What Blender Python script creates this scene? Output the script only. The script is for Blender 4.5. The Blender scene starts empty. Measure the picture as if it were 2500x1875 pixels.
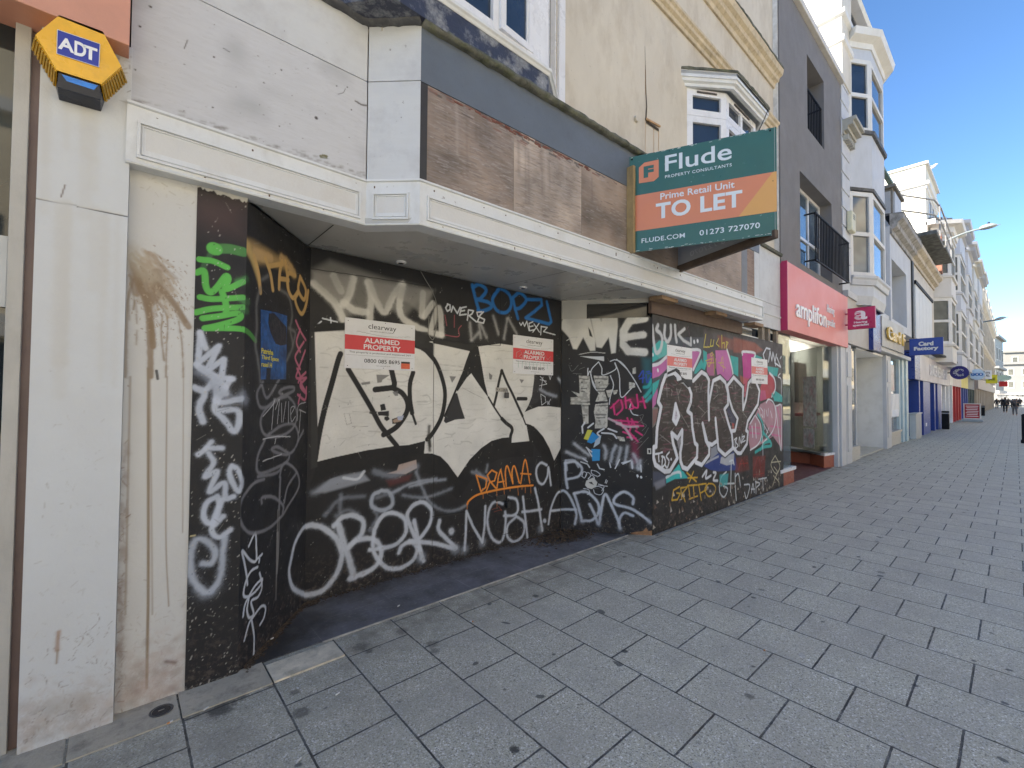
import bpy, bmesh, math, random
import numpy as np
from mathutils import Vector, Matrix
random.seed(7); rng=np.random.default_rng(7)
scn=bpy.context.scene; COL=scn.collection
# ---------------- camera ----------------
CX,CY,FF=1250.,937.5,1087.
_d1=np.array([2481-CX,974-CY,FF]); _d1/=np.linalg.norm(_d1)
_d2=np.array([288-CX,958-CY,FF]); _d2-=_d1*np.dot(_d1,_d2); _d2/=np.linalg.norm(_d2)
_d3=-np.cross(_d1,_d2)
if _d3[1]>0: _d3=-_d3
CM=np.stack([_d1,_d2,_d3]); CP=np.array([0,0,1.6])
cam=bpy.data.cameras.new("camera"); cam.sensor_width=36; cam.lens=FF/2500*36; cam.clip_start=.05; cam.clip_end=3000
co=bpy.data.objects.new("camera",cam); COL.objects.link(co); scn.camera=co
_r,_u,_b=CM[:,0],-CM[:,1],-CM[:,2]
co.matrix_world=Matrix(((_r[0],_u[0],_b[0],0),(_r[1],_u[1],_b[1],0),(_r[2],_u[2],_b[2],1.6),(0,0,0,1)))
scn.render.resolution_x=1024; scn.render.resolution_y=768
# ---------------- light ----------------
SUN_EL=math.radians(34); SUN_AZ=math.radians(36)   # azimuth measured from -X towards +Y (behind the near roofs)
sdir=Vector((-math.cos(SUN_AZ)*math.cos(SUN_EL), math.sin(SUN_AZ)*math.cos(SUN_EL), math.sin(SUN_EL)))
wd=bpy.data.worlds.new("World"); scn.world=wd; wd.use_nodes=True
nt=wd.node_tree; sky=nt.nodes.new('ShaderNodeTexSky'); sky.sky_type='NISHITA'; sky.sun_disc=False
sky.sun_elevation=SUN_EL; sky.sun_rotation=math.atan2(sdir.x,sdir.y); sky.air_density=1.0; sky.dust_density=0; sky.ozone_density=2.6; sky.altitude=2000
hs=nt.nodes.new('ShaderNodeHueSaturation'); hs.inputs['Saturation'].default_value=1.12; nt.links.new(sky.outputs[0],hs.inputs['Color'])
bg=nt.nodes['Background']; nt.links.new(hs.outputs[0],bg.inputs[0]); bg.inputs[1].default_value=.104
sl=bpy.data.lights.new("sun",'SUN'); sl.energy=5.0; sl.angle=math.radians(.5); sl.color=(1,.91,.77)
so=bpy.data.objects.new("sun",sl); COL.objects.link(so); so.rotation_euler=sdir.to_track_quat('Z','Y').to_euler()
scn.view_settings.view_transform='Standard'; scn.view_settings.look='None'; scn.view_settings.exposure=1.72; scn.view_settings.gamma=1
try: scn.cycles.use_denoising=True
except Exception: pass
# ---------------- pixel -> world helpers (photo measured on real planes) ----------------
def ray(px,py): return CM@np.array([px-CX,py-CY,FF])
def W(px,py,Y): r=ray(px,py); return CP+r*(Y/r[1])
def WX(px,Y): return W(px,950,Y)[0]
def WZ(px,py,Y): return W(px,py,Y)[2]
def G(px,py,z=0): r=ray(px,py); return CP+r*((z-CP[2])/r[2])
def PL(px,py,a,b):
    r=ray(px,py); n=np.array([b[1]-a[1],-(b[0]-a[0]),0.]); t=(n[0]*a[0]+n[1]*a[1]-n@CP)/(n@r); return CP+r*t
def crop(x0,y0,s): return lambda x,y:(x0+x/s,y0+y/s)
CR=dict(A=crop(430,450,3.3015),B=crop(430,900,3.3015),C=crop(1000,650,3.6867),D=crop(1000,1000,3.6867),E=crop(1350,720,3.858),F=crop(1350,950,3.6867),
 G=crop(820,760,3.949),L=crop(0,450,3.53),Q=crop(430,1300,4.148),H=crop(1590,860,4.879),K=crop(700,1300,2.212),S=crop(0,0,1.),
 T=crop(1500,300,4.367),Z=crop(2140,380,5.184),Y=crop(1640,120,5.184),U=crop(1880,700,3.456),V=crop(2140,820,5.925),X=crop(2300,780,5.53),R=crop(1875,450,3.53),O=crop(1875,0,3.53),P=crop(1200,0,3.53),M=crop(600,0,3.53),N=crop(0,0,3.53))
# ---------------- materials ----------------
def srgb(r,g,b): 
    f=lambda c:(c/255/12.92 if c/255<=.04045 else ((c/255+.055)/1.055)**2.4)
    return (f(r),f(g),f(b))
def nn(t,k,**kw):
    n=t.nodes.new(k)
    for a,v in kw.items(): setattr(n,a,v)
    return n
def mth(t,op,a,b=None,c=None,clamp=False):
    n=t.nodes.new('ShaderNodeMath'); n.operation=op; n.use_clamp=clamp
    for i,v in enumerate((a,b,c)):
        if v is None: continue
        if isinstance(v,(int,float)): n.inputs[i].default_value=v
        else: t.links.new(v,n.inputs[i])
    return n.outputs[0]
def mix(t,fac,a,b,mode='MIX'):
    n=t.nodes.new('ShaderNodeMix'); n.data_type='RGBA'; n.blend_type=mode
    for i,v in ((0,fac),(6,a),(7,b)):
        if isinstance(v,(int,float)): n.inputs[i].default_value=v
        elif isinstance(v,tuple): n.inputs[i].default_value=(*v[:3],1)
        else: t.links.new(v,n.inputs[i])
    return n.outputs[2]
def noise(t,vec,scale,detail=4,rough=.6,dist=0):
    n=t.nodes.new('ShaderNodeTexNoise'); n.inputs['Scale'].default_value=scale; n.inputs['Detail'].default_value=detail
    n.inputs['Roughness'].default_value=rough; n.inputs['Distortion'].default_value=dist
    t.links.new(vec,n.inputs['Vector']); return n.outputs[0]
def remap(t,v,a,b,c=0.,d=1.):
    n=t.nodes.new('ShaderNodeMapRange'); t.links.new(v,n.inputs[0])
    for i,x in enumerate((a,b,c,d)): n.inputs[i+1].default_value=x
    return n.outputs[0]
def mapv(t,vec,sc,loc=(0,0,0)):
    n=t.nodes.new('ShaderNodeMapping'); n.inputs['Scale'].default_value=sc; n.inputs['Location'].default_value=loc; t.links.new(vec,n.inputs[0]); return n.outputs[0]
MATS={}
def newmat(name):
    m=bpy.data.materials.new(name); m.use_nodes=True; t=m.node_tree; b=t.nodes['Principled BSDF']; return m,t,b
def pmat(name,col,rough=.6,var=.12,scale=2.5,dirt=None,amt=0.,dscale=3.,streak=1.,spots=0.,spotcol=(.05,.05,.05),bump=.15,bscale=70,metal=0.,grain=None,low=0.,lowcol=(.25,.2,.15),lowh=.5,coat=0.):
    if name in MATS: return MATS[name]
    m,t,b=newmat(name); g=nn(t,'ShaderNodeNewGeometry').outputs['Position']
    c=mix(t,remap(t,noise(t,g,scale),.3,.7),tuple(x*(1-var) for x in col),tuple(min(1,x*(1+var)) for x in col))
    if dirt is not None:
        v=mapv(t,g,(1,1,streak)); f=remap(t,noise(t,v,dscale,6,.7),.48,.75); f=mth(t,'MULTIPLY',f,amt); c=mix(t,f,c,dirt)
    if grain:
        v=mapv(t,g,(grain[0],grain[0],grain[1])); f=remap(t,noise(t,v,1,5,.7,.6),.35,.7); c=mix(t,mth(t,'MULTIPLY',f,grain[2]),c,grain[3])
    if low>0:
        sx=nn(t,'ShaderNodeSeparateXYZ'); t.links.new(g,sx.inputs[0])
        f=remap(t,sx.outputs[2],0,lowh,1,0); f=mth(t,'MULTIPLY',f,remap(t,noise(t,g,7,6,.7),.35,.65)); c=mix(t,mth(t,'MULTIPLY',f,low),c,lowcol)
    if spots>0:
        v=noise(t,g,28,3,.5); f=remap(t,v,.70,.74); f=mth(t,'MULTIPLY',f,remap(t,noise(t,g,2.2),.45,.6)); c=mix(t,mth(t,'MULTIPLY',f,spots),c,spotcol)
    t.links.new(c,b.inputs['Base Color']); b.inputs['Metallic'].default_value=metal
    r=remap(t,noise(t,g,scale*3),.3,.7,max(0,rough-.08),min(1,rough+.1)); t.links.new(r,b.inputs['Roughness'])
    if coat: b.inputs['Coat Weight'].default_value=coat
    if bump>0:
        bp=nn(t,'ShaderNodeBump'); bp.inputs['Strength'].default_value=bump; bp.inputs['Distance'].default_value=.01
        t.links.new(noise(t,g,bscale,4,.6),bp.inputs['Height']); t.links.new(bp.outputs[0],b.inputs['Normal'])
    MATS[name]=m; return m
def glassmat(name,col=(.02,.03,.04),rough=.04,var=.0):
    if name in MATS: return MATS[name]
    m,t,b=newmat(name); g=nn(t,'ShaderNodeNewGeometry').outputs['Position']
    c=mix(t,remap(t,noise(t,g,1.3,2),.4,.6),col,tuple(x*(1.6+var) for x in col)); t.links.new(c,b.inputs['Base Color'])
    b.inputs['Roughness'].default_value=rough; b.inputs['IOR'].default_value=1.6
    bp=nn(t,'ShaderNodeBump'); bp.inputs['Strength'].default_value=.04; bp.inputs['Distance'].default_value=.02
    t.links.new(noise(t,g,1.5,2),bp.inputs['Height']); t.links.new(bp.outputs[0],b.inputs['Normal'])
    MATS[name]=m; return m
def clearglass(name):
    if name in MATS: return MATS[name]
    m=bpy.data.materials.new(name); m.use_nodes=True; t=m.node_tree; t.nodes.clear()
    o=nn(t,'ShaderNodeOutputMaterial'); mx=nn(t,'ShaderNodeMixShader'); tr=nn(t,'ShaderNodeBsdfTransparent'); gl=nn(t,'ShaderNodeBsdfGlossy'); fr=nn(t,'ShaderNodeFresnel')
    tr.inputs[0].default_value=(.86,.9,.89,1); gl.inputs['Roughness'].default_value=.02; fr.inputs[0].default_value=1.6
    t.links.new(mth(t,'MULTIPLY',fr.outputs[0],.75,clamp=True),mx.inputs[0]); t.links.new(tr.outputs[0],mx.inputs[1]); t.links.new(gl.outputs[0],mx.inputs[2]); t.links.new(mx.outputs[0],o.inputs[0])
    MATS[name]=m; return m
# ---------------- mesh builder ----------------
class MB:
    def __init__(s): s.v=[]; s.f=[]
    def add(s,vs,fs):
        o=len(s.v); s.v+= [tuple(map(float,p)) for p in vs]; s.f+=[tuple(i+o for i in f) for f in fs]; return s
    def box(s,x0,x1,y0,y1,z0,z1):
        return s.add([(x0,y0,z0),(x1,y0,z0),(x1,y1,z0),(x0,y1,z0),(x0,y0,z1),(x1,y0,z1),(x1,y1,z1),(x0,y1,z1)],[(0,3,2,1),(4,5,6,7),(0,1,5,4),(1,2,6,5),(2,3,7,6),(3,0,4,7)])
    def prism(s,plan,z0,z1):      # plan polygon (counter-clockwise from above)
        a=sum(plan[i][0]*plan[(i+1)%len(plan)][1]-plan[(i+1)%len(plan)][0]*plan[i][1] for i in range(len(plan)))
        if a<0: plan=plan[::-1]
        n=len(plan); vs=[(p[0],p[1],z0) for p in plan]+[(p[0],p[1],z1) for p in plan]
        return s.add(vs,[tuple(range(n))[::-1],tuple(range(n,2*n))]+[(i,(i+1)%n,n+(i+1)%n,n+i) for i in range(n)])
    def ob(s,a,b,s0,s1,z0,z1,d0,d1):   # oriented box: along a->b from s0..s1, height z0..z1, outward offset d0..d1
        dx,dy=b[0]-a[0],b[1]-a[1]; L=math.hypot(dx,dy); dx/=L;dy/=L; nx,ny=dy,-dx
        P=lambda q,d:(a[0]+dx*q+nx*d,a[1]+dy*q+ny*d)
        return s.prism([P(s0,d0),P(s1,d0),P(s1,d1),P(s0,d1)],z0,z1)
    def tube(s,pts,r,n=8,r2=None):
        pts=[Vector(p) for p in pts]; m=len(pts); vs=[];fs=[]
        for i,p in enumerate(pts):
            d=(pts[min(i+1,m-1)]-pts[max(i-1,0)]).normalized(); u=d.orthogonal().normalized() if i==0 else (u-d*u.dot(d)).normalized(); w=d.cross(u)
            rr=r if r2 is None else r+(r2-r)*i/(m-1)
            for k in range(n): an=2*math.pi*k/n; vs.append(p+u*math.cos(an)*rr+w*math.sin(an)*rr)
        for i in range(m-1):
            for k in range(n): fs.append((i*n+k,i*n+(k+1)%n,(i+1)*n+(k+1)%n,(i+1)*n+k))
        fs+=[tuple(range(n))[::-1],tuple(range((m-1)*n,m*n))]
        return s.add(vs,fs)
    def mould(s,path,prof,close=True):   # sweep profile [(out,z)] along plan path with mitres; outward = right-hand side of travel
        n=len(path); k=len(prof); vs=[]
        for i,p in enumerate(path):
            def nrm(a,b): d=math.hypot(b[0]-a[0],b[1]-a[1]); return ((b[1]-a[1])/d,-(b[0]-a[0])/d)
            n1=nrm(path[i-1],p) if i>0 else nrm(p,path[i+1]); n2=nrm(p,path[i+1]) if i<n-1 else n1
            mx,my=n1[0]+n2[0],n1[1]+n2[1]; q=mx*n1[0]+my*n1[1]; mx/=q;my/=q
            for o,z in prof: vs.append((p[0]+mx*o,p[1]+my*o,z))
        fs=[(i*k+j,(i+1)*k+j,(i+1)*k+(j+1)%k,i*k+(j+1)%k) for i in range(n-1) for j in range(k)]
        fs+=[tuple(range(k))[::-1],tuple(range((n-1)*k,n*k))]
        return s.add(vs,fs)
    def sheet(s,pts,nrm,th):      # extruded polygon
        n=len(pts); nv=Vector(nrm)*th; vs=[Vector(p) for p in pts]; vs+=[p+nv for p in vs]
        return s.add(vs,[tuple(range(n))[::-1],tuple(range(n,2*n))]+[(i,(i+1)%n,n+(i+1)%n,n+i) for i in range(n)])
def setp(o,label=None,cat=None,group=None,kind=None):
    if label: o['label']=label
    if cat: o['category']=cat
    if group: o['group']=group
    if kind: o['kind']=kind
    return o
WL={}
def thing(name,label,cat,loc=(0,0,0),group=None):
    o=bpy.data.objects.new(name,None); o.empty_display_size=.2; COL.objects.link(o); o.location=loc; WL[o.name]=Vector(loc); return setp(o,label,cat,group)
SPLIT={'bay_band','timber_batten','timber_stud','shop_window','bay_wall','pilaster','stall_riser','rust_stain','soffit_joint','sill','interior_wall','display_board','window_poster','lobby_wall','window_frame','end_panel','concrete_canopy','handrail','bracket','gap_shade','roof','party_wall','post','roundel','bolt_head','reveal','window','header_board','transom_frame','notice','fascia_board','wall'}
def comps(mb):
    p=list(range(len(mb.v)))
    def fd(a):
        while p[a]!=a: p[a]=p[p[a]]; a=p[a]
        return a
    for f in mb.f:
        r=fd(f[0])
        for i in f[1:]: p[fd(i)]=r
    gr={}
    for f in mb.f: gr.setdefault(fd(f[0]),[]).append(f)
    return list(gr.values())
def part(name,mb,mat,parent=None,label=None,bev=0,smooth=False,kind=None):
    if name in SPLIT and kind is None and parent and name not in('window_frame','window','transom_frame','wall','reveal'):
        cs_=comps(mb)
        if 1<len(cs_)<40:
            o=None
            for fs in cs_:
                m2=MB(); ids=sorted({i for f in fs for i in f}); mp={i:k for k,i in enumerate(ids)}; m2.v=[mb.v[i] for i in ids]; m2.f=[tuple(mp[i] for i in f) for f in fs]
                q_=part0(name,m2,mat,parent,label,bev,smooth); o=o or q_
            return o
    return part0(name,mb,mat,parent,label,bev,smooth,kind)
def part0(name,mb,mat,parent=None,label=None,bev=0,smooth=False,kind=None):
    base=WL[parent.name] if parent else Vector((0,0,0))
    me=bpy.data.meshes.new(name)
    if isinstance(mb,MB): me.from_pydata([(v[0]-base.x,v[1]-base.y,v[2]-base.z) for v in mb.v],[],mb.f)
    bm=bmesh.new(); bm.from_mesh(me); bmesh.ops.recalc_face_normals(bm,faces=bm.faces)
    if bev: bmesh.ops.bevel(bm,geom=[e for e in bm.edges if e.is_manifold and e.calc_face_angle(0)>.5],offset=bev,segments=2,affect='EDGES',profile=.5)
    bm.to_mesh(me); bm.free()
    if smooth:
        for p in me.polygons: p.use_smooth=True
    o=bpy.data.objects.new(name,me); COL.objects.link(o)
    for mm in (mat if isinstance(mat,(list,tuple)) else [mat]): me.materials.append(mm)
    if parent: o.parent=parent
    WL[o.name]=base.copy(); return setp(o,label,kind=kind)
def solo(name,mb,mat,label,cat,group=None,bev=0,smooth=False,kind=None):
    o=part(name,mb,mat,None,bev=bev,smooth=smooth); return setp(o,label,cat,group,kind)
def textmesh(s,bold=.0,spacing=1.,res=4,shear=0):
    cu=bpy.data.curves.new("lettering",'FONT'); cu.body=s; cu.size=1; cu.offset=bold; cu.extrude=0; cu.space_character=spacing; cu.resolution_u=res; cu.shear=shear
    o=bpy.data.objects.new("lettering",cu); COL.objects.link(o); bpy.context.view_layer.update()
    me=o.to_mesh(); vs=np.array([v.co[:] for v in me.vertices]); fs=[tuple(p.vertices) for p in me.polygons]; o.to_mesh_clear(); bpy.data.objects.remove(o); return vs,fs
def put_text(mb,s,org,ux,uz,x0,x1,z0,z1,out,bold=.0,spacing=1.,th=.003,shear=0,mirror=False,fit='xz'):
    """letters in rect [x0,x1]x[z0,z1] of plane org + ux*x + uz*z, thickness th along out"""
    vs,fs=textmesh(s,bold,spacing,shear=shear)
    if len(vs)==0: return
    mn,mxx=vs.min(0),vs.max(0); w=mxx[0]-mn[0]; h=mxx[1]-mn[1]
    org,ux,uz,out=map(Vector,(org,ux,uz,out)); o0=len(mb.v)
    P=[]
    for v in vs:
        a=(v[0]-mn[0])/w; a=1-a if mirror else a; b=(v[1]-mn[1])/h
        P.append(org+ux*(x0+(x1-x0)*a)+uz*(z0+(z1-z0)*b))
    n=len(P); mb.v+=[tuple(p+out*th) for p in P]+[tuple(p) for p in P]; mb.f+=[tuple(i+o0 for i in f) for f in fs]
    from collections import Counter
    ec=Counter()
    for f in fs:
        for i in range(len(f)): ec[tuple(sorted((f[i],f[(i+1)%len(f)])))]+=1
    for (a,b),c in ec.items():
        if c==1: mb.f.append((a+o0,b+o0,b+n+o0,a+n+o0))
# ---------------- spray paint rasterised into the board's own colour attribute (board metres) ----------------
def cr(pts,k=6):     # Catmull-Rom through points
    if len(pts)<3: return pts
    P=np.array(pts); P=np.vstack([2*P[0]-P[1],P,2*P[-1]-P[-2]]); out=[]
    for i in range(1,len(P)-2):
        for t in np.linspace(0,1,k,endpoint=False):
            out.append(.5*((2*P[i])+(-P[i-1]+P[i+1])*t+(2*P[i-1]-5*P[i]+4*P[i+1]-P[i+2])*t*t+(-P[i-1]+3*P[i]-3*P[i+1]+P[i+2])*t**3))
    out.append(P[-2]); return np.array(out)
def parse(s,c0):
    pts=[];c=c0
    for tk in s.split():
        if ',' not in tk: c=tk; continue
        x,y=map(float,tk.split(',')); pts.append(CR[c](x,y))
    return pts
class Board:
    def __init__(s,a,b,z0,z1,res,base):
        s.a=np.array(a,float); s.b=np.array(b,float); s.L=float(np.hypot(*(s.b-s.a))); s.z0=z0; s.z1=z1
        s.nx=int(round(s.L/res))+1; s.nz=int(round((z1-z0)/res))+1
        s.u=np.linspace(0,s.L,s.nx); s.w=np.linspace(z0,z1,s.nz)
        s.C=np.zeros((s.nz,s.nx,3),np.float32); s.C[:]=base; s.H=np.zeros((s.nz,s.nx),np.float32)
        n1=s.fbm(5); n2=s.fbm(40)
        s.n1=n1; s.n2=n2; s.rnd=rng.random((s.nz,s.nx)).astype(np.float32)
    def fbm(s,f):
        out=np.zeros((s.nz,s.nx),np.float32); amp=1;tot=0
        for o in range(3):
            gx=int(s.L*f)+3; gz=int((s.z1-s.z0)*f)+3; g=rng.random((gz,gx)).astype(np.float32)
            x=np.linspace(0,gx-1.001,s.nx); z=np.linspace(0,gz-1.001,s.nz); xi=x.astype(int); zi=z.astype(int); xf=x-xi; zf=z-zi
            xf=xf*xf*(3-2*xf); zf=(zf*zf*(3-2*zf))[:,None]
            v=(g[zi][:,xi]*(1-xf)+g[zi][:,xi+1]*xf)*(1-zf)+(g[zi+1][:,xi]*(1-xf)+g[zi+1][:,xi+1]*xf)*zf
            out+=v*amp; tot+=amp; amp*=.5; f*=2
        return out/tot
    def uv(s,px,py):
        p=PL(px,py,s.a,s.b); d=(s.b-s.a)/s.L; return ((p[0]-s.a[0])*d[0]+(p[1]-s.a[1])*d[1],p[2])
    def win(s,lo,hi):
        i0=max(0,int(np.searchsorted(s.u,lo[0]))-1); i1=min(s.nx,int(np.searchsorted(s.u,hi[0]))+1)
        j0=max(0,int(np.searchsorted(s.w,lo[1]))-1); j1=min(s.nz,int(np.searchsorted(s.w,hi[1]))+1); return i0,i1,j0,j1
    def blend(s,sl,al,col,h=0):
        s.C[sl]=s.C[sl]*(1-al[...,None])+np.array(col,np.float32)*al[...,None]
        if h: s.H[sl]=s.H[sl]*(1-al)+h*al
    def dist(s,pts,sl,X,Z):
        D=np.full(X.shape,1e9,np.float32)
        for (ax,az),(bx,bz) in zip(pts[:-1],pts[1:]):
            vx,vz=bx-ax,bz-az; L=vx*vx+vz*vz+1e-12; t=np.clip(((X-ax)*vx+(Z-az)*vz)/L,0,1)
            D=np.minimum(D,(X-ax-t*vx)**2+(Z-az-t*vz)**2)
        return np.sqrt(D)
    def stroke(s,col,w,soft,al,st,c0='S',smooth=True,h=0,uv=False,worn=.0):
        pts=st if uv else [s.uv(*p) for p in parse(st,c0)]
        if len(pts)==1: pts=pts*2
        if smooth: pts=cr(pts)
        pts=np.array(pts); r=w/200.; sf=max(soft/100.,.003); m=r+sf*1.3
        i0,i1,j0,j1=s.win(pts.min(0)-m,pts.max(0)+m)
        if i1<=i0 or j1<=j0: return
        X,Z=np.meshgrid(s.u[i0:i1],s.w[j0:j1]); sl=(slice(j0,j1),slice(i0,i1)); d=s.dist(pts,sl,X,Z)
        if sf>.008: d=d+(s.n2[sl]-.5)*sf*.5
        a=np.clip((r+sf*.5-d)/sf,0,1); a=a*a*(3-2*a)
        if soft>=1: 
            halo=np.clip(1-(d-r)/(sf*1.3),0,1)**2*.35; a=np.maximum(a,halo*(s.rnd[sl]>.45))
        a=a*al*(1-worn*(s.n2[sl]>.55))
        if soft>=1: a=a*(.88+.12*s.n2[sl])
        s.blend(sl,a,col,h)
    def poly(s,col,al,st,c0='S',soft=.4,smooth=False,uv=False,tex=0.,h=0):
        pts=st if uv else [s.uv(*p) for p in parse(st,c0)]
        if smooth: pts=cr(pts+[pts[0]])
        P=np.array(pts); sf=max(soft/100.,.003); i0,i1,j0,j1=s.win(P.min(0)-sf,P.max(0)+sf)
        if i1<=i0 or j1<=j0: return
        X,Z=np.meshgrid(s.u[i0:i1],s.w[j0:j1]); ins=np.zeros(X.shape,bool)
        for k in range(len(P)):
            (x1,z1),(x2,z2)=P[k],P[(k+1)%len(P)]
            cnd=((z1>Z)!=(z2>Z))&(X<(x2-x1)*(Z-z1)/(z2-z1+1e-12)+x1); ins^=cnd
        sl=(slice(j0,j1),slice(i0,i1)); d=s.dist(np.vstack([P,P[:1]]),sl,X,Z); sd=np.where(ins,-d,d)
        a=np.clip(.5-sd/sf,0,1); a=a*a*(3-2*a)*al
        if tex: a=a*np.clip(1-tex*(s.n2[sl]>.5),0,1)
        s.blend(sl,a,col,h)
    def mask(s,st,c0='S'):
        pts=[s.uv(*p) for p in parse(st,c0)]; P=np.array(pts); X,Z=np.meshgrid(s.u,s.w); ins=np.zeros(X.shape,bool)
        for k in range(len(P)):
            (x1,z1),(x2,z2)=P[k],P[(k+1)%len(P)]
            ins^=((z1>Z)!=(z2>Z))&(X<(x2-x1)*(Z-z1)/(z2-z1+1e-12)+x1)
        return ins
    def wear(s,amt=.5,nscratch=200,ndots=300):
        base=s.C.copy()
        s.C*= (1-.16*(s.n1-.5)*2)[...,None]
        for k in range(nscratch):
            x=rng.random()*s.L; z=s.z0+rng.random()**1.6*(s.z1-s.z0); l=rng.random()*.06+.01; an=rng.normal(0,1.2)+1.57
            g=rng.random(); c=(.3,.29,.27) if g>.5 else (.02,.02,.02)
            s.stroke(c,.25,.2,.5*amt,[(x,z),(x+math.cos(an)*l,z+math.sin(an)*l)],uv=True,smooth=False)
        for k in range(ndots):
            x=rng.random()*s.L; z=s.z0+rng.random()**1.5*(s.z1-s.z0); r=rng.random()*.5+.15
            c=(.45,.43,.40) if rng.random()>.45 else (.03,.03,.03)
            s.stroke(c,r,.3,.7*amt,[(x,z),(x+.002,z+rng.random()*.008)],uv=True,smooth=False)
    def build(s,name,parent,label,th=.018,mat=None):
        base=WL[parent.name]; d=(s.b-s.a)/s.L; nrm=np.array([d[1],-d[0]])
        X,Z=np.meshgrid(s.u,s.w); 
        vx=s.a[0]+d[0]*X+nrm[0]*s.H-base.x; vy=s.a[1]+d[1]*X+nrm[1]*s.H-base.y; vz=Z-base.z
        N=s.nx*s.nz; co=np.stack([vx,vy,vz],-1).reshape(-1,3)
        back=[]
        for (uu,ww) in ((0,s.z0),(s.L,s.z0),(s.L,s.z1),(0,s.z1)):
            p=s.a+d*uu-nrm*th; back.append((p[0]-base.x,p[1]-base.y,ww-base.z))
        co=np.vstack([co,back]).astype(np.float32)
        idx=np.arange(N).reshape(s.nz,s.nx); q=np.stack([idx[:-1,:-1],idx[:-1,1:],idx[1:,1:],idx[1:,:-1]],-1).reshape(-1,4)
        c00,c10,c11,c01=idx[0,0],idx[0,-1],idx[-1,-1],idx[-1,0]; b0,b1,b2,b3=N,N+1,N+2,N+3
        side=np.array([(c00,b0,b1,c10),(c10,b1,b2,c11),(c11,b2,b3,c01),(c01,b3,b0,c00),(b0,b3,b2,b1)])
        q=np.vstack([q,side]).astype(np.int32)
        me=bpy.data.meshes.new(name); me.vertices.add(len(co)); me.vertices.foreach_set('co',co.ravel())
        me.loops.add(q.size); me.loops.foreach_set('vertex_index',q.ravel()); me.polygons.add(len(q))
        me.polygons.foreach_set('loop_start',np.arange(0,q.size,4,dtype=np.int32)); me.update(calc_edges=True); me.validate()
        ca=me.color_attributes.new('paint','FLOAT_COLOR','POINT'); cc=np.ones((N+4,4),np.float32); cc[:N,:3]=np.clip(s.C,0,1).reshape(-1,3); cc[N:,:3]=.03
        ca.data.foreach_set('color',cc.ravel())
        o=bpy.data.objects.new(name,me); COL.objects.link(o); me.materials.append(mat or BOARDMAT); o.parent=parent; WL[o.name]=base.copy()
        if label: o['label']=label
        return o
def boardmat():
    m,t,b=newmat('painted_plywood'); g=nn(t,'ShaderNodeNewGeometry').outputs['Position']
    a=nn(t,'ShaderNodeVertexColor'); a.layer_name='paint'
    c=mix(t,remap(t,noise(t,g,60,5,.7),.3,.75,0,.10),a.outputs[0],(.05,.047,.044))
    sx=nn(t,'ShaderNodeSeparateXYZ'); t.links.new(g,sx.inputs[0])
    f=mth(t,'MULTIPLY',remap(t,sx.outputs[2],0,.45,1,0),remap(t,noise(t,g,26,5,.7),.5,.62)); c=mix(t,mth(t,'MULTIPLY',f,.4),c,(.16,.12,.10))
    t.links.new(c,b.inputs['Base Color']); t.links.new(remap(t,noise(t,g,5,4),.3,.7,.48,.7),b.inputs['Roughness']); b.inputs['Specular IOR Level'].default_value=.35
    bp=nn(t,'ShaderNodeBump'); bp.inputs['Strength'].default_value=.25; bp.inputs['Distance'].default_value=.004
    h=mth(t,'ADD',noise(t,mapv(t,g,(40,40,6)),1,5,.7),noise(t,g,160,3)); t.links.new(h,bp.inputs['Height']); t.links.new(bp.outputs[0],b.inputs['Normal'])
    return m
BOARDMAT=boardmat()
BK=(.016,.016,.018); WH=(.64,.67,.72); CRM=(.64,.63,.595); GR=(.20,.20,.21); BW=(.42,.46,.53)
S1a,S1b=(.30,2.965),(.541,2.96); S3a,S3b=(1.096,3.612),(3.976,3.617); S5a,S5b=(4.635,2.79),(9.01,2.795)
hoard=thing('hoarding','black plywood boarding covered in graffiti tags across the shut shopfront','hoarding',(2.5,3.6,0))
def run(b,rows):
    for r in rows:
        k=r[0]
        if k=='s': _,c0,col,w,sf,al,st=r; b.stroke(col,w,sf,al,st,c0)
        elif k=='l': _,c0,col,w,sf,al,st=r; b.stroke(col,w,sf,al,st,c0,smooth=False)
        elif k=='p': _,c0,col,sf,al,st=r; b.poly(col,al,st,c0,soft=sf)
        elif k=='P': _,c0,col,sf,al,st=r; b.poly(col,al,st,c0,soft=sf,smooth=True)
def multi(b,kind,c0,col,w,sf,al,txt):
    for st in txt.split(';'): 
        if st.strip(): b.stroke(col,w,sf,al,st,c0,smooth=(kind=='s'))
# ---- S3: wide recessed board ----
b3=Board(S3a,S3b,.0,2.74,.005,BK)
b3.poly((.22,.215,.20),.75,"1095,690 1240,610 1700,760 2085,850 2050,930 2000,1070 1950,950 1850,1060 1600,960 1350,1090 1230,950 1095,790",'A',soft=7)
multi(b3,'s','A',CRM,6,2.5,.85,"1110,800 1200,880 1290,970 1345,1090;1430,760 1390,900 1345,970;1350,950 1440,1015 1535,1030;1545,790 1570,900 1560,1090;1560,800 1610,930 1680,1030 1750,900 1820,810;1830,810 1800,980 1840,1090 2010,1180 2140,1215")
multi(b3,'s','A',CRM,6,2,.75,"2140,1210 2130,1030 2105,1010 2060,1150;1990,880 1980,1060;2000,1060 2070,960;1270,740 1330,860")
b3.poly((.34,.33,.31),.55,"1100,700 1420,740 1400,900 1290,960 1170,860 1100,780",'A',soft=5)
b3.poly((.34,.33,.31),.5,"1540,770 1900,830 2070,860 1980,1050 1880,960 1760,900 1680,1030 1560,860",'A',soft=5)
b3.stroke(WH,1.,.4,.9,"1180,1080 1300,1110",'A'); b3.stroke(WH,1.,.4,.9,"1245,1075 1250,1130",'A'); b3.stroke(WH,1.,.4,.9,"1140,1130 1170,1105",'A')
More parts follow.
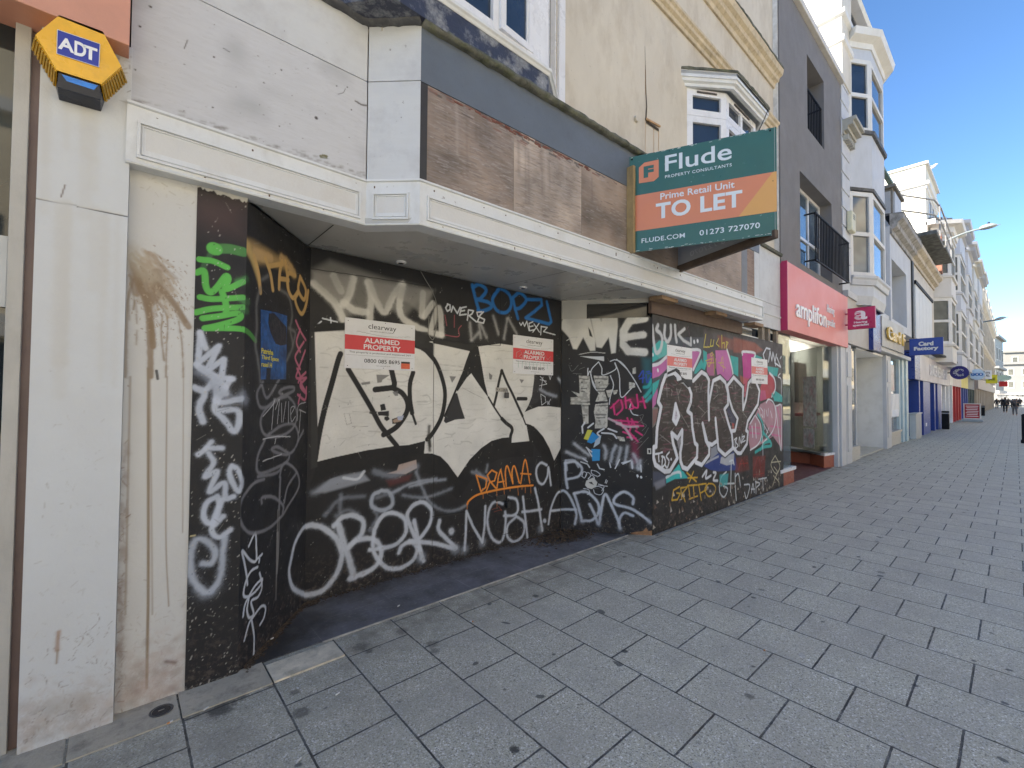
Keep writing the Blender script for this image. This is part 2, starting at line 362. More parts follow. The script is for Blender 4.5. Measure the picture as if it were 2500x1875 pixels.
crm1="-206,199 80,180 400,230 760,330 860,400 950,500 1010,640 1040,790 1030,920 1000,1030 940,1150 860,1250 700,1290 600,1295 300,1340 0,1405 -178,1450 -172,1200 -195,600"
crm2="890,292 950,310 1290,385 1330,360 1370,340 1580,312 1710,330 1910,400 1912,650 1890,820 1860,900 1820,972 1870,950 1950,920 2050,915 2185,932 2185,1290 2105,1440 2060,1320 1990,1200 1910,1110 1835,1085 1865,1250 1690,1268 1665,1215 1600,1222 1500,1250 1400,1320 1290,1430 1175,1600 1130,1540 1080,1470 1010,1400 930,1372 850,1370 860,1250 940,1150 940,290"
b3.poly((.30,.32,.36),.8,"B 1110,1000 1250,880 1500,830 1560,900 1350,960 1200,1000",'B',soft=3)
b3.poly(CRM,1,crm1,'G',soft=.6); b3.poly(CRM,1,crm2,'G',soft=.6)
mk=b3.mask(crm1,'G')|b3.mask(crm2,'G')
for k in range(420):   # brushed grey drags and scuffs over the cream paint
    x=rng.random()*2.9; z=.7+rng.random()*1.5; i=min(b3.nx-1,int(x/b3.L*(b3.nx-1))); j=min(b3.nz-1,int(z/2.74*(b3.nz-1)))
    if not mk[j,i]: continue
    l=.03+rng.random()*.13; g=rng.choice([.70,.42,.30,.48]); g2=.07 if rng.random()<.12 else g
    b3.stroke((g2,g2*.98,g2*.92),.3+rng.random()*.9,.9,.28,[(x,z),(x+l,z+rng.normal(0,.012)),(x+l*1.6,z+rng.normal(0,.02))],uv=True)
BL=(.010,.010,.011)
b3.poly(BL,1,"1290,385 1330,318 1372,335 1400,480 1435,690 1472,835 1395,730 1305,598 1262,640 1175,770 1160,760 1215,600 1255,480",'G')
b3.poly((.03,.03,.032),1,"1170,790 1200,900 1245,1035 1150,1045 1100,1065 1060,1080 1040,1060 1050,1020 1100,900 1150,790",'G')
multi(b3,'s','G',BL,2.2,.4,1,"1215,620 1165,740 1110,870 1050,1010;1472,830 1530,930 1600,1035")
multi(b3,'s','G',BL,4.2,.5,1,"1600,1035 1645,1080 1690,1115 1700,1150 1685,1200 1680,1260;1598,580 1600,575;1755,843 1835,843")
multi(b3,'s','G',BL,3.2,.5,1,"1598,575 1570,690 1550,800 1525,905;1600,570 1650,690 1700,790 1750,900 1800,1010")
b3.stroke(BL,2,.5,1,"1795,1000 1830,1090",'G')
b3.poly(BL,1,"1825,1080 1880,1095 1940,1140 2000,1210 2060,1320 2105,1445 2190,1270 D 1365,430 1350,520 1310,675 1285,680 1260,600 1230,500 1180,400 1115,310 1080,290 1085,200",'G')
b3.poly(BL,1,"-178,1450 0,1405 300,1340 600,1295 700,1290 860,1250 850,1370 930,1372 1010,1400 1080,1470 1130,1540 1175,1600 1290,1430 1400,1320 1500,1250 1600,1222 1665,1215 1690,1268 1865,1255 1910,1300 1900,1395 D 1110,425 900,428 800,452 700,500 600,580 540,650 470,770 430,812 390,770 330,670 250,600 150,570 70,582 62,440 B 1945,850 1935,735 1795,770 1790,810 1550,815 1350,850 1200,905 1110,985 1064,1000",'G')
b3.poly((.42,.33,.29),.9,"1795,775 1935,735 1942,800 1850,850 1700,845 1780,820",'B',soft=1)
b3.poly((.12,.03,.03),.6,"1690,900 1900,850 1880,900 1720,950",'B',soft=4)
multi(b3,'s','B',(.30,.33,.39),5,4,.5,"1600,830 1750,860 1900,800 1940,790;1110,1000 1300,900 1480,880")
b3.stroke(WH,2.2,1,.8,"1350,880 1460,890 1515,830",'B')
multi(b3,'s','G',BL,4.4,.5,1,"45,410 20,480 -40,700 -110,950 -165,1200 -200,1420;120,560 240,760 350,950 430,1100 500,1190 590,1300;745,590 715,700 715,850 735,980;770,330 860,370 950,470 1010,600 1050,760 1045,900 1010,1040 930,1180 880,1235")
multi(b3,'s','G',BL,2.4,.5,1,"735,980 770,1085")
multi(b3,'l','G',BL,5,.5,1,"535,560 565,690 560,735 380,755")
multi(b3,'s','G',BL,4.8,.6,1,"560,745 640,790 690,880 680,980 600,1100 520,1160 460,1190")
b3.poly(BL,1,"-215,120 80,110 80,185 -200,200",'G',soft=1.5)
b3.poly((.03,.03,.03),1,"-240,199 -205,199 -195,600 -175,1200 -178,1500 -240,1520",'G',soft=1)
b3.poly((.025,.025,.025),.95,"762,190 885,200 905,250 900,330 780,340 762,320",'G',soft=1.5)
multi(b3,'s','G',(.02,.02,.02),4,.8,1,"890,245 870,330;905,330 820,335;950,290 1140,325 1310,350;1320,330 1450,298 1600,290 1720,310")
multi(b3,'s','G',(.02,.018,.015),3,2.5,.9,"900,1110 900,1240 905,1340;890,1200 910,1300")
b3.poly((.03,.03,.035),.9,"1912,620 1960,640 1990,700 1975,830 1940,880 1880,900 1860,900 1890,820 1910,700",'G',soft=1)
for st in ("425,900 470,890 485,950 435,960","325,965 400,965 380,1000 320,985","400,970 512,960 512,1010 410,1005","470,1015 505,1010 520,1040 490,1060 465,1040","540,1040 600,1020 590,1085 545,1085"): b3.poly((.02,.02,.02),1,st,'G')
b3.poly((.35,.25,.18),1,"545,1050 640,1010 630,1060 560,1075",'G'); b3.poly((.38,.42,.55),1,"590,1015 655,1005 640,1050 600,1050",'G')
for st in ("390,610 520,615 450,660 440,685 400,690","1095,625 1160,628 1120,690","1475,590 1510,620 1500,660 1480,655","545,780 600,765 600,815 570,815","1770,655 1815,660 1790,695","245,690 330,675 330,700 250,712"): b3.poly((.12,.12,.12),.85,st,'G',soft=.6)
multi(b3,'l','G',(.25,.24,.22),.35,.2,.9,"80,985 130,985 150,1080 105,1095 80,985;355,830 350,880;160,970 340,970;160,1110 310,1110;1000,510 1230,540;1000,565 1235,572;1215,735 1340,800;1280,770 1420,840")
# tags above the piece
BLU=(.015,.17,.50)
multi(b3,'s','C',BLU,3.6,1.2,.95,"565,170 590,280 625,400;570,190 625,165 690,215 640,290 615,300 710,325 735,370 650,405 615,395;800,210 745,300 790,400 870,415 915,350 900,260 830,205 790,215;930,280 990,240 1050,300 1000,370 950,385;930,290 950,380 975,470")
multi(b3,'l','C',BLU,3.6,1.2,.95,"1055,300 1185,300 1190,350 1120,410 1045,465 1255,520 1275,500 1235,320")
multi(b3,'l','C',WH,1.5,.3,.97,"345,340 325,375 340,405 365,390 365,350 340,340;375,410 390,360 430,425 455,370;510,365 465,375 450,440 510,432;458,405 495,398;520,485 530,392 575,402 560,430 535,445 600,500;650,410 605,415 615,450 675,480 665,512 610,500 635,440 665,410")
multi(b3,'l','C',WH,1.3,.3,.97,"990,510 1003,532 1020,505 1035,540 1055,495 1075,580;1110,500 1075,515 1080,580 1122,572;1078,545 1112,537;1120,520 1168,592;1165,515 1110,592;1185,540 1180,617;1183,542 1240,550 1205,588 1310,617")
multi(b3,'s','C',(.45,.45,.45),3,3,.6,"545,510 555,660;625,520 640,640;640,520 690,640;755,450 800,610;880,470 850,650;890,470 965,610;620,600 560,665")
multi(b3,'s','C',(.30,.07,.09),.9,.4,.9,"318,440 335,535;403,440 402,550;320,620 440,632 440,570 465,535")
multi(b3,'s','C',(.33,.36,.42),3.5,3,.8,"1175,1110 1250,1150 1320,1170;1340,1010 1380,1080 1400,1180")
multi(b3,'l','C',WH,.7,.2,.9,"1180,1150 1190,1250 1225,1225 1220,1175 1180,1150;1245,1215 1260,1245;1270,1195 1245,1245 1235,1215;1175,990 1235,1060 1170,1075;1200,1000 1185,1100;1175,1020 1230,1035;1255,985 1265,1020 1275,985")
# chrome letters at the right edge spill
# lower tags
multi(b3,'s','B',(.33,.36,.42),3,3,.4,"1330,1020 1320,1150;1200,1180 1330,1050 1520,1030;1290,1190 1380,1140 1460,1170;1560,1300 1620,1200 1600,1150;1620,1040 1800,980")
multi(b3,'s','B',BW,3.4,2.2,.85,"1650,985 1585,1025 1580,1105 1650,1142 1730,1112 1745,1050 1710,990 1650,985")
multi(b3,'s','B',BW,2.6,2.5,.6,"1745,1000 1900,925 2100,890 D 0,695 150,650 320,630")
multi(b3,'s','D',(.3,.33,.38),2.6,3,.6,"-60,770 60,790 150,790 280,750 380,710;60,560 120,720 200,850 320,910 430,900 510,860;600,550 700,640;700,500 690,560;560,560 700,620")
OC=(.52,.56,.63)
multi(b3,'s','S',OC,4.2,2.2,.95,"704,1390 716,1436 745,1452 790,1440 822,1400 835,1359 831,1339 821,1315 793,1291 763,1282 742,1288 725,1300")
multi(b3,'s','B',OC,5,2.5,.95,"1310,1260 1350,1400 1400,1560 1435,1680")
multi(b3,'s','B',OC,4,2.2,.95,"1270,1270 1340,1200 1430,1185 1505,1230 1500,1320 1440,1390 1395,1440;1395,1425 1470,1380 1570,1370 1640,1420 1650,1520 1600,1600 1500,1660 K 430,215 340,250")
multi(b3,'s','B',OC,3.6,2.,.95,"1560,1460 1670,1445 1780,1410 1850,1320 1840,1210 1760,1165 1680,1175 1620,1250 1590,1350 1595,1480 K 520,175 560,195 620,190 680,150 705,95 685,55 650,55 620,75 605,110")
multi(b3,'s','B',OC,3.6,1.8,.95,"1995,1550 1960,1440 1880,1250 1865,1170 1920,1095 2000,1080 2060,1150 2040,1260 1960,1370 1890,1395")
multi(b3,'s','D',OC,3.8,2.,.95,"0,1185 100,1190 250,1210 410,1255;270,1000 262,1080 330,1160 420,1245;40,1000 80,1180 105,1340")
b3.stroke(OC,6,2.5,.9,"375,1090 377,1098",'D'); 
multi(b3,'s','D',(.32,.36,.42),9,5,.5,"410,1255 420,1262;105,1330 106,1340;495,1255 496,1262;655,1195 657,1200;1180,1070 1182,1075")
multi(b3,'l','D',OC,2.6,1.3,.95,"495,1265 506,1100 512,915 570,1050 655,1195 675,1050 682,870")
multi(b3,'s','D',OC,2.8,1.8,.92,"840,850 770,830 720,890 700,1020 740,1150 810,1195 850,1130 865,1000 860,920;890,790 960,810 975,900 940,950 850,955;960,960 1030,1020 1020,1130 940,1190 880,1140 885,1040 960,965")
multi(b3,'s','D',OC,2.8,1.6,.95,"1020,785 1040,960 1060,1150;1128,708 1160,850 1195,1090;1015,920 1100,912 1185,898")
b3.stroke(OC,4.2,1.8,.9,"1213,998 1218,1004",'D')
multi(b3,'s','D',OC,2.6,1.5,.95,"1250,1030 1275,880 1330,755 1390,730;1268,912 1390,898;1235,500 1180,480 1140,540 1155,640 1200,670 1240,600 1250,520 1272,680")
OR=(.72,.25,.035)
multi(b3,'l','D',OR,1.7,.3,1,"600,590 645,745;602,592 695,625 685,700 650,730;775,705 720,640 700,590 740,545 785,570 765,640 722,655;720,655 690,735;785,715 800,600 820,540 852,695;795,655 850,645")
multi(b3,'s','D',OR,1.7,.3,1,"870,690 862,560 882,510 930,665;930,665 922,560 945,510 988,660;1000,665 1040,450 1082,660;1000,575 1092,582")
multi(b3,'s','D',OR,2.1,.4,1,"1110,682 1000,690 850,712 700,742 600,772 535,820 520,850")
multi(b3,'l','D',OR,.5,.2,1,"520,840 518,895;660,740 662,800;785,712 787,870;850,705 852,760;975,700 978,770;1012,690 1012,720;1040,690 1042,750;1090,690 1092,752;905,700 905,735;700,735 700,760")
multi(b3,'l','D',(.35,.07,.04),.5,.2,.7,"740,900 790,880;760,920 830,900;800,870 830,910")
b3.poly((.012,.012,.012),1,"858,770 880,770 880,862 860,862",'D')
b3.wear(1,260,420)
for st in ("A 1090,680 1400,725 1700,770 2085,830","C 815,-120 815,200 815,450 815,716","C 218,650 500,690 815,716","C 221,185 220,668 G 943,560 940,1120 D 215,420 212,900 200,1400","G 1590,330 1585,300","D 205,965 500,925","D 830,1130 825,1250","D 830,1130 985,1090"):
    b3.stroke((.008,.008,.008),.5,.3,1,st,'S',smooth=False,h=-.005)
b3.stroke((.50,.49,.45),.4,.3,.8,"G 947,560 945,1120",'G',smooth=False)
b3.build('board',hoard,'wide recessed black board with the big cream lettering')
# ---- S1: narrow flush board, S2: splayed board ----
b1=Board(S1a,S1b,.0,2.746,.004,BK)
b2=Board(S1b,S3a,.0,2.72,.005,BK)
GN=(.10,.42,.07)
for bb,al in ((b1,1.),(b2,.5)):
    multi(bb,'s','A',(.07,.24,.06),5.5,.8,.8*al,"330,520 430,520 540,545");
    multi(bb,'s','A',(.08,.2,.08),2.6,1,.5*al,"280,560 210,680")
    multi(bb,'s','A',GN,7,.8,al,"305,518 315,522")
    multi(bb,'s','A',GN,3.2,.5,al,"190,605 300,620 410,670;165,712 225,700 240,820 275,872 330,830 400,740 420,765 400,845 540,785;195,910 300,925 540,912;370,865 400,960 405,1040;160,1032 300,1002 540,990;215,1080 350,1062 500,1040 505,1085 350,1135 235,1160;235,1160 400,1160 535,1168 590,1200 640,1260")
    multi(bb,'s','A',(.10,.34,.10),4,2,.5*al,"530,1000 570,1020;530,930 580,950;500,790 570,760")
    V=(.50,.54,.62)
    multi(bb,'l','A',V,3.,1.3,.95,"195,1195 238,1320;195,1200 178,1440 345,1305 250,1500 385,1410 365,1560 455,1570;160,1450 300,1540 400,1640;250,1500 180,1470")
    multi(bb,'s','B',V,3.2,1.6,.92,"150,150 230,200 185,310 215,430;320,60 325,180 345,270 540,240;440,80 380,180 330,260;325,250 320,340 480,330 512,400 470,505 395,420 320,345;250,160 330,90 400,200;200,0 330,90")
    multi(bb,'s','B',(.30,.33,.4),6,4,.5,"200,20 330,120;330,180 400,220;540,215 560,260")
    multi(bb,'s','B',V,2.8,1.5,.92,"282,590 235,650 180,692;245,640 370,640;260,680 300,760 235,870 330,830 270,990 385,920 400,1040 465,1030;450,780 430,850 500,990 535,920 500,820 450,780;330,1030 250,1080 220,1180 265,1250 325,1200 350,1100 330,1030;370,1060 310,1190 290,1310 350,1360 435,1300;380,1190 310,1260")
    multi(bb,'s','Q',(.42,.46,.53),3.2,2.4,.9,"270,315 350,310 392,240 375,150 270,70 195,85 152,200 150,420 205,530 310,605 400,540 460,400 472,200 490,40")
    multi(bb,'s','Q',(.42,.46,.53),2.6,5,.35,"150,250 150,450 250,620 330,640 430,540")
multi(b1,'l','B',(.45,.38,.2),1,.3,1,"120,1350 150,1345")
V=(.52,.55,.60)
multi(b2,'s','Q',V,1.6,.4,.95,"735,140 800,10 812,150 810,285 750,280 670,185 690,300 715,440 722,530;825,350 760,390 705,500 685,640 760,635 850,540 872,470 800,540 735,650 695,740 678,850;740,650 718,780 740,862 785,820 760,700 830,650 868,560 860,470 845,410;770,870 860,750 905,760 890,860 850,935;770,865 735,930 690,1095;765,890 790,1060 785,1240;810,280 870,220;840,300 845,260")
GD=(.52,.33,.12)
b2.poly((.36,.24,.10),.85,"548,430 640,470 740,530 850,600 930,660 965,740 900,700 850,680 760,640 700,640 640,640 580,560",'A',soft=7)
b2.poly((.50,.35,.13),.85,"548,420 590,470 650,640 680,860 640,720 600,610 550,520",'A',soft=4)
multi(b2,'s','A',(.55,.36,.16),7,3,.7,"640,560 700,580 760,600;850,600 900,640 950,720")
multi(b2,'s','A',GD,3.2,.8,.95,"630,580 665,720 680,870;720,600 760,720 780,850;745,660 860,640;855,620 835,720 830,840;880,620 895,730 905,850;835,760 905,770;960,735 905,720 900,830 940,915 985,860;1000,745 1045,850 1030,930 985,850 1000,745;985,870 960,930 990,1020 1020,1040 1050,960 1065,860")
PK=(.46,.13,.20)
multi(b2,'s','A',PK,2,.5,.95,"965,1100 1000,1180 1045,1255;1000,1170 970,1270 1000,1350;1030,1270 985,1340 960,1400 1000,1490;1040,1340 990,1480 970,1560 1050,1560;1010,1590 1000,1620 1030,1650")
multi(b2,'s','B',PK,2,.5,.95,"975,0 1000,60 985,110;1045,80 1000,140 1050,200 1000,90 1045,30;980,210 1040,250 1050,150;1000,210 985,280")
GY=(.20,.20,.215)
multi(b2,'s','A',(.17,.17,.165),2.2,2.2,.7,"680,830 650,960 650,1150 640,1300 660,1420 680,1590;840,850 910,910 935,1050 920,1170 940,1300 890,1420;910,1160 960,1200 940,1300;690,770 740,740")
multi(b2,'s','B',GY,2.,1.2,.85,"690,130 735,235 830,90;700,110 652,200 680,310 760,295 850,225 945,180 945,150 880,155 830,190 870,215;900,220 780,270 690,380 690,490 740,545 850,540 940,480 975,380 950,280 900,220;740,535 850,460 950,450 985,540 960,640 900,690 820,680 770,650 815,630 870,660 912,695 880,760 710,840 652,820 660,700 715,575;660,870 780,850 835,820 885,760 970,830 990,950 900,1110 850,1190 740,1290 600,1325 520,1230 525,1070 620,930 710,890;690,1085 695,1040 780,1035 860,1100 860,1160;970,840 900,950 870,1080;840,880 835,1000 830,1130;1025,500 985,580;850,790 835,870")
multi(b2,'s','B',(.25,.24,.23),1.2,.8,.6,"820,1140 815,1400 808,1650;830,1140 828,1400 815,1650")
multi(b2,'s','Q',(.25,.24,.23),1.3,.8,.6,"1022,0 1018,300 1010,680;1032,0 1030,250 1015,450")
multi(b2,'s','B',(.55,.56,.58),.55,.2,.9,"700,385 780,290 800,240;790,240 770,490;800,330 832,250 815,445;850,280 850,430;862,430 885,265;908,265 905,440;925,370 955,310 925,320 930,425 962,385;1045,270 985,300 975,420;990,330 1045,355;1005,330 990,520;700,570 800,548 920,548;805,560 795,605;700,745 850,690")
b2.poly((.012,.012,.012),.9,"960,640 1010,620 1030,700 1000,770 960,740",'B',soft=3)
multi(b2,'s','S',OC,3.4,1.8,.95,"835,1359 821,1315 793,1291 763,1282 742,1288 721,1324 710,1370 706,1400 716,1436 745,1452")
b1.wear(1,60,420); b2.wear(.9,120,260)
b1.poly((.10,.055,.05),.5,"130,90 540,160 540,420 300,380 120,300",'A',soft=20)
b2.stroke((.008,.008,.008),.5,.3,1,"A 675,1605 990,1615",'S',smooth=False,h=-.004)
b1.poly((.52,.51,.47),1,[(-.01,2.76)]+[(k*.25/30,2.728-.012*(k/30)+.005*math.sin(k*.9)+rng.normal(0,.004)) for k in range(31)]+[(.26,2.76)],uv=True,soft=.5)
b1.build('board',hoard,'narrow flush board with the green tag'); b2.build('board',hoard,'splayed board with the gold tag and grey loops')
# ---- S4: board splayed back out to the street ----
S4a=(3.979,3.612); b4=Board(S4a,(4.632,2.795),.0,2.52,.005,BK)
TL=(.03,.38,.36); PNK=(.60,.03,.18)
b4.poly((.02,.14,.17),.6,"840,590 930,600 930,1000 870,960 850,700",'E',soft=9)
b4.poly(CRM,1,"95,225 320,178 345,200 400,420 398,525 350,528 285,400 225,512 190,508 150,400 60,300",'E',soft=2)
b4.poly(CRM,1,"350,180 605,195 610,300 590,545 550,552 525,400 460,500 410,492 380,330",'E',soft=2)
multi(b4,'l','E',CRM,9,2,1,"860,220 720,245 665,340 665,470 710,530 860,540"); multi(b4,'l','E',CRM,8,2,1,"670,400 850,375")
b4.poly(BK,1,"330,300 352,330 375,400 345,385",'E',soft=1); b4.poly(BK,.9,"425,178 470,178 455,250",'E',soft=3); b4.poly(BK,.9,"680,440 790,430 840,470 720,480",'E',soft=2)
b4.poly((.4,.39,.37),.35,"120,220 600,200 620,300 160,330",'E',soft=8)
multi(b4,'s','E',(.5,.5,.5),.9,.3,.9,"130,430 180,400 230,400;250,560 370,540 490,548")
b4.poly(WH,.9,"255,578 480,580 482,625 430,612",'E')
multi(b4,'s','E',WH,1.,.25,.95,"430,630 365,700 360,770 400,870;430,630 460,690 470,755 590,700 582,640;540,625 590,612 660,650 760,790 830,915;585,640 625,760 640,960 720,900 770,840;330,690 328,760 350,720 380,850 440,930;600,605 700,700;540,760 570,850 540,960 530,1030;760,700 765,740;740,1010 725,1060 750,1120 800,1135")
for st in ("245,760 345,765 352,850 345,1005 170,1012 165,965 240,960 175,905 250,930 250,880","382,760 522,765 520,850 482,900 515,1000 400,1005 430,930 400,850","268,1030 333,1028 335,1210 290,1222 275,1100","400,1030 518,1015 512,1240 395,1252 400,1180 385,1100","750,690 780,680 782,740 750,745","715,820 770,830 775,870 715,885","500,900 560,890 545,960 520,965","560,900 610,895 600,930 575,940","165,1010 350,1015 350,1035 165,1030","600,1330 670,1340 680,1380 630,1375","395,1225 510,1225 505,1255 395,1258"): b4.poly((.50,.49,.45),1,st,'E',soft=.4,tex=.35)
multi(b4,'l','E',(.06,.06,.06),1.1,.3,.9,"255,790 330,795;265,880 320,882;270,910 300,912;400,790 510,793;410,880 500,880;420,908 490,908;275,1045 330,1045;280,1130 320,1132;280,1158 300,1158;410,1045 510,1042;405,1130 500,1130;410,1158 490,1158")
b4.poly(BK,1,"262,818 285,818 273,832",'E'); b4.poly(BK,1,"425,818 450,818 437,832",'E'); b4.poly(BK,1,"425,1182 445,1182 435,1196",'E')
b4.stroke((.02,.02,.02),1,.4,.9,"350,1010 360,1100 345,1200",'E')
multi(b4,'s','E',(.20,.012,.06),7,6,.7,"580,1050 700,1000 860,1000;640,1200 800,1220;770,1400 780,1560")
multi(b4,'s','E',PNK,1.9,.9,.95,"545,1065 620,990;570,1030 582,1125;640,990 655,1070 600,1130;680,960 690,1065;680,1000 730,985;720,985 760,1060 720,1075;790,940 800,1060 745,1045;845,965 870,1065;820,1005 880,1000;640,1180 660,1250;700,1160 725,1240;560,1180 700,1190 800,1200;600,1215 850,1235;740,1170 790,1260;660,1290 760,1330;690,1260 800,1380;750,1190 720,1290;780,1280 840,1320;700,1340 780,1350")
multi(b4,'s','E',(.55,.45,.50),2.4,1,.8,"525,1165 600,1200 640,1210;640,1220 690,1270 745,1360;600,1210 700,1240 800,1240")
multi(b4,'s','E',WH,1.8,.5,.9,"460,1300 560,1310 600,1350;520,1260 600,1290;380,1210 330,1250;275,1240 300,1200;275,1240 280,1300;480,1260 420,1300 440,1330")
b4.poly((.55,.55,.08),1,"325,1270 372,1275 330,1370 290,1355",'E'); b4.poly((.02,.25,.60),1,"372,1290 440,1340 400,1380 360,1400 320,1385",'E'); b4.poly((.03,.28,.62),1,"360,1450 445,1455 440,1560 370,1565",'E'); b4.poly((.4,.5,.6),1,"400,1370 455,1320 440,1400 380,1440",'E')
multi(b4,'s','E',(.50,.53,.58),3.2,3.5,.75,"200,1400 260,1450 340,1510;130,1480 220,1520 300,1545;480,1420 500,1470 490,1540;590,1420 560,1490 545,1570;640,1440 620,1520 600,1590;700,1430 690,1500 680,1570;760,1500 790,1560 800,1640;820,1560 820,1640;740,1560 750,1620")
multi(b4,'l','D',WH,1.3,.5,.9,"1540,470 1600,490 1620,520;1690,490 1710,530 1750,540;1800,480 1810,520;1850,530 1890,450;1910,480 1990,460 1920,490;2000,470 2005,530;2080,500 2085,560;1560,440 1600,470;1640,420 1600,350 1640,380 1590,340")
multi(b4,'s','E',(.02,.06,.40),1.4,.8,.95,"810,770 850,715 845,825;815,790 860,780;875,750 885,825;895,740 930,745 895,820 935,815;880,725 910,720")
multi(b4,'s','E',TL,3.5,1.5,.9,"860,870 900,860 930,800;865,960 900,920 940,860;880,1000 930,950")
multi(b4,'s','E',(.25,.25,.25),.5,.3,.6,"150,660 180,720 240,660;250,700 300,680;190,740 270,745;800,1140 850,1130 830,1180 800,1200;830,1200 880,1230 840,1280;760,1390 850,1330 900,1250;780,1400 840,1380;790,1460 900,1340;820,1150 860,1240")
multi(b4,'s','E',BW,2.6,1.2,.8,"120,1560 130,1650;120,1560 200,1560 240,1620")
multi(b4,'s','D',OC,2.6,1.5,.95,"1400,480 1405,600 1420,705;1400,482 1490,470 1552,530 1520,600 1415,628;1330,755 1390,730 1450,800 1500,930 1488,1030;1268,912 1390,898 1495,900")
multi(b4,'s','D',OC,2.9,1.6,.95,"1480,755 1515,860 1550,995;1480,755 1590,742 1690,830 1700,925 1640,995 1550,1000;1620,850 1665,940 1702,1030 1725,900 1760,762 1820,870 1870,980 1895,1070;2010,850 2010,790 1930,740 1850,790 1850,850 1990,890 2100,960 2165,1015;2010,955 1935,930 1890,985 1890,1060")
multi(b4,'s','D',(.3,.33,.38),5,4,.5,"1550,1000 1560,1005;1702,1030 1704,1035;1895,1070 1896,1080;2150,1000 2170,1020")
multi(b4,'s','D',WH,.7,.25,.95,"1550,600 1565,560 1595,575 1575,615 1550,600;1580,610 1600,565 1630,590 1605,625;1610,625 1640,590 1665,620 1640,650;1635,545 1680,555 1715,585 1690,600 1640,575 1635,545;1660,700 1700,690 1745,720 1720,765 1670,755 1655,720;1700,670 1750,690 1730,730;1565,710 1610,720 1620,750 1600,765;1700,680 1780,690;1760,660 1770,630;1770,665 1780,640")
b4.poly((.55,.55,.53),1,"1590,640 1655,610 1690,655 1680,690 1640,715 1600,705 1580,680",'D'); b4.poly(BK,1,"1610,655 1640,650 1660,680 1625,665",'D')
b4.stroke(WH,2.2,.4,1,"2050,592 2053,600",'D'); b4.stroke(WH,2.2,.4,1,"2083,605 2085,612",'D'); b4.stroke(WH,.5,.2,1,"2052,600 2053,615",'D')
b4.poly((.55,.54,.5),1,"2138,350 2175,348 2176,400 2140,400",'D'); b4.poly(BK,1,"2148,360 2165,360 2166,390 2150,390",'D')
b4.wear(1,90,160)
b4.poly((.36,.19,.09),.95,"1990,1110 2040,1100 2100,1095 2130,1060 2150,1095 2200,1085 2200,1140 2010,1132",'D',soft=.5,tex=.2)
b4.build('board',hoard,'angled board with flyposter scraps and pink scrawl')
# ---- S5: flush board with the three-letter piece ----
b5=Board(S5a,S5b,.0,2.56,.008,(.018,.017,.017))
PP=(.48,.13,.36); MG=(.50,.03,.26)
P5=lambda col,al,st,c='E',soft=1.2:b5.poly(col,al,st,c,soft=soft)
P5((.05,.06,.075),1,"930,440 1070,400 1420,400 1420,800 930,1060"); P5((.06,.05,.05),.9,"1420,330 2160,460 2160,900 1420,900",soft=6)
P5(TL,.95,"930,500 1000,430 1070,440 1080,560 1000,600 930,640"); P5((.10,.40,.38),.9,"1070,430 1080,560 1000,600 960,540")
P5(PP,.95,"930,680 1000,650 1075,580 1080,690 1000,765 930,790"); P5(PP,.95,"1310,520 1390,540 1320,700 1308,690"); P5(TL,.9,"1400,600 1420,650 1430,760 1330,740 1340,700")
P5((.2,.22,.2),.8,"930,1050 990,1060 985,1200 930,1260"); P5((.25,.03,.03),.5,"940,1080 990,1070 980,1180 940,1240",soft=3); P5(TL,.9,"930,840 1005,795 985,870 930,980"); P5(PP,.8,"930,980 985,880 990,1000 930,1080")
P5((.36,.10,.22),.95,"1450,560 1500,540 1520,640 1520,760 1450,760"); P5(PP,.95,"1530,522 1645,520 1665,600 1695,800 1560,820 1540,700"); P5(TL,.9,"1670,570 1745,590 1745,770 1700,740 1680,640")
P5(TL,.9,"1415,520 1450,540 1450,640 1420,740"); P5((.40,.10,.06),.55,"1700,400 1900,450 1980,520 1900,560 1700,540",soft=5); P5((.3,.08,.05),.5,"1550,380 1700,420 1700,520 1560,500",soft=5)
P5(MG,.9,"1780,545 1905,560 1890,780 1870,960 1800,960 1790,700"); P5((.45,.10,.04),.6,"1760,760 1870,800 1870,960 1790,960",soft=4); P5((.42,.05,.07),.95,"1960,850 2040,740 2085,800 2090,900 2050,970 1955,1000 1945,900"); P5((.5,.09,.25),.6,"1945,900 2000,900 2010,980 1950,1000",soft=3)
P5(TL,.9,"2010,670 2125,690 2110,770 2040,745"); P5(TL,.8,"1900,560 1970,590 1960,640 1880,600"); P5(TL,.9,"2090,900 2160,950 2160,1010 2080,1000")
multi(b5,'s','E',WH,4.,.8,.95,"930,665 1000,645 1074,578;1310,516 1370,518 1388,550 1322,705;1785,560 1790,535 1900,548 1895,600;1640,518 1665,600 1692,720 1700,800;2040,735 2085,790 2095,880 2060,960")
b5.stroke(WH,3.5,.6,1,"987,705 990,715",'E')
multi(b5,'s','E',(.55,.57,.60),5.0,1.6,.9,"990,285 975,330 1010,360 1030,420 1010,520 970,540 950,440 935,290;1055,290 1050,390 1080,440 1110,380 1110,290;1150,290 1155,380 1165,440")
multi(b5,'l','E',(.55,.57,.60),4.2,1.6,.9,"1240,320 1180,370 1230,430 1300,470 1300,410"); b5.stroke(WH,5,.7,1,"1330,440 1331,444",'E'); b5.stroke(WH,5,.7,1,"1362,432 1363,436",'E'); b5.stroke(WH,3.5,.7,1,"940,560 942,566",'E')
YL=(.55,.47,.05)
multi(b5,'l','E',YL,1.5,.4,.95,"1440,370 1420,492 1475,490;1490,420 1482,485 1508,480 1515,425;1560,410 1538,460 1565,485;1590,380 1592,500 1592,455 1615,450 1618,500;1630,490 1650,450 1632,440 1635,510")
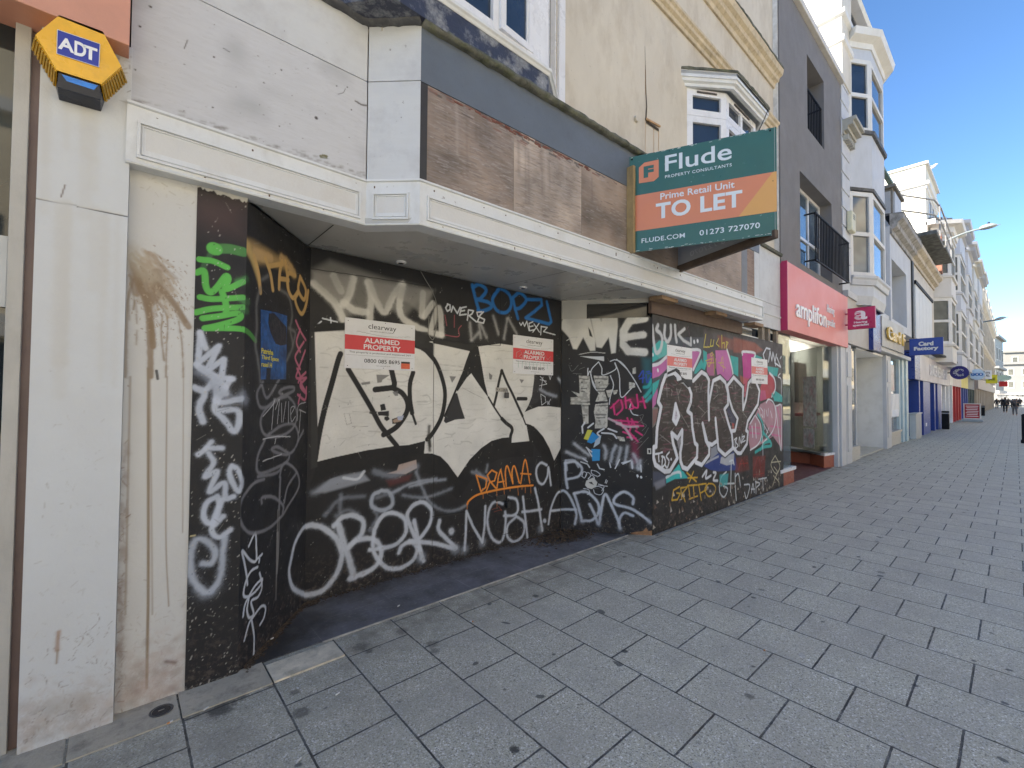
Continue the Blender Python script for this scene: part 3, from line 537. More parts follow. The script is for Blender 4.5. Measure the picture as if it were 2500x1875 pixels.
multi(b5,'l','E',(.5,.38,.05),1.4,.4,.9,"1440,620 1500,600 1470,680 1450,640 1520,640;1500,540 1480,560 1490,580 1510,560 1500,540;1530,600 1530,690;1590,590 1580,660 1625,690;1560,640 1600,640;1600,580 1605,720;1515,560 1520,740")
multi(b5,'l','E',WH,3,.7,.95,"2045,510 2010,500 1980,560 1995,620;2030,630 2045,530 2062,620 2072,540 2098,665;2110,590 2145,680 2090,640 2105,560")
multi(b5,'s','E',WH,2.2,.6,.9,"2140,740 2120,770 2150,800 2150,950;2150,580 2140,600")
P5((.40,.22,.27),.95,"1160,860 1240,740 1300,620 1400,565 1470,630 1560,615 1562,1160 1450,1000 1330,1080 1180,1160 1150,1000",'H'); P5((.05,.05,.055),.9,"1240,740 1300,860 1320,1000 1280,1060 1440,1000 1340,820",'H',3)
multi(b5,'s','H',(.55,.08,.25),2.5,1,.8,"1170,890 1290,900;1170,960 1290,970;1420,880 1550,900;1440,980 1550,1000;1500,650 1540,800;1480,700 1500,860")
multi(b5,'s','H',WH,2.6,.7,.95,"1370,600 1400,560 1460,610 1485,760 1450,930 1330,1085;1240,750 1300,860 1310,1000 1270,1100 1180,1165;1490,640 1550,640 1553,900 1548,1170;1370,600 1390,560;1480,640 1540,1160;1180,850 1230,760;1200,880 1210,1010;1240,850 1250,1020")
multi(b5,'s','H',TL,5,1.,.9,"1270,740 1320,830 1335,950 1310,1050;1330,950 1400,1040 1430,1110 1340,1130 1240,1190;1420,1060 1350,1080 1300,1160;1440,500 1480,560 1540,560")
multi(b5,'l','H',WH,1.6,.4,.95,"1265,660 1290,690 1300,760;1300,660 1330,700 1330,780 1310,740;1350,680 1345,780;1370,690 1380,760;1395,670 1390,760;1420,700 1440,780;1300,860 1310,960;1340,810 1350,920;1340,860 1390,960;1400,900 1370,980;1325,1000 1332,1280")
# lower band
P5((.015,.04,.20),.95,"600,1340 830,1180 980,1170 1040,1400 800,1420 700,1400",'H'); P5((.25,.27,.32),.9,"690,1120 790,1100 800,1200 700,1280",'H'); P5((.4,.42,.46),.9,"830,1250 990,1200 980,1330 900,1350 820,1320",'H')
P5((.06,.07,.11),.9,"20,1420 200,1430 180,1560 20,1600",'H',3); P5((.03,.42,.42),.95,"330,1330 390,1430 440,1500 280,1510 180,1560 175,1480 250,1430",'H'); P5((.2,.21,.25),.8,"30,1560 160,1500 170,1580 60,1640",'H',4)
P5((.12,.015,.012),.75,"1010,1260 1150,1230 1170,1400 1000,1440",'H',4); P5((.14,.012,.01),.8,"1210,1240 1360,1230 1350,1480 1210,1500",'H',4)
multi(b5,'s','H',(.25,.02,.015),1.6,.6,.9,"1040,1400 1080,1280 1110,1360;1220,1400 1280,1250 1310,1480;1220,1460 1340,1440;1050,1330 1150,1320")
multi(b5,'s','H',WH,3.4,1,.9,"180,1490 270,1440 340,1430 355,1480;610,1480 660,1410 650,1500 710,1470;740,1430 770,1440 740,1520 790,1530")
multi(b5,'s','H',(.45,.47,.5),3,1,.8,"630,1330 720,1280 800,1240;800,1160 830,1190")
# outlines of the piece
OUT=["170,280 280,240 322,290 330,330 385,350 450,420 478,500 472,590 432,700 480,740 490,900 520,1080 550,1110 545,1250 430,1392 375,1370 350,1300 345,1200 365,1090 368,930 312,1025 242,960 262,1090 290,1180 312,1260 222,1412 165,1422 50,1340 28,1260 30,1130 58,1125 70,900 118,650 82,590 130,390 170,280",
 "290,620 330,760 295,850 262,800 290,620","500,340 600,235 655,270 688,330 680,480 688,800","688,600 738,340 820,298 882,360 912,480 915,620 872,680 920,850 960,970 972,1100 965,1150 880,1225 850,1200 800,1150 790,1060 768,850",
 "765,790 792,1050 722,1102 668,1080 612,850","612,850 650,1050 692,1130 690,1220 602,1342 530,1310","905,400 982,298 1060,380 1095,420 1090,560 1095,680 1130,560 1158,370 1210,305 1250,360 1290,460 1270,620 1210,720 1150,820 1130,930 1152,950 1140,1090 1070,1202 1030,1202 978,1140","905,400 930,560 970,690 1030,790 1000,930 958,940"]
for st in OUT: b5.stroke((.012,.012,.014),9.5,1,1,st,'H',smooth=False)
FL=(.040,.030,.026)
for st in (OUT[0],"490,350 600,240 690,330 690,600 740,340 820,300 905,420 918,620 876,680 970,1000 970,1150 880,1222 800,1150 790,1060 765,790 792,1050 722,1102 668,1080 690,1130 690,1220 602,1342 530,1310 550,1110 490,900","905,400 980,300 1090,410 1095,680 1160,370 1210,310 1290,460 1270,620 1140,820 1140,1090 1060,1202 980,1140 970,960 1000,930 1030,790 930,560"):
    b5.poly(FL,1,st,'H')
b5.poly((.05,.05,.09),1,"918,640 960,720 1005,790 985,910 965,930 945,820 900,700",'H'); b5.poly((.35,.06,.05),1,"960,840 990,850 985,910 968,925",'H'); b5.poly((.45,.42,.5),1,"290,690 322,765 298,830 270,795",'H'); b5.poly((.28,.27,.3),.8,"300,1040 355,1020 345,1150 330,1160",'H')
inside=np.zeros((b5.nz,b5.nx),bool)
for st in (OUT[0],"490,350 600,240 690,330 690,600 740,340 820,300 905,420 970,1000 970,1150 880,1222 765,790 690,1220 602,1342 490,900","905,400 980,300 1090,410 1095,680 1160,370 1290,460 1140,820 1060,1202 970,960 1030,790"): inside|=b5.mask(st,'H')
for k in range(1400):
    x=rng.random()*3.2; z=.3+rng.random()*1.9; i=min(b5.nx-1,int(x/b5.L*(b5.nx-1))); j=min(b5.nz-1,int(z/2.56*(b5.nz-1)))
    if not inside[j,i]: continue
    l=.04+rng.random()*.16; c=[(.10,.085,.075),(.015,.012,.012),(.20,.07,.10),(.16,.15,.14),(.07,.05,.045)][int(rng.random()*4.99)]
    b5.stroke(c,.7+rng.random(),.8,.6,[(x,z),(x+l,z+rng.normal(0,.02))],uv=True)
for k in range(500):   # brush texture over the coloured background letters
    x=rng.random()*4.3; z=1.2+rng.random()*1.3; l=.02+rng.random()*.06
    b5.stroke([(.03,.03,.04),(.3,.1,.2),(.05,.15,.15)][int(rng.random()*2.99)],.5,.6,.35,[(x,z),(x+rng.normal(0,.02),z+l)],uv=True)
for st in OUT: b5.stroke((.62,.64,.69),5.6,.5,1,st,'H',smooth=False)
multi(b5,'l','H',(.30,.28,.26),.8,.3,.85,"155,430 220,432;182,370 190,535;235,440 250,460 240,520;300,430 335,590;355,430 320,510;515,410 560,410;530,370 540,470;575,380 590,440;610,370 590,450;750,390 790,400;770,350 790,480;800,420 815,430;840,350 850,420;935,420 970,425;960,390 975,450;1000,400 1010,440;1150,410 1190,415;1180,380 1190,440;520,840 580,850;545,790 560,880;100,980 240,1090;440,560 470,620;560,640 640,720;330,700 450,900;270,900 230,960;600,770 680,680;740,560 800,500;1080,700 1140,780;820,700 880,840")
multi(b5,'s','H',WH,2.2,.4,1,"50,1212 90,1205 132,1192;85,1205 92,1300;135,1240 130,1362 168,1320 155,1255 125,1240;215,1190 180,1240 212,1295 190,1372 165,1345");b5.stroke(WH,3,.4,1,"237,1272 238,1277",'H')
multi(b5,'s','H',WH,1.8,.4,1,"990,1040 1020,1020 1008,1070 1032,1110 1002,1140 1000,1030;1045,1120 1050,1010 1072,1085 1085,975;1082,1010 1112,1000 1080,1068 1122,1050")
multi(b5,'l','F',(.55,.34,.02),2.,.6,.95,"1140,878 1085,910 1070,1000 1120,995 1145,940 1115,935;1160,990 1150,890 1210,880 1165,940 1190,1012;1220,870 1235,990;1262,868 1272,975;1212,868 1300,862;1228,988 1302,962;1312,862 1335,1000;1310,860 1378,850 1380,905 1330,935;1205,752 1290,832;1265,742 1228,835;1215,800 1300,795")
multi(b5,'s','F',(.55,.34,.02),2.,.6,.95,"1400,850 1368,900 1400,965 1450,940 1465,890 1440,855 1400,850")
multi(b5,'s','F',(.55,.60,.62),2.4,.8,.95,"1560,745 1512,800 1500,920 1540,972 1572,900 1535,872;1605,640 1602,780 1598,925;1540,852 1640,848;1640,760 1642,880 1650,1000;1640,790 1670,765 1688,880;1590,650 1620,640 1630,680"); b5.poly((.05,.35,.36),.8,"1500,770 1580,760 1570,860 1500,880",'F',soft=3)
multi(b5,'s','F',(.55,.58,.62),2.2,.7,.95,"1722,860 1770,862 1760,930 1740,985 1725,930;1785,935 1800,850 1812,930;1785,900 1815,900;1825,830 1828,940;1822,832 1862,850 1832,885;1888,800 1892,915;1850,812 1922,798")
multi(b5,'s','F',(.5,.47,.34),2,.6,.9,"2000,598 1962,680 2010,762 2042,690 2000,598;2040,715 2000,800 1980,865;1985,780 2030,830 2035,870;1965,660 2050,650;1990,700 2020,740")
multi(b5,'s','F',(.4,.37,.3),3,1,.8,"1925,910 1930,912;1960,880 1962,884;1945,890 1947,892")
b5.wear(1,240,420)
for k in range(110):
    x=rng.random()*4.2; z=rng.random()*.38; b5.poly([(.30,.25,.20),(.16,.10,.07),(.5,.47,.42)][int(rng.random()*2.9)],.8,[(x,z),(x+.02+rng.random()*.05,z+.005),(x+.01,z+.02+rng.random()*.06)],uv=True,soft=.5)
for X0 in (1.26,2.57,3.9): b5.stroke((.008,.008,.008),.6,.4,1,[(X0,0),(X0,2.56)],uv=True,smooth=False,h=-.006)
b5.build('board',hoard,'long flush board with the outlined three-letter piece')
# ================= ground =================
STAINS=[(float(G(x,y)[0]),float(G(x,y)[1]),r,a) for x,y,r,a in ((538,1732,.075,.75),(735,1740,.05,.6),(720,1690,.03,.5),(1308,1455,.03,.75),(1256,1830,.028,.9),(1055,1572,.05,.55),(1060,1590,.04,.5),(660,1655,.10,.55),(575,1700,.07,.6),(470,1745,.05,.5),(880,1580,.06,.5),(980,1540,.05,.4),(600,1655,.03,.8),(1860,1440,.03,.5),(1520,1395,.04,.5),(1525,1590,.025,.8),(900,1440+150,.03,.6),(1830,1700,.03,.6),(2150,1397,.04,.5))]
def slabmat():
    m,t,b=newmat('concrete_slabs'); g=nn(t,'ShaderNodeNewGeometry').outputs['Position']
    sx=nn(t,'ShaderNodeSeparateXYZ'); t.links.new(g,sx.inputs[0])
    wob=mth(t,'MULTIPLY',mth(t,'SUBTRACT',noise(t,g,30,3),.5),.006)
    cv=nn(t,'ShaderNodeCombineXYZ'); t.links.new(mth(t,'ADD',mth(t,'ADD',sx.outputs[1],wob),-2.5+.42*20),cv.inputs[0]); t.links.new(mth(t,'ADD',mth(t,'ADD',sx.outputs[0],wob),-.272+.404*80),cv.inputs[1])
    br=nn(t,'ShaderNodeTexBrick'); t.links.new(cv.outputs[0],br.inputs[0]); br.offset=.5; br.offset_frequency=2; br.squash=1
    br.inputs['Scale'].default_value=1; br.inputs['Brick Width'].default_value=.42; br.inputs['Row Height'].default_value=.404; br.inputs['Mortar Size'].default_value=.0060; br.inputs['Mortar Smooth'].default_value=.35; br.inputs['Bias'].default_value=0
    br.inputs['Color1'].default_value=(.50,.462,.35,1); br.inputs['Color2'].default_value=(.55,.512,.388,1); br.inputs['Mortar'].default_value=(.2,.2,.2,1)
    c=br.outputs['Color']
    vo=nn(t,'ShaderNodeTexVoronoi'); vo.inputs['Scale'].default_value=150; t.links.new(g,vo.inputs['Vector']); sc=nn(t,'ShaderNodeSeparateColor'); t.links.new(vo.outputs['Color'],sc.inputs[0])
    fade=remap(t,sx.outputs[0],4,14,1,.15)
    c=mix(t,mth(t,'MULTIPLY',fade,remap(t,sc.outputs[0],.80,1.,0,.85)),c,(.95,.92,.86)); c=mix(t,mth(t,'MULTIPLY',fade,remap(t,sc.outputs[1],.72,1.,0,.75)),c,(.12,.11,.10))
    agg=noise(t,g,120,3,.6); c=mix(t,remap(t,agg,.56,.66,0,.85),c,(.78,.75,.70)); c=mix(t,remap(t,noise(t,mapv(t,g,(1,1,1),(3,5,1)),135,3,.6),.57,.66,0,.75),c,(.14,.132,.12))
    c=mix(t,remap(t,noise(t,g,2.3,6,.7),.42,.66,0,.6),c,(.39,.355,.295)); 
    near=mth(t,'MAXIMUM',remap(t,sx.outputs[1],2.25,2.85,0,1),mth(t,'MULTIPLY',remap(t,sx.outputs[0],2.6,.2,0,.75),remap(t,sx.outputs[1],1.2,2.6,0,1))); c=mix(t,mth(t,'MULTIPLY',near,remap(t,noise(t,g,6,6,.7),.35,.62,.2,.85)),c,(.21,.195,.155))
    gum=noise(t,g,9,1,.3); c=mix(t,remap(t,gum,.745,.765,0,.75),c,(.06,.06,.06)); g2=noise(t,mapv(t,g,(1,1,1),(7,3,0)),7,1,.3); c=mix(t,remap(t,g2,.765,.78,0,.5),c,(.45,.44,.42))
    # dark sand joint with pale grit along it
    jn=br.outputs['Fac']; c=mix(t,mth(t,'MULTIPLY',jn,remap(t,noise(t,g,14,4),.35,.6,.5,1)),c,(.065,.061,.053))
    br2=nn(t,'ShaderNodeTexBrick'); t.links.new(cv.outputs[0],br2.inputs[0]); br2.offset=.5
    for k,v in (('Scale',1),('Brick Width',.42),('Row Height',.404),('Mortar Size',.016),('Mortar Smooth',1.)): br2.inputs[k].default_value=v
    rim=mth(t,'MULTIPLY',mth(t,'SUBTRACT',br2.outputs['Fac'],jn,clamp=True),remap(t,noise(t,g,5,5,.7),.45,.62,0,.5)); c=mix(t,rim,c,(.58,.56,.52))
    for (sx_,sy_,r_,a_) in STAINS:
        dn=nn(t,'ShaderNodeVectorMath',operation='DISTANCE'); t.links.new(g,dn.inputs[0]); dn.inputs[1].default_value=(sx_,sy_,0)
        f=mth(t,'ADD',dn.outputs['Value'],mth(t,'MULTIPLY',mth(t,'SUBTRACT',noise(t,g,2.2/r_,5,.65),.5),r_*1.6)); c=mix(t,remap(t,f,r_*.55,r_,a_,0),c,(.045,.042,.038))
    t.links.new(c,b.inputs['Base Color']); t.links.new(remap(t,noise(t,g,3,4),.3,.7,.55,.8),b.inputs['Roughness']); b.inputs['Specular IOR Level'].default_value=.3
    h=mth(t,'SUBTRACT',mth(t,'MULTIPLY',agg,.12),jn); h=mth(t,'ADD',h,mth(t,'MULTIPLY',noise(t,g,60,3),.18))
    bp=nn(t,'ShaderNodeBump'); bp.inputs['Strength'].default_value=.7; bp.inputs['Distance'].default_value=.006; t.links.new(h,bp.inputs['Height']); t.links.new(bp.outputs[0],b.inputs['Normal'])
    return m
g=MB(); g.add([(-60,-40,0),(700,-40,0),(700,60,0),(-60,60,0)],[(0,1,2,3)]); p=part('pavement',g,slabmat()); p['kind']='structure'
def tilemat():
    m,t,b=newmat('entrance_tile'); g=nn(t,'ShaderNodeNewGeometry').outputs['Position']
    br=nn(t,'ShaderNodeTexBrick'); t.links.new(mapv(t,g,(1,1,1),(.18,.03,0)),br.inputs[0]); br.offset=.0
    for k,v in (('Scale',1),('Brick Width',.60),('Row Height',.30),('Mortar Size',.003),('Mortar Smooth',.2)): br.inputs[k].default_value=v
    br.inputs['Color1'].default_value=(.150,.153,.172,1); br.inputs['Color2'].default_value=(.170,.172,.190,1); br.inputs['Mortar'].default_value=(.26,.26,.27,1)
    c=mix(t,remap(t,noise(t,g,4,6,.7),.38,.66,0,.85),br.outputs['Color'],(.075,.073,.074)); c=mix(t,remap(t,noise(t,g,45,4,.7),.57,.70,0,.6),c,(.30,.28,.25))
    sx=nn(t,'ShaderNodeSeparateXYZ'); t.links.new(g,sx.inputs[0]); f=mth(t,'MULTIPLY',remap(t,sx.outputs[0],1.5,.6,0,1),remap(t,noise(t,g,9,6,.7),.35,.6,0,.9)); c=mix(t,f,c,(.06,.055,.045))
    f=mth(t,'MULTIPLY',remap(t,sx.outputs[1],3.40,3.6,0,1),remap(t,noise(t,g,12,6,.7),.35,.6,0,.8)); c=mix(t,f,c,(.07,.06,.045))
    for (sx_,sy_,r_,a_) in ((.72,3.12,.30,.85),(1.05,3.30,.22,.6),(1.6,3.52,.16,.5),(3.9,3.45,.35,.8),(4.3,3.15,.2,.6),(2.5,3.55,.12,.4)):
        dn=nn(t,'ShaderNodeVectorMath',operation='DISTANCE'); t.links.new(g,dn.inputs[0]); dn.inputs[1].default_value=(sx_,sy_,0)
        f=mth(t,'ADD',dn.outputs['Value'],mth(t,'MULTIPLY',mth(t,'SUBTRACT',noise(t,g,9,6,.7),.5),r_*2.2)); c=mix(t,remap(t,f,r_*.4,r_,a_,0),c,(.035,.032,.028))
    t.links.new(c,b.inputs['Base Color']); t.links.new(remap(t,noise(t,g,6,5),.3,.7,.4,.62),b.inputs['Roughness'])
    bp=nn(t,'ShaderNodeBump'); bp.inputs['Strength'].default_value=.3; bp.inputs['Distance'].default_value=.004; t.links.new(noise(t,g,80,4),bp.inputs['Height']); t.links.new(bp.outputs[0],b.inputs['Normal']); return m
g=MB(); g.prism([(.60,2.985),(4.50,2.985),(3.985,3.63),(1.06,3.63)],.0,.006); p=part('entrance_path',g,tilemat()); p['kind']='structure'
stone=pmat('sandstone',(.44,.39,.30),.75,.25,4,(.10,.09,.07),1.,8,1,bump=.6,bscale=55,grain=(12,12,.4,(.50,.44,.33)))
stone2=pmat('sandstone_pale',(.66,.58,.44),.8,.25,6,(.2,.175,.13),.7,10,1,bump=.7,bscale=55)
g=MB()
for a,b_ in ((-3,-1.1),(-1.09,-.146),(-.136,.262),(.272,.672)): g.box(a,b_,2.735,2.985,-.05,.006)
p=part('kerb_strip',g,stone); p['kind']='structure'
g=MB(); g.box(.682,1.07,2.735,2.93,-.05,.010); p=part('kerb',g,stone2); p['kind']='structure'
g=MB(); g.box(1.02,4.42,2.970,2.978,0,.010); p=part('kerb_edging',g,pmat('edging',(.36,.34,.31),.6,.3,8,(.15,.14,.13),1.,9)); p['kind']='structure'
g=MB(); g.box(4.66,8.98,2.735,2.775,0,.012); p=part('kerb_base',g,pmat('mortar',(.26,.25,.22),.85,.3,9,(.08,.08,.07),.8,12,bump=.8)); p['kind']='structure'
# ================= left neighbour =================
white=pmat('white_render',(.66,.645,.61),.55,.05,3,(.36,.33,.29),.45,2.2,.25,low=.55,lowcol=(.36,.32,.28),lowh=.55,bump=.12,bscale=35)
frame=pmat('grey_paint_frame',(.42,.41,.385),.5,.06,3,(.2,.19,.17),.4,5,.3)
salmon=pmat('salmon_fascia',(.56,.27,.19),.4,.05,2,(.40,.22,.17),.4,3)
dglass=glassmat('shop_glass_dark',(.012,.016,.018),.03)
ls=thing('corner_shop','white pillared shop with salmon fascia at the far left edge','shop',(-1.5,3,0))
zj=float(W(180,502,2.92)[2])
def rasterwall(name,a,b,z0,z1,base,fn,parent,label,mat,res=.005,th=.1,c=None):
    B=Board(a,b,z0,z1,res,base); fn(B); o=B.build(name,parent,label,th); o.data.materials.clear(); o.data.materials.append(mat); return o
def rendermat():
    m,t,b=newmat('stained_render'); g=nn(t,'ShaderNodeNewGeometry').outputs['Position']; a=nn(t,'ShaderNodeVertexColor'); a.layer_name='paint'
    c=mix(t,remap(t,noise(t,g,4,5,.6),.35,.7,0,.16),a.outputs[0],(.42,.39,.35)); t.links.new(c,b.inputs['Base Color']); b.inputs['Roughness'].default_value=.6
    bp=nn(t,'ShaderNodeBump'); bp.inputs['Strength'].default_value=.35; bp.inputs['Distance'].default_value=.006; t.links.new(noise(t,g,48,5,.65),bp.inputs['Height']); t.links.new(bp.outputs[0],b.inputs['Normal']); return m
RM=rendermat()
def grime(B,n,x0,x1,zc,zs,cols,w=.5,al=.6):
    for k in range(n):
        x=x0+rng.random()*(x1-x0); z=abs(rng.normal(zc,zs)); l=rng.random()*.03; a=rng.random()*6.3
        B.stroke(cols[int(rng.random()*len(cols))],rng.random()*w+.1,.35,al*rng.random(),[(x,z),(x+math.cos(a)*l,z+math.sin(a)*l)],uv=True,smooth=False)
def f_left(B):
    for k in range(16):
        x=rng.random()*.3; z=3.0 if k%2 else zj; l=.2+rng.random()*.7
        B.stroke((.50,.49,.46),2+rng.random()*3,3,.35,[(x,z),(x+.005,z-l)],uv=True)
    grime(B,420,0,.31,.0,.22,[(.45,.38,.32),(.25,.22,.19),(.33,.29,.25),(.55,.52,.48)],.35,.5)
    for k in range(110): x=rng.random()*.31; z=abs(rng.normal(0,.13)); B.stroke([(.40,.32,.27),(.22,.18,.15),(.50,.42,.37)][k%3],.8+rng.random()*3,3.5,.22,[(x,z),(x+rng.normal(0,.02),z+.01)],uv=True)
    for k in range(26):
        x=rng.random()*.3; z=rng.random()*.45; P_=[(x,z)]
        for q in range(4): P_.append((P_[-1][0]+rng.normal(.008,.012),P_[-1][1]+rng.normal(.012,.012)))
        B.stroke((.16,.13,.11),.18,.3,.7,P_,uv=True,h=-.002)
    grime(B,120,.05,.25,.9,.35,[(.4,.38,.35),(.3,.28,.26)],.4,.5)
    B.stroke((.30,.17,.10),1.6,1,.8,[(.115,.42),(.118,.50)],uv=True); B.stroke((.25,.18,.12),.8,.6,.8,[(.115,.36),(.117,.42)],uv=True)
    B.stroke((.30,.26,.22),9,7,.45,[(.10,.16),(.2,.15)],uv=True)
    B.stroke((.16,.12,.1),.5,.4,1,[(.08,zj+.03),(.092,zj+.09)],uv=True)
    B.stroke((.03,.03,.03),.35,.3,1,[(0,zj),(.13,zj+.002),(.14,zj-.003),(.32,zj)],uv=True,smooth=False,h=-.006)
    grime(B,120,.0,.31,3.2,.08,[(.3,.26,.2),(.12,.1,.08)],.5,.8)
rasterwall('pillar',(-.300,2.925),(.015,2.915),0,3.33,(.55,.57,.585),f_left,ls,'broad white pillar under the alarm box',RM,.005,.35)
g=MB(); g.box(-.335,-.302,2.99,3.1,0,3.4); part('door_jamb',g,pmat('jamb_dark',(.17,.12,.11),.5),ls)
g=MB(); g.box(-.385,-.335,2.965,3.06,0,3.36); g.box(-2.6,-.385,2.965,3.06,3.29,3.36); g.box(-2.6,-.385,2.97,3.06,0,.12); g.box(-1.5,-1.45,2.965,3.06,.12,3.29); wfr=part('window_frame',g,frame,ls,bev=.003)
g=MB(); g.box(-2.6,-.385,3.02,3.03,.12,3.29); part('pane',g,dglass,wfr)
g=MB(); g.box(-2.6,-.39,3.0,3.012,1.98,2.30); part('window_film',g,pmat('frosted_band',(.45,.47,.48),.3),ls)
g=MB(); g.box(-.02,.05,3.0,3.2,2.7,4.4); part('gap_filler',g,pmat('gap_dark',(.02,.02,.02),.9),ls)  # dark box added behind the fascia joint so no sky shows through
g=MB(); g.box(-3.2,.002,2.80,3.2,3.268,4.3); part('fascia',g,salmon,ls,bev=.004)
g=MB(); g.box(-6.5,.0,3.05,12,3.5,8.6); g.box(-6.5,-2.6,2.95,12,0,3.5); g.box(-2.6,-.02,3.9,12,0,3.5); part('wall',g,pmat('cream_wall_far',(.5,.47,.4),.7),ls)  # upper wall is out of view, made tall enough to shade the frontage
# alarm box
ab=thing('alarm_box','yellow hexagonal burglar alarm box with blue badge on the white pillar','alarm box',(-.16,2.92,3.1))
fr=[W(*CR['N'](x,y),2.80) for x,y in ((510,130),(305,300),(490,605),(870,725),(1045,570),(885,270))]
c0=sum(fr)/6; bk=[c0+(q-c0)*1.16 for q in fr]
for q in bk: q[1]=2.918
for q in fr: q[1]=2.80
yel=pmat('alarm_yellow',(.78,.42,.012),.3,.06,6,(.35,.2,.03),.3,14,coat=.3,bump=.03); navy=pmat('alarm_lens_dark',(.012,.016,.03),.25)
# upper hexagonal cover
g=MB(); n=6; g.add(fr+bk,[tuple(range(6)),tuple(range(6,12))[::-1]]+[(i,i+6,(i+1)%6+6,(i+1)%6) for i in range(6) if i!=2]); part('cover',g,yel,ab)
g=MB()
lw=[bk[2]+(0,0,-.055)+np.array([.012,0,0]),bk[3]+(0,0,-.055)+np.array([-.012,0,0])]
a0,a1=fr[2],fr[3]; d0=a0+(0.004,.008,-.002); d1=a1+(-.004,.008,-.002); e0=a0*.3+lw[0]*.7; e1=a1*.3+lw[1]*.7; e0[1]=2.83; e1[1]=2.83; e0[2]-=.008; e1[2]-=.008
g.add([d0,d1,e1,e0,bk[2],bk[3],lw[1],lw[0]],[(0,1,2,3),(3,2,6,7),(0,3,7,4),(1,5,6,2),(4,7,6,5),(0,4,5,1)]); ln=part('lens',g,navy,ab,bev=.002)
g=MB(); q=lambda u,v:(d0*(1-u)+d1*u)*(1-v)+(e0*(1-u)+e1*u)*v+np.array([0,-.0015,-.0005])
g.sheet([q(.08,.08),q(.95,.08),q(.85,.45),q(.2,.42)],(0,-.8,-.6),.001); part('strobe_window',g,pmat('blue_strobe',(.03,.22,.75),.15,.2,30),ab)
g=MB()
for i0,i1 in ((1,2),(3,4)):
    for k in range(9):
        u=(k+.5)/9; a=fr[i0]*(1-u)+fr[i1]*u; b_=bk[i0]*(1-u)+bk[i1]*u; a=a+(b_-a)*.12; tv=(fr[i1]-fr[i0])/9*.28; on=np.array([(fr[i0]+fr[i1])[0]/2-c0[0],0,(fr[i0]+fr[i1])[2]/2-c0[2]]); on/=np.linalg.norm(on); on*=.005
        g.add([a-tv,a+tv,b_+tv,b_-tv,a-tv+on,a+tv+on,b_+tv+on,b_-tv+on],[(0,1,2,3),(4,5,6,7),(0,1,5,4),(1,2,6,5),(2,3,7,6),(3,0,4,7)])
part('rib',g,pmat('alarm_rib',(.42,.25,.03),.5,.3,40),ab,kind='stuff')
g=MB(); bd=[W(*CR['N'](x,y),2.7985) for x,y in ((495,258),(490,465),(852,582),(862,382))]; g.sheet(bd,(0,-1,0),.002); bdg=part('badge',g,pmat('badge_blue',(.02,.035,.30),.3),ab)
g=MB(); u=Vector(bd[3]-bd[0]); u.z*=1; uz=Vector((0,0,1)); L=u.length
Lb=(Vector(bd[2])-Vector(bd[1])).length; Hb=(Vector(bd[0])-Vector(bd[1])).length
put_text(g,'A',Vector(bd[1])+Vector((0,-.002,0)),Vector(bd[2]-bd[1]).normalized(),uz,.02*Lb,.40*Lb,.24*Hb,.76*Hb,(0,-1,0),.03,th=.0015)
put_text(g,'D',Vector(bd[1])+Vector((0,-.002,0)),Vector(bd[2]-bd[1]).normalized(),uz,.40*Lb,.68*Lb,.20*Hb,.80*Hb,(0,-1,0),.03,th=.0015)
put_text(g,'T',Vector(bd[1])+Vector((0,-.002,0)),Vector(bd[2]-bd[1]).normalized(),uz,.62*Lb,.95*Lb,.20*Hb,.76*Hb,(0,-1,0),.03,th=.0015)
for v in (0,1): pass
part('lettering',g,pmat('badge_white',(.75,.76,.78),.4),ab)
g=MB()
for i in range(4): 
    a,b_=Vector(bd[i]),Vector(bd[(i+1)%4]); g.tube([a+Vector((0,-.003,0)),b_+Vector((0,-.003,0))],.0011,4)
part('badge_rim',g,MATS['badge_white'],ab)
# ================= vacant shop =================
cream=pmat('cream_stucco',(.57,.53,.455),.75,.05,1.2,(.30,.24,.17),.5,2.6,.45,grain=(3,.7,.16,(.33,.27,.20)),spots=.5,spotcol=(.13,.12,.09),bump=.3,bscale=30)
cstone=pmat('cornice_stucco',(.52,.44,.32),.8,.12,4,(.16,.13,.09),.6,11,.8,bump=.5,bscale=40)
wply=pmat('white_weathered_ply',(.535,.55,.565),.55,.05,2,(.33,.32,.34),.5,3.5,1,grain=(5,45,.16,(.42,.42,.44)),spots=.8,spotcol=(.06,.05,.04),bump=.15,bscale=60)
wtrim=pmat('white_painted_trim',(.62,.64,.655),.45,.04,3,(.38,.36,.33),.35,7,.6,spots=.6,spotcol=(.12,.08,.06),bump=.1)
gband=pmat('slate_painted_band',(.105,.125,.155),.5,.08,2,(.07,.08,.10),.5,4,1,spots=.4,spotcol=(.03,.03,.03),bump=.08)
brown=pmat('weathered_plywood',(.23,.155,.115),.75,.1,2,(.06,.038,.03),1.,1.7,.8,grain=(7,34,.55,(.40,.33,.29)),bump=.3,bscale=40)
brown2=pmat('weathered_plywood_pale',(.33,.26,.22),.75,.1,2,(.13,.085,.07),.8,1.8,.8,grain=(7,34,.5,(.42,.37,.33)),bump=.3,bscale=40)
soff=pmat('soffit_paint',(.42,.42,.405),.3,.05,1.5,(.33,.31,.28),.4,5,bump=.03)
moss=pmat('mossy_lead',(.07,.075,.06),.85,.5,9,(.10,.12,.04),.8,8,bump=1.,bscale=45,grain=(9,9,.35,(.26,.25,.22)))
lead=pmat('lead_flashing',(.07,.07,.075),.6,.35,7,(.24,.25,.24),.5,9,bump=.6,bscale=14)
peel=pmat('peeling_navy_paint',(.025,.030,.055),.45,.2,5,(.36,.37,.37),.95,7,1,bump=.5,bscale=25)
upvc=pmat('white_upvc',(.70,.71,.74),.3,.03,3,(.45,.44,.42),.3,9,.5,bump=.03)
wg=glassmat('window_glass',(.015,.022,.035),.03)
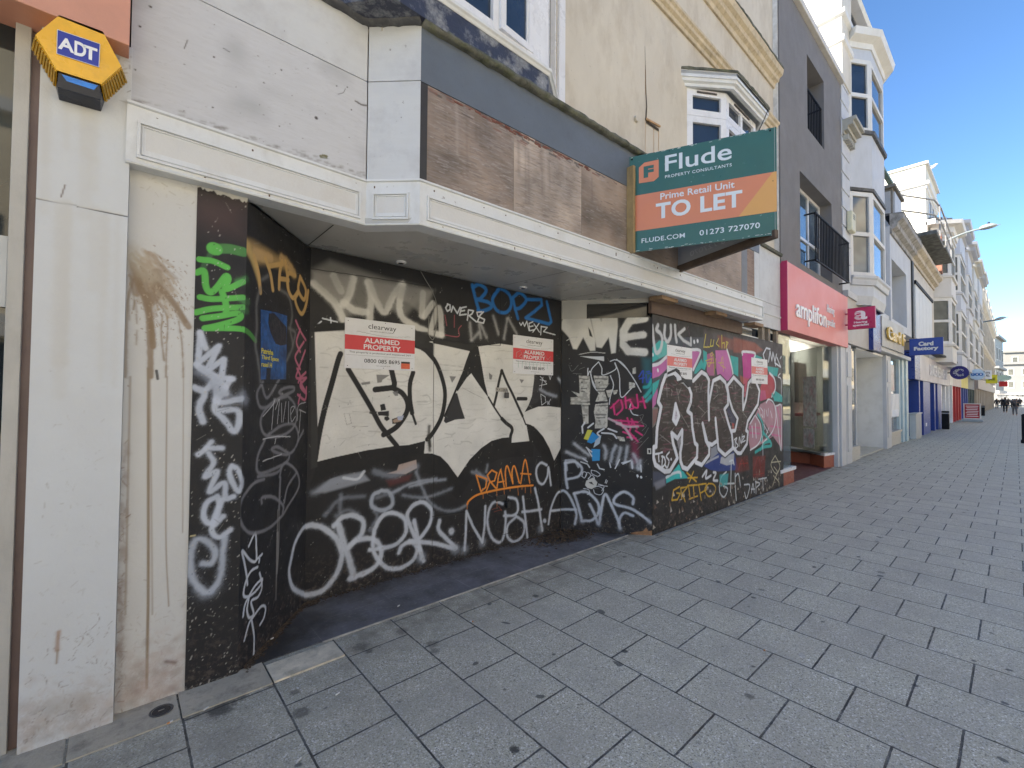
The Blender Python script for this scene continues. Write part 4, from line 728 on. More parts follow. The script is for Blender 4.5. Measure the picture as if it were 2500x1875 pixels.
F0,F1,F2,F3,F4=(.0,2.92),(1.235,2.92),(1.5,2.66),(7.15,2.507),(7.15,2.78)
vs=thing('vacant_shop','cream stucco building with boarded shopfront and white fascia board','shop',(4.4,3.4,0))
def FX(px): return float(PL(px,500,F2,F3)[0])
def fs(px): return math.hypot(FX(px)-F2[0],(FX(px)-F2[0])*(F3[1]-F2[1])/(F3[0]-F2[0]))
# body above and behind
g=MB(); g.box(1.30,8.83,2.85,12,4.10,10.2); g.box(.03,1.298,2.935,12,4.10,10.2); g.box(.03,8.83,3.75,12,.0,4.1); g.box(.03,.30,3.0,3.75,2.60,4.1); g.box(8.83-.02,8.83,2.86,3.8,0,4.1); part('wall',g,cream,vs,label='cream stucco upper wall with rust stains')
# stained pillar
def f_p2(B):
    cs=[(.30,.22,.14),(.22,.15,.09),(.36,.28,.19),(.42,.36,.28)]
    def U(x,y): return B.uv(*CR['L'](x,y))
    for k in range(95):
        t=rng.random(); y0=560+rng.random()*250; x0=1090+rng.random()*260; x1=x0+rng.normal(60+180*t,50); y1=y0+120+rng.random()*300
        B.stroke(cs[int(rng.random()*4)],.4+rng.random()*1.6,.9,.42,[U(x0,y0),U((x0+x1)/2,(y0+y1)/2-20),U(x1,y1)],uv=True)
    for st,w,al in (("1180,780 1230,930 1270,1080 1290,1250 1300,1659",2.3,.8),("1150,820 1100,1000 1090,1200 1080,1659",1.2,.6),("1350,860 1480,1000 1560,1120 1625,1230",2.6,.75),("1300,800 1420,930 1520,1060 1600,1180",1.6,.6),("1350,1000 1440,1150 1435,1400 1430,1659",.6,.8),("1400,1130 1390,1300 1415,1520",.6,.8),("1540,1180 1570,1400 1580,1659",.5,.8),("1270,950 1290,1100 1310,1250 1320,1400",2.2,.9),("1220,760 1240,900 1290,1000",4,.6),("1150,700 1160,850 1180,940",3,.6),("1350,760 1360,880 1320,1000",4,.55),("1160,1000 1150,1080",.5,.8),("1175,1120 1180,1200",.4,.8),("1180,1260 1175,1380",.5,.6)):
        B.stroke((.21,.14,.075),w*1.15,1.1,min(1,al*1.15),[U(*map(float,q.split(','))) for q in st.split()],uv=True)
    B.stroke((.40,.35,.26),7,5,.6,[U(1120,560),U(1180,700),U(1300,800)],uv=True)
    for k in range(260):
        x=rng.normal(1400,130); y=rng.normal(980,170); B.stroke(cs[int(rng.random()*3)],.15+rng.random()*.4,.2,.9,[U(x,y),U(x+rng.random()*14,y+rng.random()*22)],uv=True,smooth=False)
    S=lambda x,y:B.uv(x,y)
    for st,w,al in (("362,900 362,1400 360,1560 358,1680",1.0,.85),("318,920 312,1200 306,1500",.8,.5),("408,920 405,1300 412,1480",.5,.7),("448,920 446,1300",.4,.6),("366,900 370,1250 372,1500",.6,.5)):
        B.stroke((.24,.18,.115),w*1.2,.7,min(1,al*1.15),[S(*map(float,q.split(','))) for q in st.split()],uv=True)
    grime(B,420,0,.28,.0,.3,[(.42,.34,.29),(.25,.19,.15),(.5,.44,.38)],.35,.5); grime(B,160,0,.03,.5,.4,[(.2,.12,.09),(.3,.25,.2)],.6,.8)
    for k in range(150): x=rng.random()*.28; z=abs(rng.normal(0,.16)); B.stroke([(.42,.32,.27),(.20,.14,.11),(.48,.38,.33)][k%3],.8+rng.random()*3,3.5,.24,[(x,z),(x+rng.normal(0,.02),z+.01)],uv=True)
    for k in range(60): z=rng.random()*1.3; B.stroke((.24,.17,.13),.6+rng.random()*1.5,2,.25,[(rng.random()*.03,z),(rng.random()*.03,z+.05)],uv=True)
    grime(B,40,0,.28,2.68,.05,[(.35,.3,.22),(.2,.16,.1)],.6,.6)
    B.stroke((.16,.10,.08),1.5,1.5,.8,[(.2,.19),(.24,.17)],uv=True); B.stroke((.05,.05,.05),1.2,.5,1,[B.uv(382,905),B.uv(385,925)],uv=True)
rasterwall('pillar',(.018,2.975),(.302,2.972),0,2.746,(.54,.54,.525),f_p2,vs,'cream pillar splashed with a brown dripping stain',RM,.004,.1)
def plymat():
    m,t,b=newmat('raster_plywood'); g=nn(t,'ShaderNodeNewGeometry').outputs['Position']; a=nn(t,'ShaderNodeVertexColor'); a.layer_name='paint'
    c=mix(t,remap(t,noise(t,mapv(t,g,(9,9,60)),1,5,.7,.5),.4,.7,0,.25),a.outputs[0],(.36,.35,.35)); t.links.new(c,b.inputs['Base Color']); b.inputs['Roughness'].default_value=.62
    bp=nn(t,'ShaderNodeBump'); bp.inputs['Strength'].default_value=.3; bp.inputs['Distance'].default_value=.003; t.links.new(noise(t,mapv(t,g,(14,14,90)),1,4,.6),bp.inputs['Height']); t.links.new(bp.outputs[0],b.inputs['Normal']); return m
PM=plymat()
def rboard(a,b,s0,s1,z0,z1,base,fn,label,res=.006,d=0.):
    L=math.hypot(b[0]-a[0],b[1]-a[1]); dx,dy=(b[0]-a[0])/L,(b[1]-a[1])/L; nx,ny=dy,-dx
    B=Board((a[0]+dx*s0+nx*d,a[1]+dy*s0+ny*d),(a[0]+dx*s1+nx*d,a[1]+dy*s1+ny*d),z0,z1,res,base); fn(B); B.build('fascia_board',vs,label,.02,PM)
def dot(B,px,py,r,col,al=1.): u,z=B.uv(px,py); B.stroke(col,r,.4,al,[(u,z),(u+.001,z)],uv=True,smooth=False)
def f_wb(B):
    B.C*=(1-.22*np.clip((B.fbm(3)-.48)*3,0,1))[...,None]*np.array([1,.985,1.0])
    for k in range(700):
        x=rng.random()*B.L; z=B.z0+rng.random()*(B.z1-B.z0); l=.008+rng.random()*.035; g=rng.choice([.34,.28,.42,.50]); B.stroke((g,g*.98,g),.15,.25,.55*rng.random(),[(x,z),(x+l,z-l*rng.normal(0,.25))],uv=True,smooth=False)
    for k in range(60):
        x=rng.random()*B.L; z=B.z0+abs(rng.normal(0,.02)); B.stroke((.16,.14,.12),.5+rng.random()*.8,1.2,.5,[(x,z),(x+.02,z+.004)],uv=True)
    for k in range(30): x=rng.random()*B.L; z=B.z0+rng.random()*(B.z1-B.z0); B.stroke((.10,.08,.07),.25+rng.random()*.35,.3,.9,[(x,z),(x+.001,z)],uv=True)
    for px,py,r in ((772,288,2.),(367,16,1.2),(341,64,1.1),(522,139,.9),(687,171,.9),(848,213,.9),(822,280-70,.9),(330,170,.8),(519,262,.9),(644,202,.9),(493,306,.8),(682,308,.7),(858,268,.9)): dot(B,px,py,r,(.05,.04,.035))
    for st,w in (("868,247 885,256 903,258",1.2),("450,118 458,98",.5),("825,230 838,226 843,217",.4),("545,118 560,126",.5),("895,170 862,146",.6)): B.stroke((.08,.07,.06),w,.4,.9,[B.uv(*map(float,q.split(','))) for q in st.split()],uv=True)
    for dx_ in (-7,-2,3,7): dot(B,790+dx_,379+abs(dx_)*.3,1.6,(.13,.12,.04)); 
    B.stroke((.12,.12,.06),1.,.8,.9,[B.uv(783,384),B.uv(798,386)],uv=True)
def f_br(light,dark):
    def fn(B):
        n=B.fbm(1.6)*.6+B.fbm(5)*.4; B.C*=(1+dark*(n-.5)*4.2)[...,None]; B.C=np.clip(B.C,.01,1)
        for k in range(1500):
            x=rng.random()*B.L; z=B.z0+rng.random()*(B.z1-B.z0); l=.02+rng.random()*.10; q=rng.random()
            col=(.42,.38,.36) if q<light else (.08,.06,.05) if q<light+.35 else (.23,.19,.17)
            B.stroke(col,.2+rng.random()*.5,.5,.5*rng.random(),[(x,z),(x+l,z+rng.normal(0,.006))],uv=True,smooth=False)
        for k in range(40):
            x=rng.random()*B.L; z=B.z1-abs(rng.normal(0,.03)); l=.02+rng.random()*.08; B.stroke((.17,.06,.035) if rng.random()>.5 else (.05,.04,.035),.6+rng.random()*1.2,.5,.8,[(x,z),(x+l,z-rng.random()*.01)],uv=True)
        for k in range(9):
            x=rng.random()*B.L; z=B.z1-rng.random()*.15; l=.1+rng.random()*.35; B.stroke((.10,.07,.055) if rng.random()>.4 else (.42,.36,.32),1+rng.random()*2.5,3,.35,[(x,z),(x+.01,z-l)],uv=True)
    return fn
# fascia boards (one sheet per part)
def fb(name,a,b,s0,s1,z0,z1,mat,d0=-.03,d1=0.,lab=None,bev=.0015): g=MB(); g.ob(a,b,s0,s1,z0,z1,d0,d1); return part(name,g,mat,vs,lab,bev=bev)
L01=1.233; LJ=math.hypot(.265,.26)
rboard(F0,F1,.008,L01,3.06,3.742,(.51,.525,.54),f_wb,'large weathered white board at the left of the fascia',.005); fb('fascia_board',F0,F1,.008,L01,3.748,4.14,wply)
fb('fascia_board',F1,F2,.004,LJ-.002,3.06,3.742,wply); fb('fascia_board',F1,F2,.004,LJ-.002,3.748,4.13,wply)
FL_=math.hypot(F3[0]-F2[0],F3[1]-F2[1])
fb('fascia_band',F2,F3,.0,FL_,3.742,4.12,gband,lab='slate grey strip along the top of the fascia')
sA=fs(1041.5); sB=fs(1254); sC=fs(1420); sD=fs(1810); sE=fs(1824); sF=fs(1841)
fb('fascia_board',F2,F3,.0,sA,3.06,3.738,pmat('black_strip',(.03,.028,.028),.6),d1=-.002,lab='black painted strip beside the corner')
rboard(F2,F3,sA+.001,sB,3.06,3.738,(.20,.15,.115),f_br(.25,.55),'dark brown weathered board beside the corner',.006,-.004); rboard(F2,F3,sB+.003,sC,3.06,3.738,(.33,.265,.215),f_br(.5,.5),'paler worn brown board in the middle',.006,-.004); rboard(F2,F3,sC+.003,sD,3.06,3.738,(.23,.175,.135),f_br(.35,.5),'brown board behind the letting sign',.008,-.004)
fb('fascia_board',F2,F3,sD+.001,sE,3.06,3.738,pmat('grey_strip',(.17,.18,.20),.6),d1=-.003); fb('fascia_board',F2,F3,sE+.001,sF,3.06,3.738,brown,d1=-.004); fb('fascia_board',F2,F3,sF+.001,FL_,3.06,3.738,wply,d1=-.001)
g=MB(); g.ob((7.15,2.78),(8.82,2.765),.0,1.67,2.78,3.20,-.03,0); g.ob((7.15,2.78),(8.82,2.765),.0,1.67,3.206,4.12,-.03,0); g.ob((7.15,2.78),(8.82,2.765),0,1.67,3.0,3.03,0,.012); part('fascia_board',g,wply,vs,'white panel between the fascia end and the pink shop')
g=MB(); g.ob(F3,F4,.0,.27,3.06,4.12,-.03,0); part('fascia_return',g,wply,vs)
g=MB()   # torn red-brown paint flakes along the board top
for k in range(46):
    s=sA+.15+rng.random()*(sC-sA); z=3.735-abs(rng.normal(0,.012)); w_=.01+rng.random()*.05; g.ob(F2,F3,s,s+w_,z-.004-rng.random()*.012,z,-.004,-.001)
part('paint_flakes',g,pmat('red_flakes',(.16,.055,.035),.7),vs,kind='stuff')
# moulded cornice band
path=[F0,F1,F2,F3,F4]
g=MB(); g.mould(path,[(-.10,2.742),(.022,2.742),(.026,2.750),(.022,2.756),(.020,3.035),(.032,3.040),(.032,3.052),(.0,3.066),(-.10,3.066)]); part('fascia_moulding',g,wtrim,vs,'white moulded band along the foot of the fascia')
g=MB()
def bead(a,b,s0,s1,z0,z1,w=.014,d=.033):
    for (p0,p1,q0,q1) in ((s0,s1,z0,z0+w),(s0,s1,z1-w,z1),(s0,s0+w,z0+w,z1-w),(s1-w,s1,z0+w,z1-w)): g.ob(a,b,p0,p1,q0,q1,.018,d)
    w2=w+.006
    for (p0,p1,q0,q1) in ((s0+w2,s1-w2,z0+w2,z0+w2+.006),(s0+w2,s1-w2,z1-w2-.006,z1-w2),(s0+w2,s0+w2+.006,z0+w2,z1-w2),(s1-w2-.006,s1-w2,z0+w2,z1-w2)): g.ob(a,b,p0,p1,q0,q1,.018,.027)
bead(F0,F1,.04,1.19,2.775,2.965); bead(F1,F2,.055,.305,2.778,2.962); bead(F2,F3,.045,fs(1857),2.785,2.955)
part('panel_bead',g,wtrim,vs,bev=.0015)
g=MB()
for a,b,s0,s1 in ((F0,F1,.075,1.155),(F1,F2,.088,.272),(F2,F3,.08,fs(1850))): g.ob(a,b,s0,s1,2.808,2.932,.015,.0215)
part('panel_infill',g,pmat('cream_panel',(.58,.58,.57),.5,.05,2,(.45,.40,.34),.4,4),vs)
g=MB()
for a,b,L in ((F0,F1,1.2),(F1,F2,.36),(F2,F3,FL_)):
    k=int(L*3.2)
    for i in range(k):
        for z in (3.0,2.765): s=(i+rng.random()*.8+.1)*L/k; g.ob(a,b,s,s+.008,z+rng.normal(0,.008),z+.008+rng.normal(0,.001),.019,.0235)
part('screw_head',g,pmat('rusty_screw',(.10,.055,.035),.6),vs,kind='stuff')
# soffit
g=MB(); g.prism([(.30,2.90),(1.22,2.90),(1.49,2.64),(7.14,2.49),(7.14,2.83),(4.64,2.83),(3.99,3.64),(1.08,3.64),(.55,2.99),(.30,2.99)],2.748,2.79); so_=part('soffit',g,soff,vs,'flat white soffit over the recessed entrance')
g=MB()
for (p,q) in ((('A',1062,492),('A',1268,326)),(('C',845,172),('C',1415,45)),(('C',1405,288),('C',1975,200)),(('R',900-1506,0),('R',0,0))):
    if p[0]=='R': continue
    a=G(*CR[p[0]](*p[1:]),2.747); b_=G(*CR[q[0]](*q[1:]),2.747); d=Vector((b_-a)).normalized(); n_=Vector((-d.y,d.x,0))*.004
    g.add([Vector(a)-n_,Vector(a)+n_,Vector(b_)+n_,Vector(b_)-n_],[(0,1,2,3)]); 
    for v in range(4): x=g.v[-4+v]; g.v[-4+v]=(x[0],x[1],2.7455)
part('soffit_joint',g,pmat('joint_dark',(.04,.04,.04),.8),so_)
for (c_,x,y) in (('A',1812,632),('C',1022,196)):
    a=G(*CR[c_](x,y),2.74); g=MB()
    g.tube([(a[0],a[1],2.748),(a[0],a[1],2.738)],.045,20); g.tube([(a[0],a[1],2.738),(a[0],a[1],2.733)],.045,20,.036); l=part('downlight',g,upvc,vs,bev=0)
    g=MB(); g.tube([(a[0],a[1],2.7335),(a[0],a[1],2.7315)],.026,16); part('lamp_lens',g,pmat('lens_dark',(.06,.06,.06),.2),l)
# header timbers at the right
g=MB(); g.ob(S5a,S5b,WX(1587,2.79)-4.635,WX(1810,2.79)-4.635,2.563,2.745,-.02,.02); part('header_board',g,pmat('brown_header',(.10,.065,.05),.7,.2,4,(.05,.035,.03),.6,4),vs)
g=MB()
for px in (1640,1762,1852): X=float(WX(px,2.70)); g.box(X-.35,X,2.62,2.78,2.70,2.747)
part('timber_batten',g,pmat('raw_batten',(.26,.17,.10),.7,.2,9),vs)
g=MB()
for X,w_ in ((8.05,.10),(8.33,.09),(8.72,.09)): g.box(X,X+w_,2.80,2.86,2.56,2.78)
part('timber_stud',g,pmat('grey_timber',(.24,.20,.16),.75,.2,7),vs)
g=MB(); g.box(7.2,8.8,2.86,2.90,2.56,2.60); g.box(7.2,8.8,2.86,2.90,2.73,2.78); tf=part('transom_frame',g,wtrim,vs)
g=MB(); g.box(7.2,8.8,2.88,2.885,2.60,2.73); part('pane',g,wg,tf)
g=MB(); g.ob((3.985,3.62),(4.64,2.80),0,.27,2.52,2.75,-.06,-.01); g.ob((3.985,3.62),(4.64,2.80),.27,1.03,2.70,2.75,-.06,-.012); g.ob((3.985,3.62),(4.64,2.80),.27,.30,2.52,2.70,-.06,-.012); tf=part('transom_frame',g,pmat('old_cream',(.42,.41,.38),.5),vs)
g=MB(); g.ob((3.985,3.62),(4.64,2.80),.30,1.03,2.52,2.70,-.05,-.045); part('pane',g,glassmat('transom_black',(.006,.006,.006),.1),tf)
# lead and mossy ledges on top of the fascia
def rough(mb,amp): mb.v=[(x+rng.normal(0,amp*.5),y+rng.normal(0,amp*.5),z+rng.normal(0,amp)) for x,y,z in mb.v]; return mb
def dens(a,b,k): return [(a[0]+(b[0]-a[0])*i/k,a[1]+(b[1]-a[1])*i/k) for i in range(k)]
g=MB(); g.mould(dens(F0,F1,26)+dens(F1,F2,7)+[F2],[(-.2,4.135),(.035,4.125),(.06,4.14),(.05,4.165),(.02,4.19),(-.05,4.22),(-.2,4.25)]); part('lead_flashing',rough(g,.005),lead,vs,'torn lead flashing above the left fascia boards',smooth=True)
g=MB(); g.mould([F2]+dens(F2,F3,90)[1:]+[F3],[(-.3,4.115),(.03,4.115),(.055,4.13),(.05,4.16),(.0,4.185),(-.3,4.20)]); part('mossy_ledge',rough(g,.004),moss,vs,'mossy ledge along the top of the fascia',smooth=True)
g=MB(); g.mould([(7.15,2.78),(8.83,2.765)],[(-.2,4.11),(.04,4.11),(.05,4.15),(-.2,4.22)]); part('mossy_ledge',g,moss,vs)
# cornices on the upper wall
WY=2.85
z1c=float(W(1898,306,WY-.10)[2]); z2c=float(W(1912,192,WY-.16)[2])
g=MB(); g.mould([(3.3,WY),(8.83,WY)],[(0,z1c-.06),(.03,z1c-.06),(.035,z1c-.01),(.07,z1c+.01),(.075,z1c+.05),(.10,z1c+.07),(.10,z1c+.11),(.02,z1c+.16),(0,z1c+.16)]); part('string_course',g,cstone,vs,'lower moulded string course',bev=.003)
g=MB(); g.mould([(2.5,WY),(8.83,WY)],[(0,z2c-.12),(.03,z2c-.12),(.04,z2c-.05),(.09,z2c-.02),(.10,z2c+.04),(.15,z2c+.07),(.17,z2c+.14),(.17,z2c+.17),(.03,z2c+.24),(0,z2c+.24)]); part('cornice',g,cstone,vs,'deep upper cornice with moss',bev=.003)
g=MB(); g.mould([(2.5,WY)]+dens((2.52,WY),(8.83,WY),80)+[(8.83,WY)],[(0,z2c+.245),(.175,z2c+.165),(.18,z2c+.19),(.02,z2c+.26)]); part('moss',rough(g,.006),moss,vs,kind='stuff')
# rusty crack, vent cap and stains on the stucco
def wpt(c,x,y,Y=WY-.004): return tuple(W(*CR[c](x,y),Y))
rust=pmat('rust_stain',(.42,.25,.12),.8,.2,9); dk=pmat('crack_dark',(.05,.04,.03),.9)
g=MB()
pts=[('P',1322,400),('P',1328,560),('P',1330,730),('P',1333,830),('P',1338,920),('P',1330,1040)]
for i in range(len(pts)-1): a=wpt(*pts[i]); b_=wpt(*pts[i+1]); w_=.002+.0022*i; g.add([(a[0]-w_,a[1],a[2]),(a[0]+w_,a[1],a[2]),(b_[0]+w_*1.3,b_[1],b_[2]),(b_[0]-w_*1.3,b_[1],b_[2])],[(0,1,2,3)])
a=wpt('P',1330,1045); b_=wpt('P',1440,1120); g.add([(a[0],a[1]-.004,a[2]+.015),(b_[0],b_[1]-.004,b_[2]+.012),(b_[0],b_[1]-.004,b_[2]-.022),(a[0],a[1]-.004,a[2]-.02)],[(0,1,2,3)])
cr_=part('crack',g,dk,vs)
g=MB()
for x,y,l,w_ in ((1326,1060,.45,.004),(1398,1110,.4,.005),(1440,1120,.5,.006),(1326,600,.3,.006)):
    a=wpt('P',x,y,WY-.002); g.add([(a[0]-w_,a[1],a[2]),(a[0]+w_,a[1],a[2]),(a[0]+w_*.5,a[1],a[2]-l),(a[0]-w_*.5,a[1],a[2]-l)],[(0,1,2,3)])
a=wpt('P',1330,1035,WY-.012); b_=wpt('P',1450,1105,WY-.012); g.sheet([(a[0],a[1],a[2]+.022),(b_[0],b_[1],b_[2]+.03),(b_[0],b_[1],b_[2]+.008),(a[0],a[1],a[2]+.0)],(0,-1,0),.012)
part('rust_stain',g,rust,cr_)
g=MB(); a=wpt('P',1240,1030,WY); g.tube([(a[0],WY,a[2]),(a[0],WY-.03,a[2])],.035,16); part('vent_cap',g,cream,vs,bev=.004)
# ---- window facet helper ----
def facet(parent,a,b,z0,z1,mat,glass,fw=.05,dep=.06,vm=(),hm=(),name='window',inset=.02,label=None,sub='pane'):
    L=math.hypot(b[0]-a[0],b[1]-a[1]); g=MB()
    g.ob(a,b,0,fw,z0,z1,-dep,0); g.ob(a,b,L-fw,L,z0,z1,-dep,0); g.ob(a,b,fw,L-fw,z0,z0+fw,-dep,-.002); g.ob(a,b,fw,L-fw,z1-fw,z1,-dep,-.002)
    for v in vm: g.ob(a,b,L*v-fw*.4,L*v+fw*.4,z0+fw,z1-fw,-dep,-.003)
    for h in hm: z=z0+(z1-z0)*h; g.ob(a,b,fw,L-fw,z-fw*.45,z+fw*.45,-dep,.004)
    f=part(name,g,mat,parent,label)
    g=MB(); g.ob(a,b,fw*.8,L-fw*.8,z0+fw*.8,z1-fw*.8,-inset-.012,-inset-.006); part(sub,g,glass,f); return f
# right oriel bay on the vacant shop
zc=float(W(1667,170,WY)[2]); 
def at_z(px,py,z): q=G(px,py,z); return (float(q[0]),float(q[1]))
cw=(float(W(1663,165,WY)[0]),WY); cc1=at_z(1800,176,zc); cc2=at_z(1875,267,zc); cc2=(cc2[0],cc1[1]); cend=(cc2[0]+.5,WY)
g=MB(); path=[cw,cc1,cc2,cend]; bw=[( .0)]
zt=zc
g.mould(path,[(-.10,zt-.19),(-.055,zt-.19),(-.05,zt-.155),(-.02,zt-.14),(-.01,zt-.08),(.0,zt-.06),(.0,zt-.012),(-.12,zt-.012)]); g.prism([cw,cc1,cc2,cend],zt-.10,zt-.02)
bay=part('bay_cornice',g,wtrim,vs,'white moulded canopy of the small bay')
g=MB(); g.mould([cw]+dens(cw,cc1,8)[1:]+dens(cc1,cc2,14)+dens(cc2,cend,6)+[cend],[(-.2,zt-.01),(.012,zt-.012),(.016,zt+.016),(-.1,zt+.03),(-.2,zt+.10)]); g.prism([cw,cc1,cc2,cend],zt-.008,zt+.02); part('bay_roof',rough(g,.004),moss,vs,'mossy felt edge on the bay canopy')
bz1=zt-.19; pw=(float(W(1677,200,WY)[0]),WY); pc1=at_z(1773,228,bz1); pc2=at_z(1841,305,bz1); pc2=(pc2[0],pc1[1]); pend=(pc2[0]+.42,WY)
bz0=4.55
tzm=float(PL(*CR['Y'](440,860),pw,pc1)[2])
for a_,b_,vm_,lb_ in ((pw,pc1,(),'side'),(pc1,pc2,(.5,),'front'),(pc2,pend,(),'far side')):
    facet(vs,a_,b_,bz0,tzm,upvc,wg,.085,.07,vm_,(),label=f'lower {lb_} light of the small bay',inset=.03); facet(vs,a_,b_,tzm+.004,bz1,upvc,wg,.085,.075,vm_,(),label=f'top {lb_} light of the small bay',inset=.03)
    g=MB(); Lf=math.hypot(b_[0]-a_[0],b_[1]-a_[1]); g.ob(a_,b_,Lf*.25,Lf*.75,bz1-.05,bz1-.03,0,.012); part('trickle_vent',g,pmat('vent_dark',(.06,.05,.05),.6),vs)
g=MB(); g.prism([pw,pc1,pc2,pend],bz0-.35,bz0-.001); part('bay_base',g,cream,vs)
g=MB(); g.prism([(pw[0]+.1,WY-.01),(pc1[0],pc1[1]+.1),(pc2[0],pc2[1]+.1),(pend[0]-.1,WY-.01)],bz1,bz1+.02); part('bay_soffit',g,pmat('bay_soffit_grey',(.32,.31,.29),.6),vs)
# left bay with the open casement
lz=4.37; c3=at_z(1339,173,lz); fyL=c3[1]; wallp=(float(W(1359,235,WY)[0]),WY); x0L=1.0
bp=[(x0L,WY+.06),(x0L+.25,fyL),c3,wallp]
g=MB(); g.prism(bp,4.14,lz-.02); part('bay_base',g,peel,vs,'peeling navy skirt of the big bay')
g=MB(); g.mould(bp,[(-.1,lz-.05),(.006,lz-.05),(.018,lz-.03),(.03,lz-.02),(.03,lz+.004),(.01,lz+.02),(-.1,lz+.03)]); g.prism(bp,lz-.03,lz+.01); part('bay_sill',g,wtrim,vs,bev=.002)
LX=lambda px: float(W(px,60,fyL)[0])
g=MB(); zT=6.6
for p0,p1 in ((LX(1288),c3[0]),(LX(1205),LX(1219)),(LX(1105),LX(1120))): g.ob((p0,fyL),(p0+1,fyL),0,p1-p0,lz+.03,zT,-.07,-.005)
g.ob((x0L+.25,fyL),c3,0,.06,lz+.03,zT,-.07,-.005); g.ob((x0L+.25,fyL),c3,.06,c3[0]-x0L-.25,lz+.03,lz+.10,-.07,-.01)
g.ob(c3,wallp,0,.07,lz+.03,zT,-.07,-.005); g.ob(c3,wallp,math.hypot(wallp[0]-c3[0],wallp[1]-c3[1])-.07,math.hypot(wallp[0]-c3[0],wallp[1]-c3[1]),lz+.03,zT,-.07,-.005); g.ob(c3,wallp,.07,.3,lz+.03,lz+.1,-.07,-.01)
lb=part('window',g,upvc,vs,'white bay window frame above the fascia',bev=.002)
g=MB(); g.ob((x0L+.25,fyL),c3,.05,c3[0]-x0L-.25-.02,lz+.06,zT,-.05,-.04); g.ob(c3,wallp,.03,.32,lz+.06,zT,-.05,-.04); part('pane',g,wg,lb)
s0=at_z(*CR['P'](80,238),lz+.06); s1=at_z(*CR['P'](352,468),lz+.06); s0=(s0[0],min(s0[1],fyL-.02)); s1=(s1[0],min(s1[1],fyL+.0))
facet(vs,s0,s1,lz+.06,lz+1.5,upvc,wg,.055,.05,name='open_casement',label='casement standing open over the street')
g=MB(); a=float(W(1360,100,WY)[0]); b_=float(W(1375,100,WY)[0]); g.box(a,b_,WY-.03,WY+.02,4.2,9); part('pilaster_strip',g,upvc,vs,bev=.003)
g=MB(); g.box(8.80,8.826,2.775,2.86,4.2,9.6); part('downpipe_strip',g,pmat('white_edge_strip',(.6,.6,.6),.6,.2,6,(.15,.15,.15),.5,8,.4),vs)
# ================= street row =================
def ztop(c,x,y,Y): return float(W(*CR[c](x,y),Y)[2])
def wallgrid(mb,x0,x1,y0,y1,z0,z1,ops):
    xs=sorted({x0,x1}|{v for o in ops for v in o[:2]}); zs=sorted({z0,z1}|{v for o in ops for v in o[2:]})
    for i in range(len(xs)-1):
        for j in range(len(zs)-1):
            cxm=(xs[i]+xs[i+1])/2; czm=(zs[j]+zs[j+1])/2
            if any(o[0]<cxm<o[1] and o[2]<czm<o[3] for o in ops): continue
            mb.box(xs[i],xs[i+1],y0,y1,zs[j],zs[j+1])
greyr=pmat('grey_render',(.165,.160,.165),.8,.07,1.5,(.20,.19,.19),.4,2.5,.25,bump=.4,bscale=50)
blackm=pmat('black_railing',(.012,.012,.014),.6,.1,9); blackm.node_tree.nodes['Principled BSDF'].inputs['Specular IOR Level'].default_value=.15
paleb=pmat('pale_blue_stucco',(.50,.52,.56),.6,.05,1.5,(.34,.34,.35),.45,2.5,.3,bump=.15)
whst=pmat('white_stucco',(.66,.65,.63),.6,.05,1.5,(.42,.40,.36),.45,2,.35,bump=.2)
slate=pmat('roof_slate',(.10,.105,.11),.6,.25,8)
greyl=pmat('light_grey_paint',(.47,.48,.50),.5,.05,2,(.3,.3,.3),.35,4,.5)
beige=pmat('beige_stucco',(.52,.49,.44),.65,.06,1.5,(.36,.33,.28),.45,2,.4,bump=.2)
def balcony(parent,x0,x1,yf,yb,z0,z1,pitch=.11):
    g=MB(); g.box(x0,x1,yf-.015,yf+.015,z1-.03,z1); g.box(x0,x1,yf-.015,yf+.015,z0,z0+.03)
    for x in (x0,x1-.02): g.box(x,x+.02,yf,yb,z1-.03,z1); g.box(x,x+.02,yf,yb,z0,z0+.03)
    k=int((x1-x0)/pitch)
    for i in range(k+1): x=x0+.01+(x1-x0-.02)*i/k; g.box(x-.009,x+.009,yf-.009,yf+.009,z0+.02,z1-.02)
    return part('railing',g,blackm,parent)
# --- grey building ---
gb=thing('grey_building','dark grey rendered building with black railed balconies above the pink shop','building',(11,3,0))
uo=(10.45,11.66,7.11,8.66); lo=(9.92,12.20,4.22,6.05)
g=MB(); wallgrid(g,8.83,13.1,2.75,3.05,4.0,9.3,[uo,lo]); g.box(8.83,9.0,3.05,12,4,9.3); g.box(9.0,13.1,5.2,12,4,9.3); g.box(12.9,13.1,3.05,5.2,4,9.3); g.box(9,12.9,3.05,5.2,9.1,9.3); g.box(9,12.9,3.6,5.2,3.95,4.1); part('wall',g,greyr,gb)
g=MB()
for o in (uo,lo): g.box(o[0]-.02,o[0],3.05,3.6,o[2],o[3]); g.box(o[1],o[1]+.02,3.05,3.6,o[2],o[3]); g.box(o[0],o[1],3.05,3.6,o[3],o[3]+.02); g.box(o[0],o[1],3.05,3.6,o[2]-.02,o[2])
part('reveal',g,pmat('grey_reveal',(.12,.118,.122),.8),gb)
g=MB(); g.box(8.80,13.14,2.66,3.15,9.28,9.42); part('coping',g,pmat('pale_coping',(.55,.53,.50),.6,.1,5),gb,bev=.01)
facet(gb,(uo[0],3.35),(uo[1],3.35),uo[2],uo[3],upvc,wg,.06,.06,(.5,),()); facet(gb,(lo[0],2.98),(lo[1],2.98),lo[2],lo[3],upvc,glassmat('door_glass',(.05,.08,.12),.03),.07,.06,(.25,.62),(.42,))
balcony(gb,uo[0]+.03,uo[1]-.03,2.80,3.3,7.15,8.05); balcony(gb,10.15,12.78,2.56,2.75,4.28,5.24)
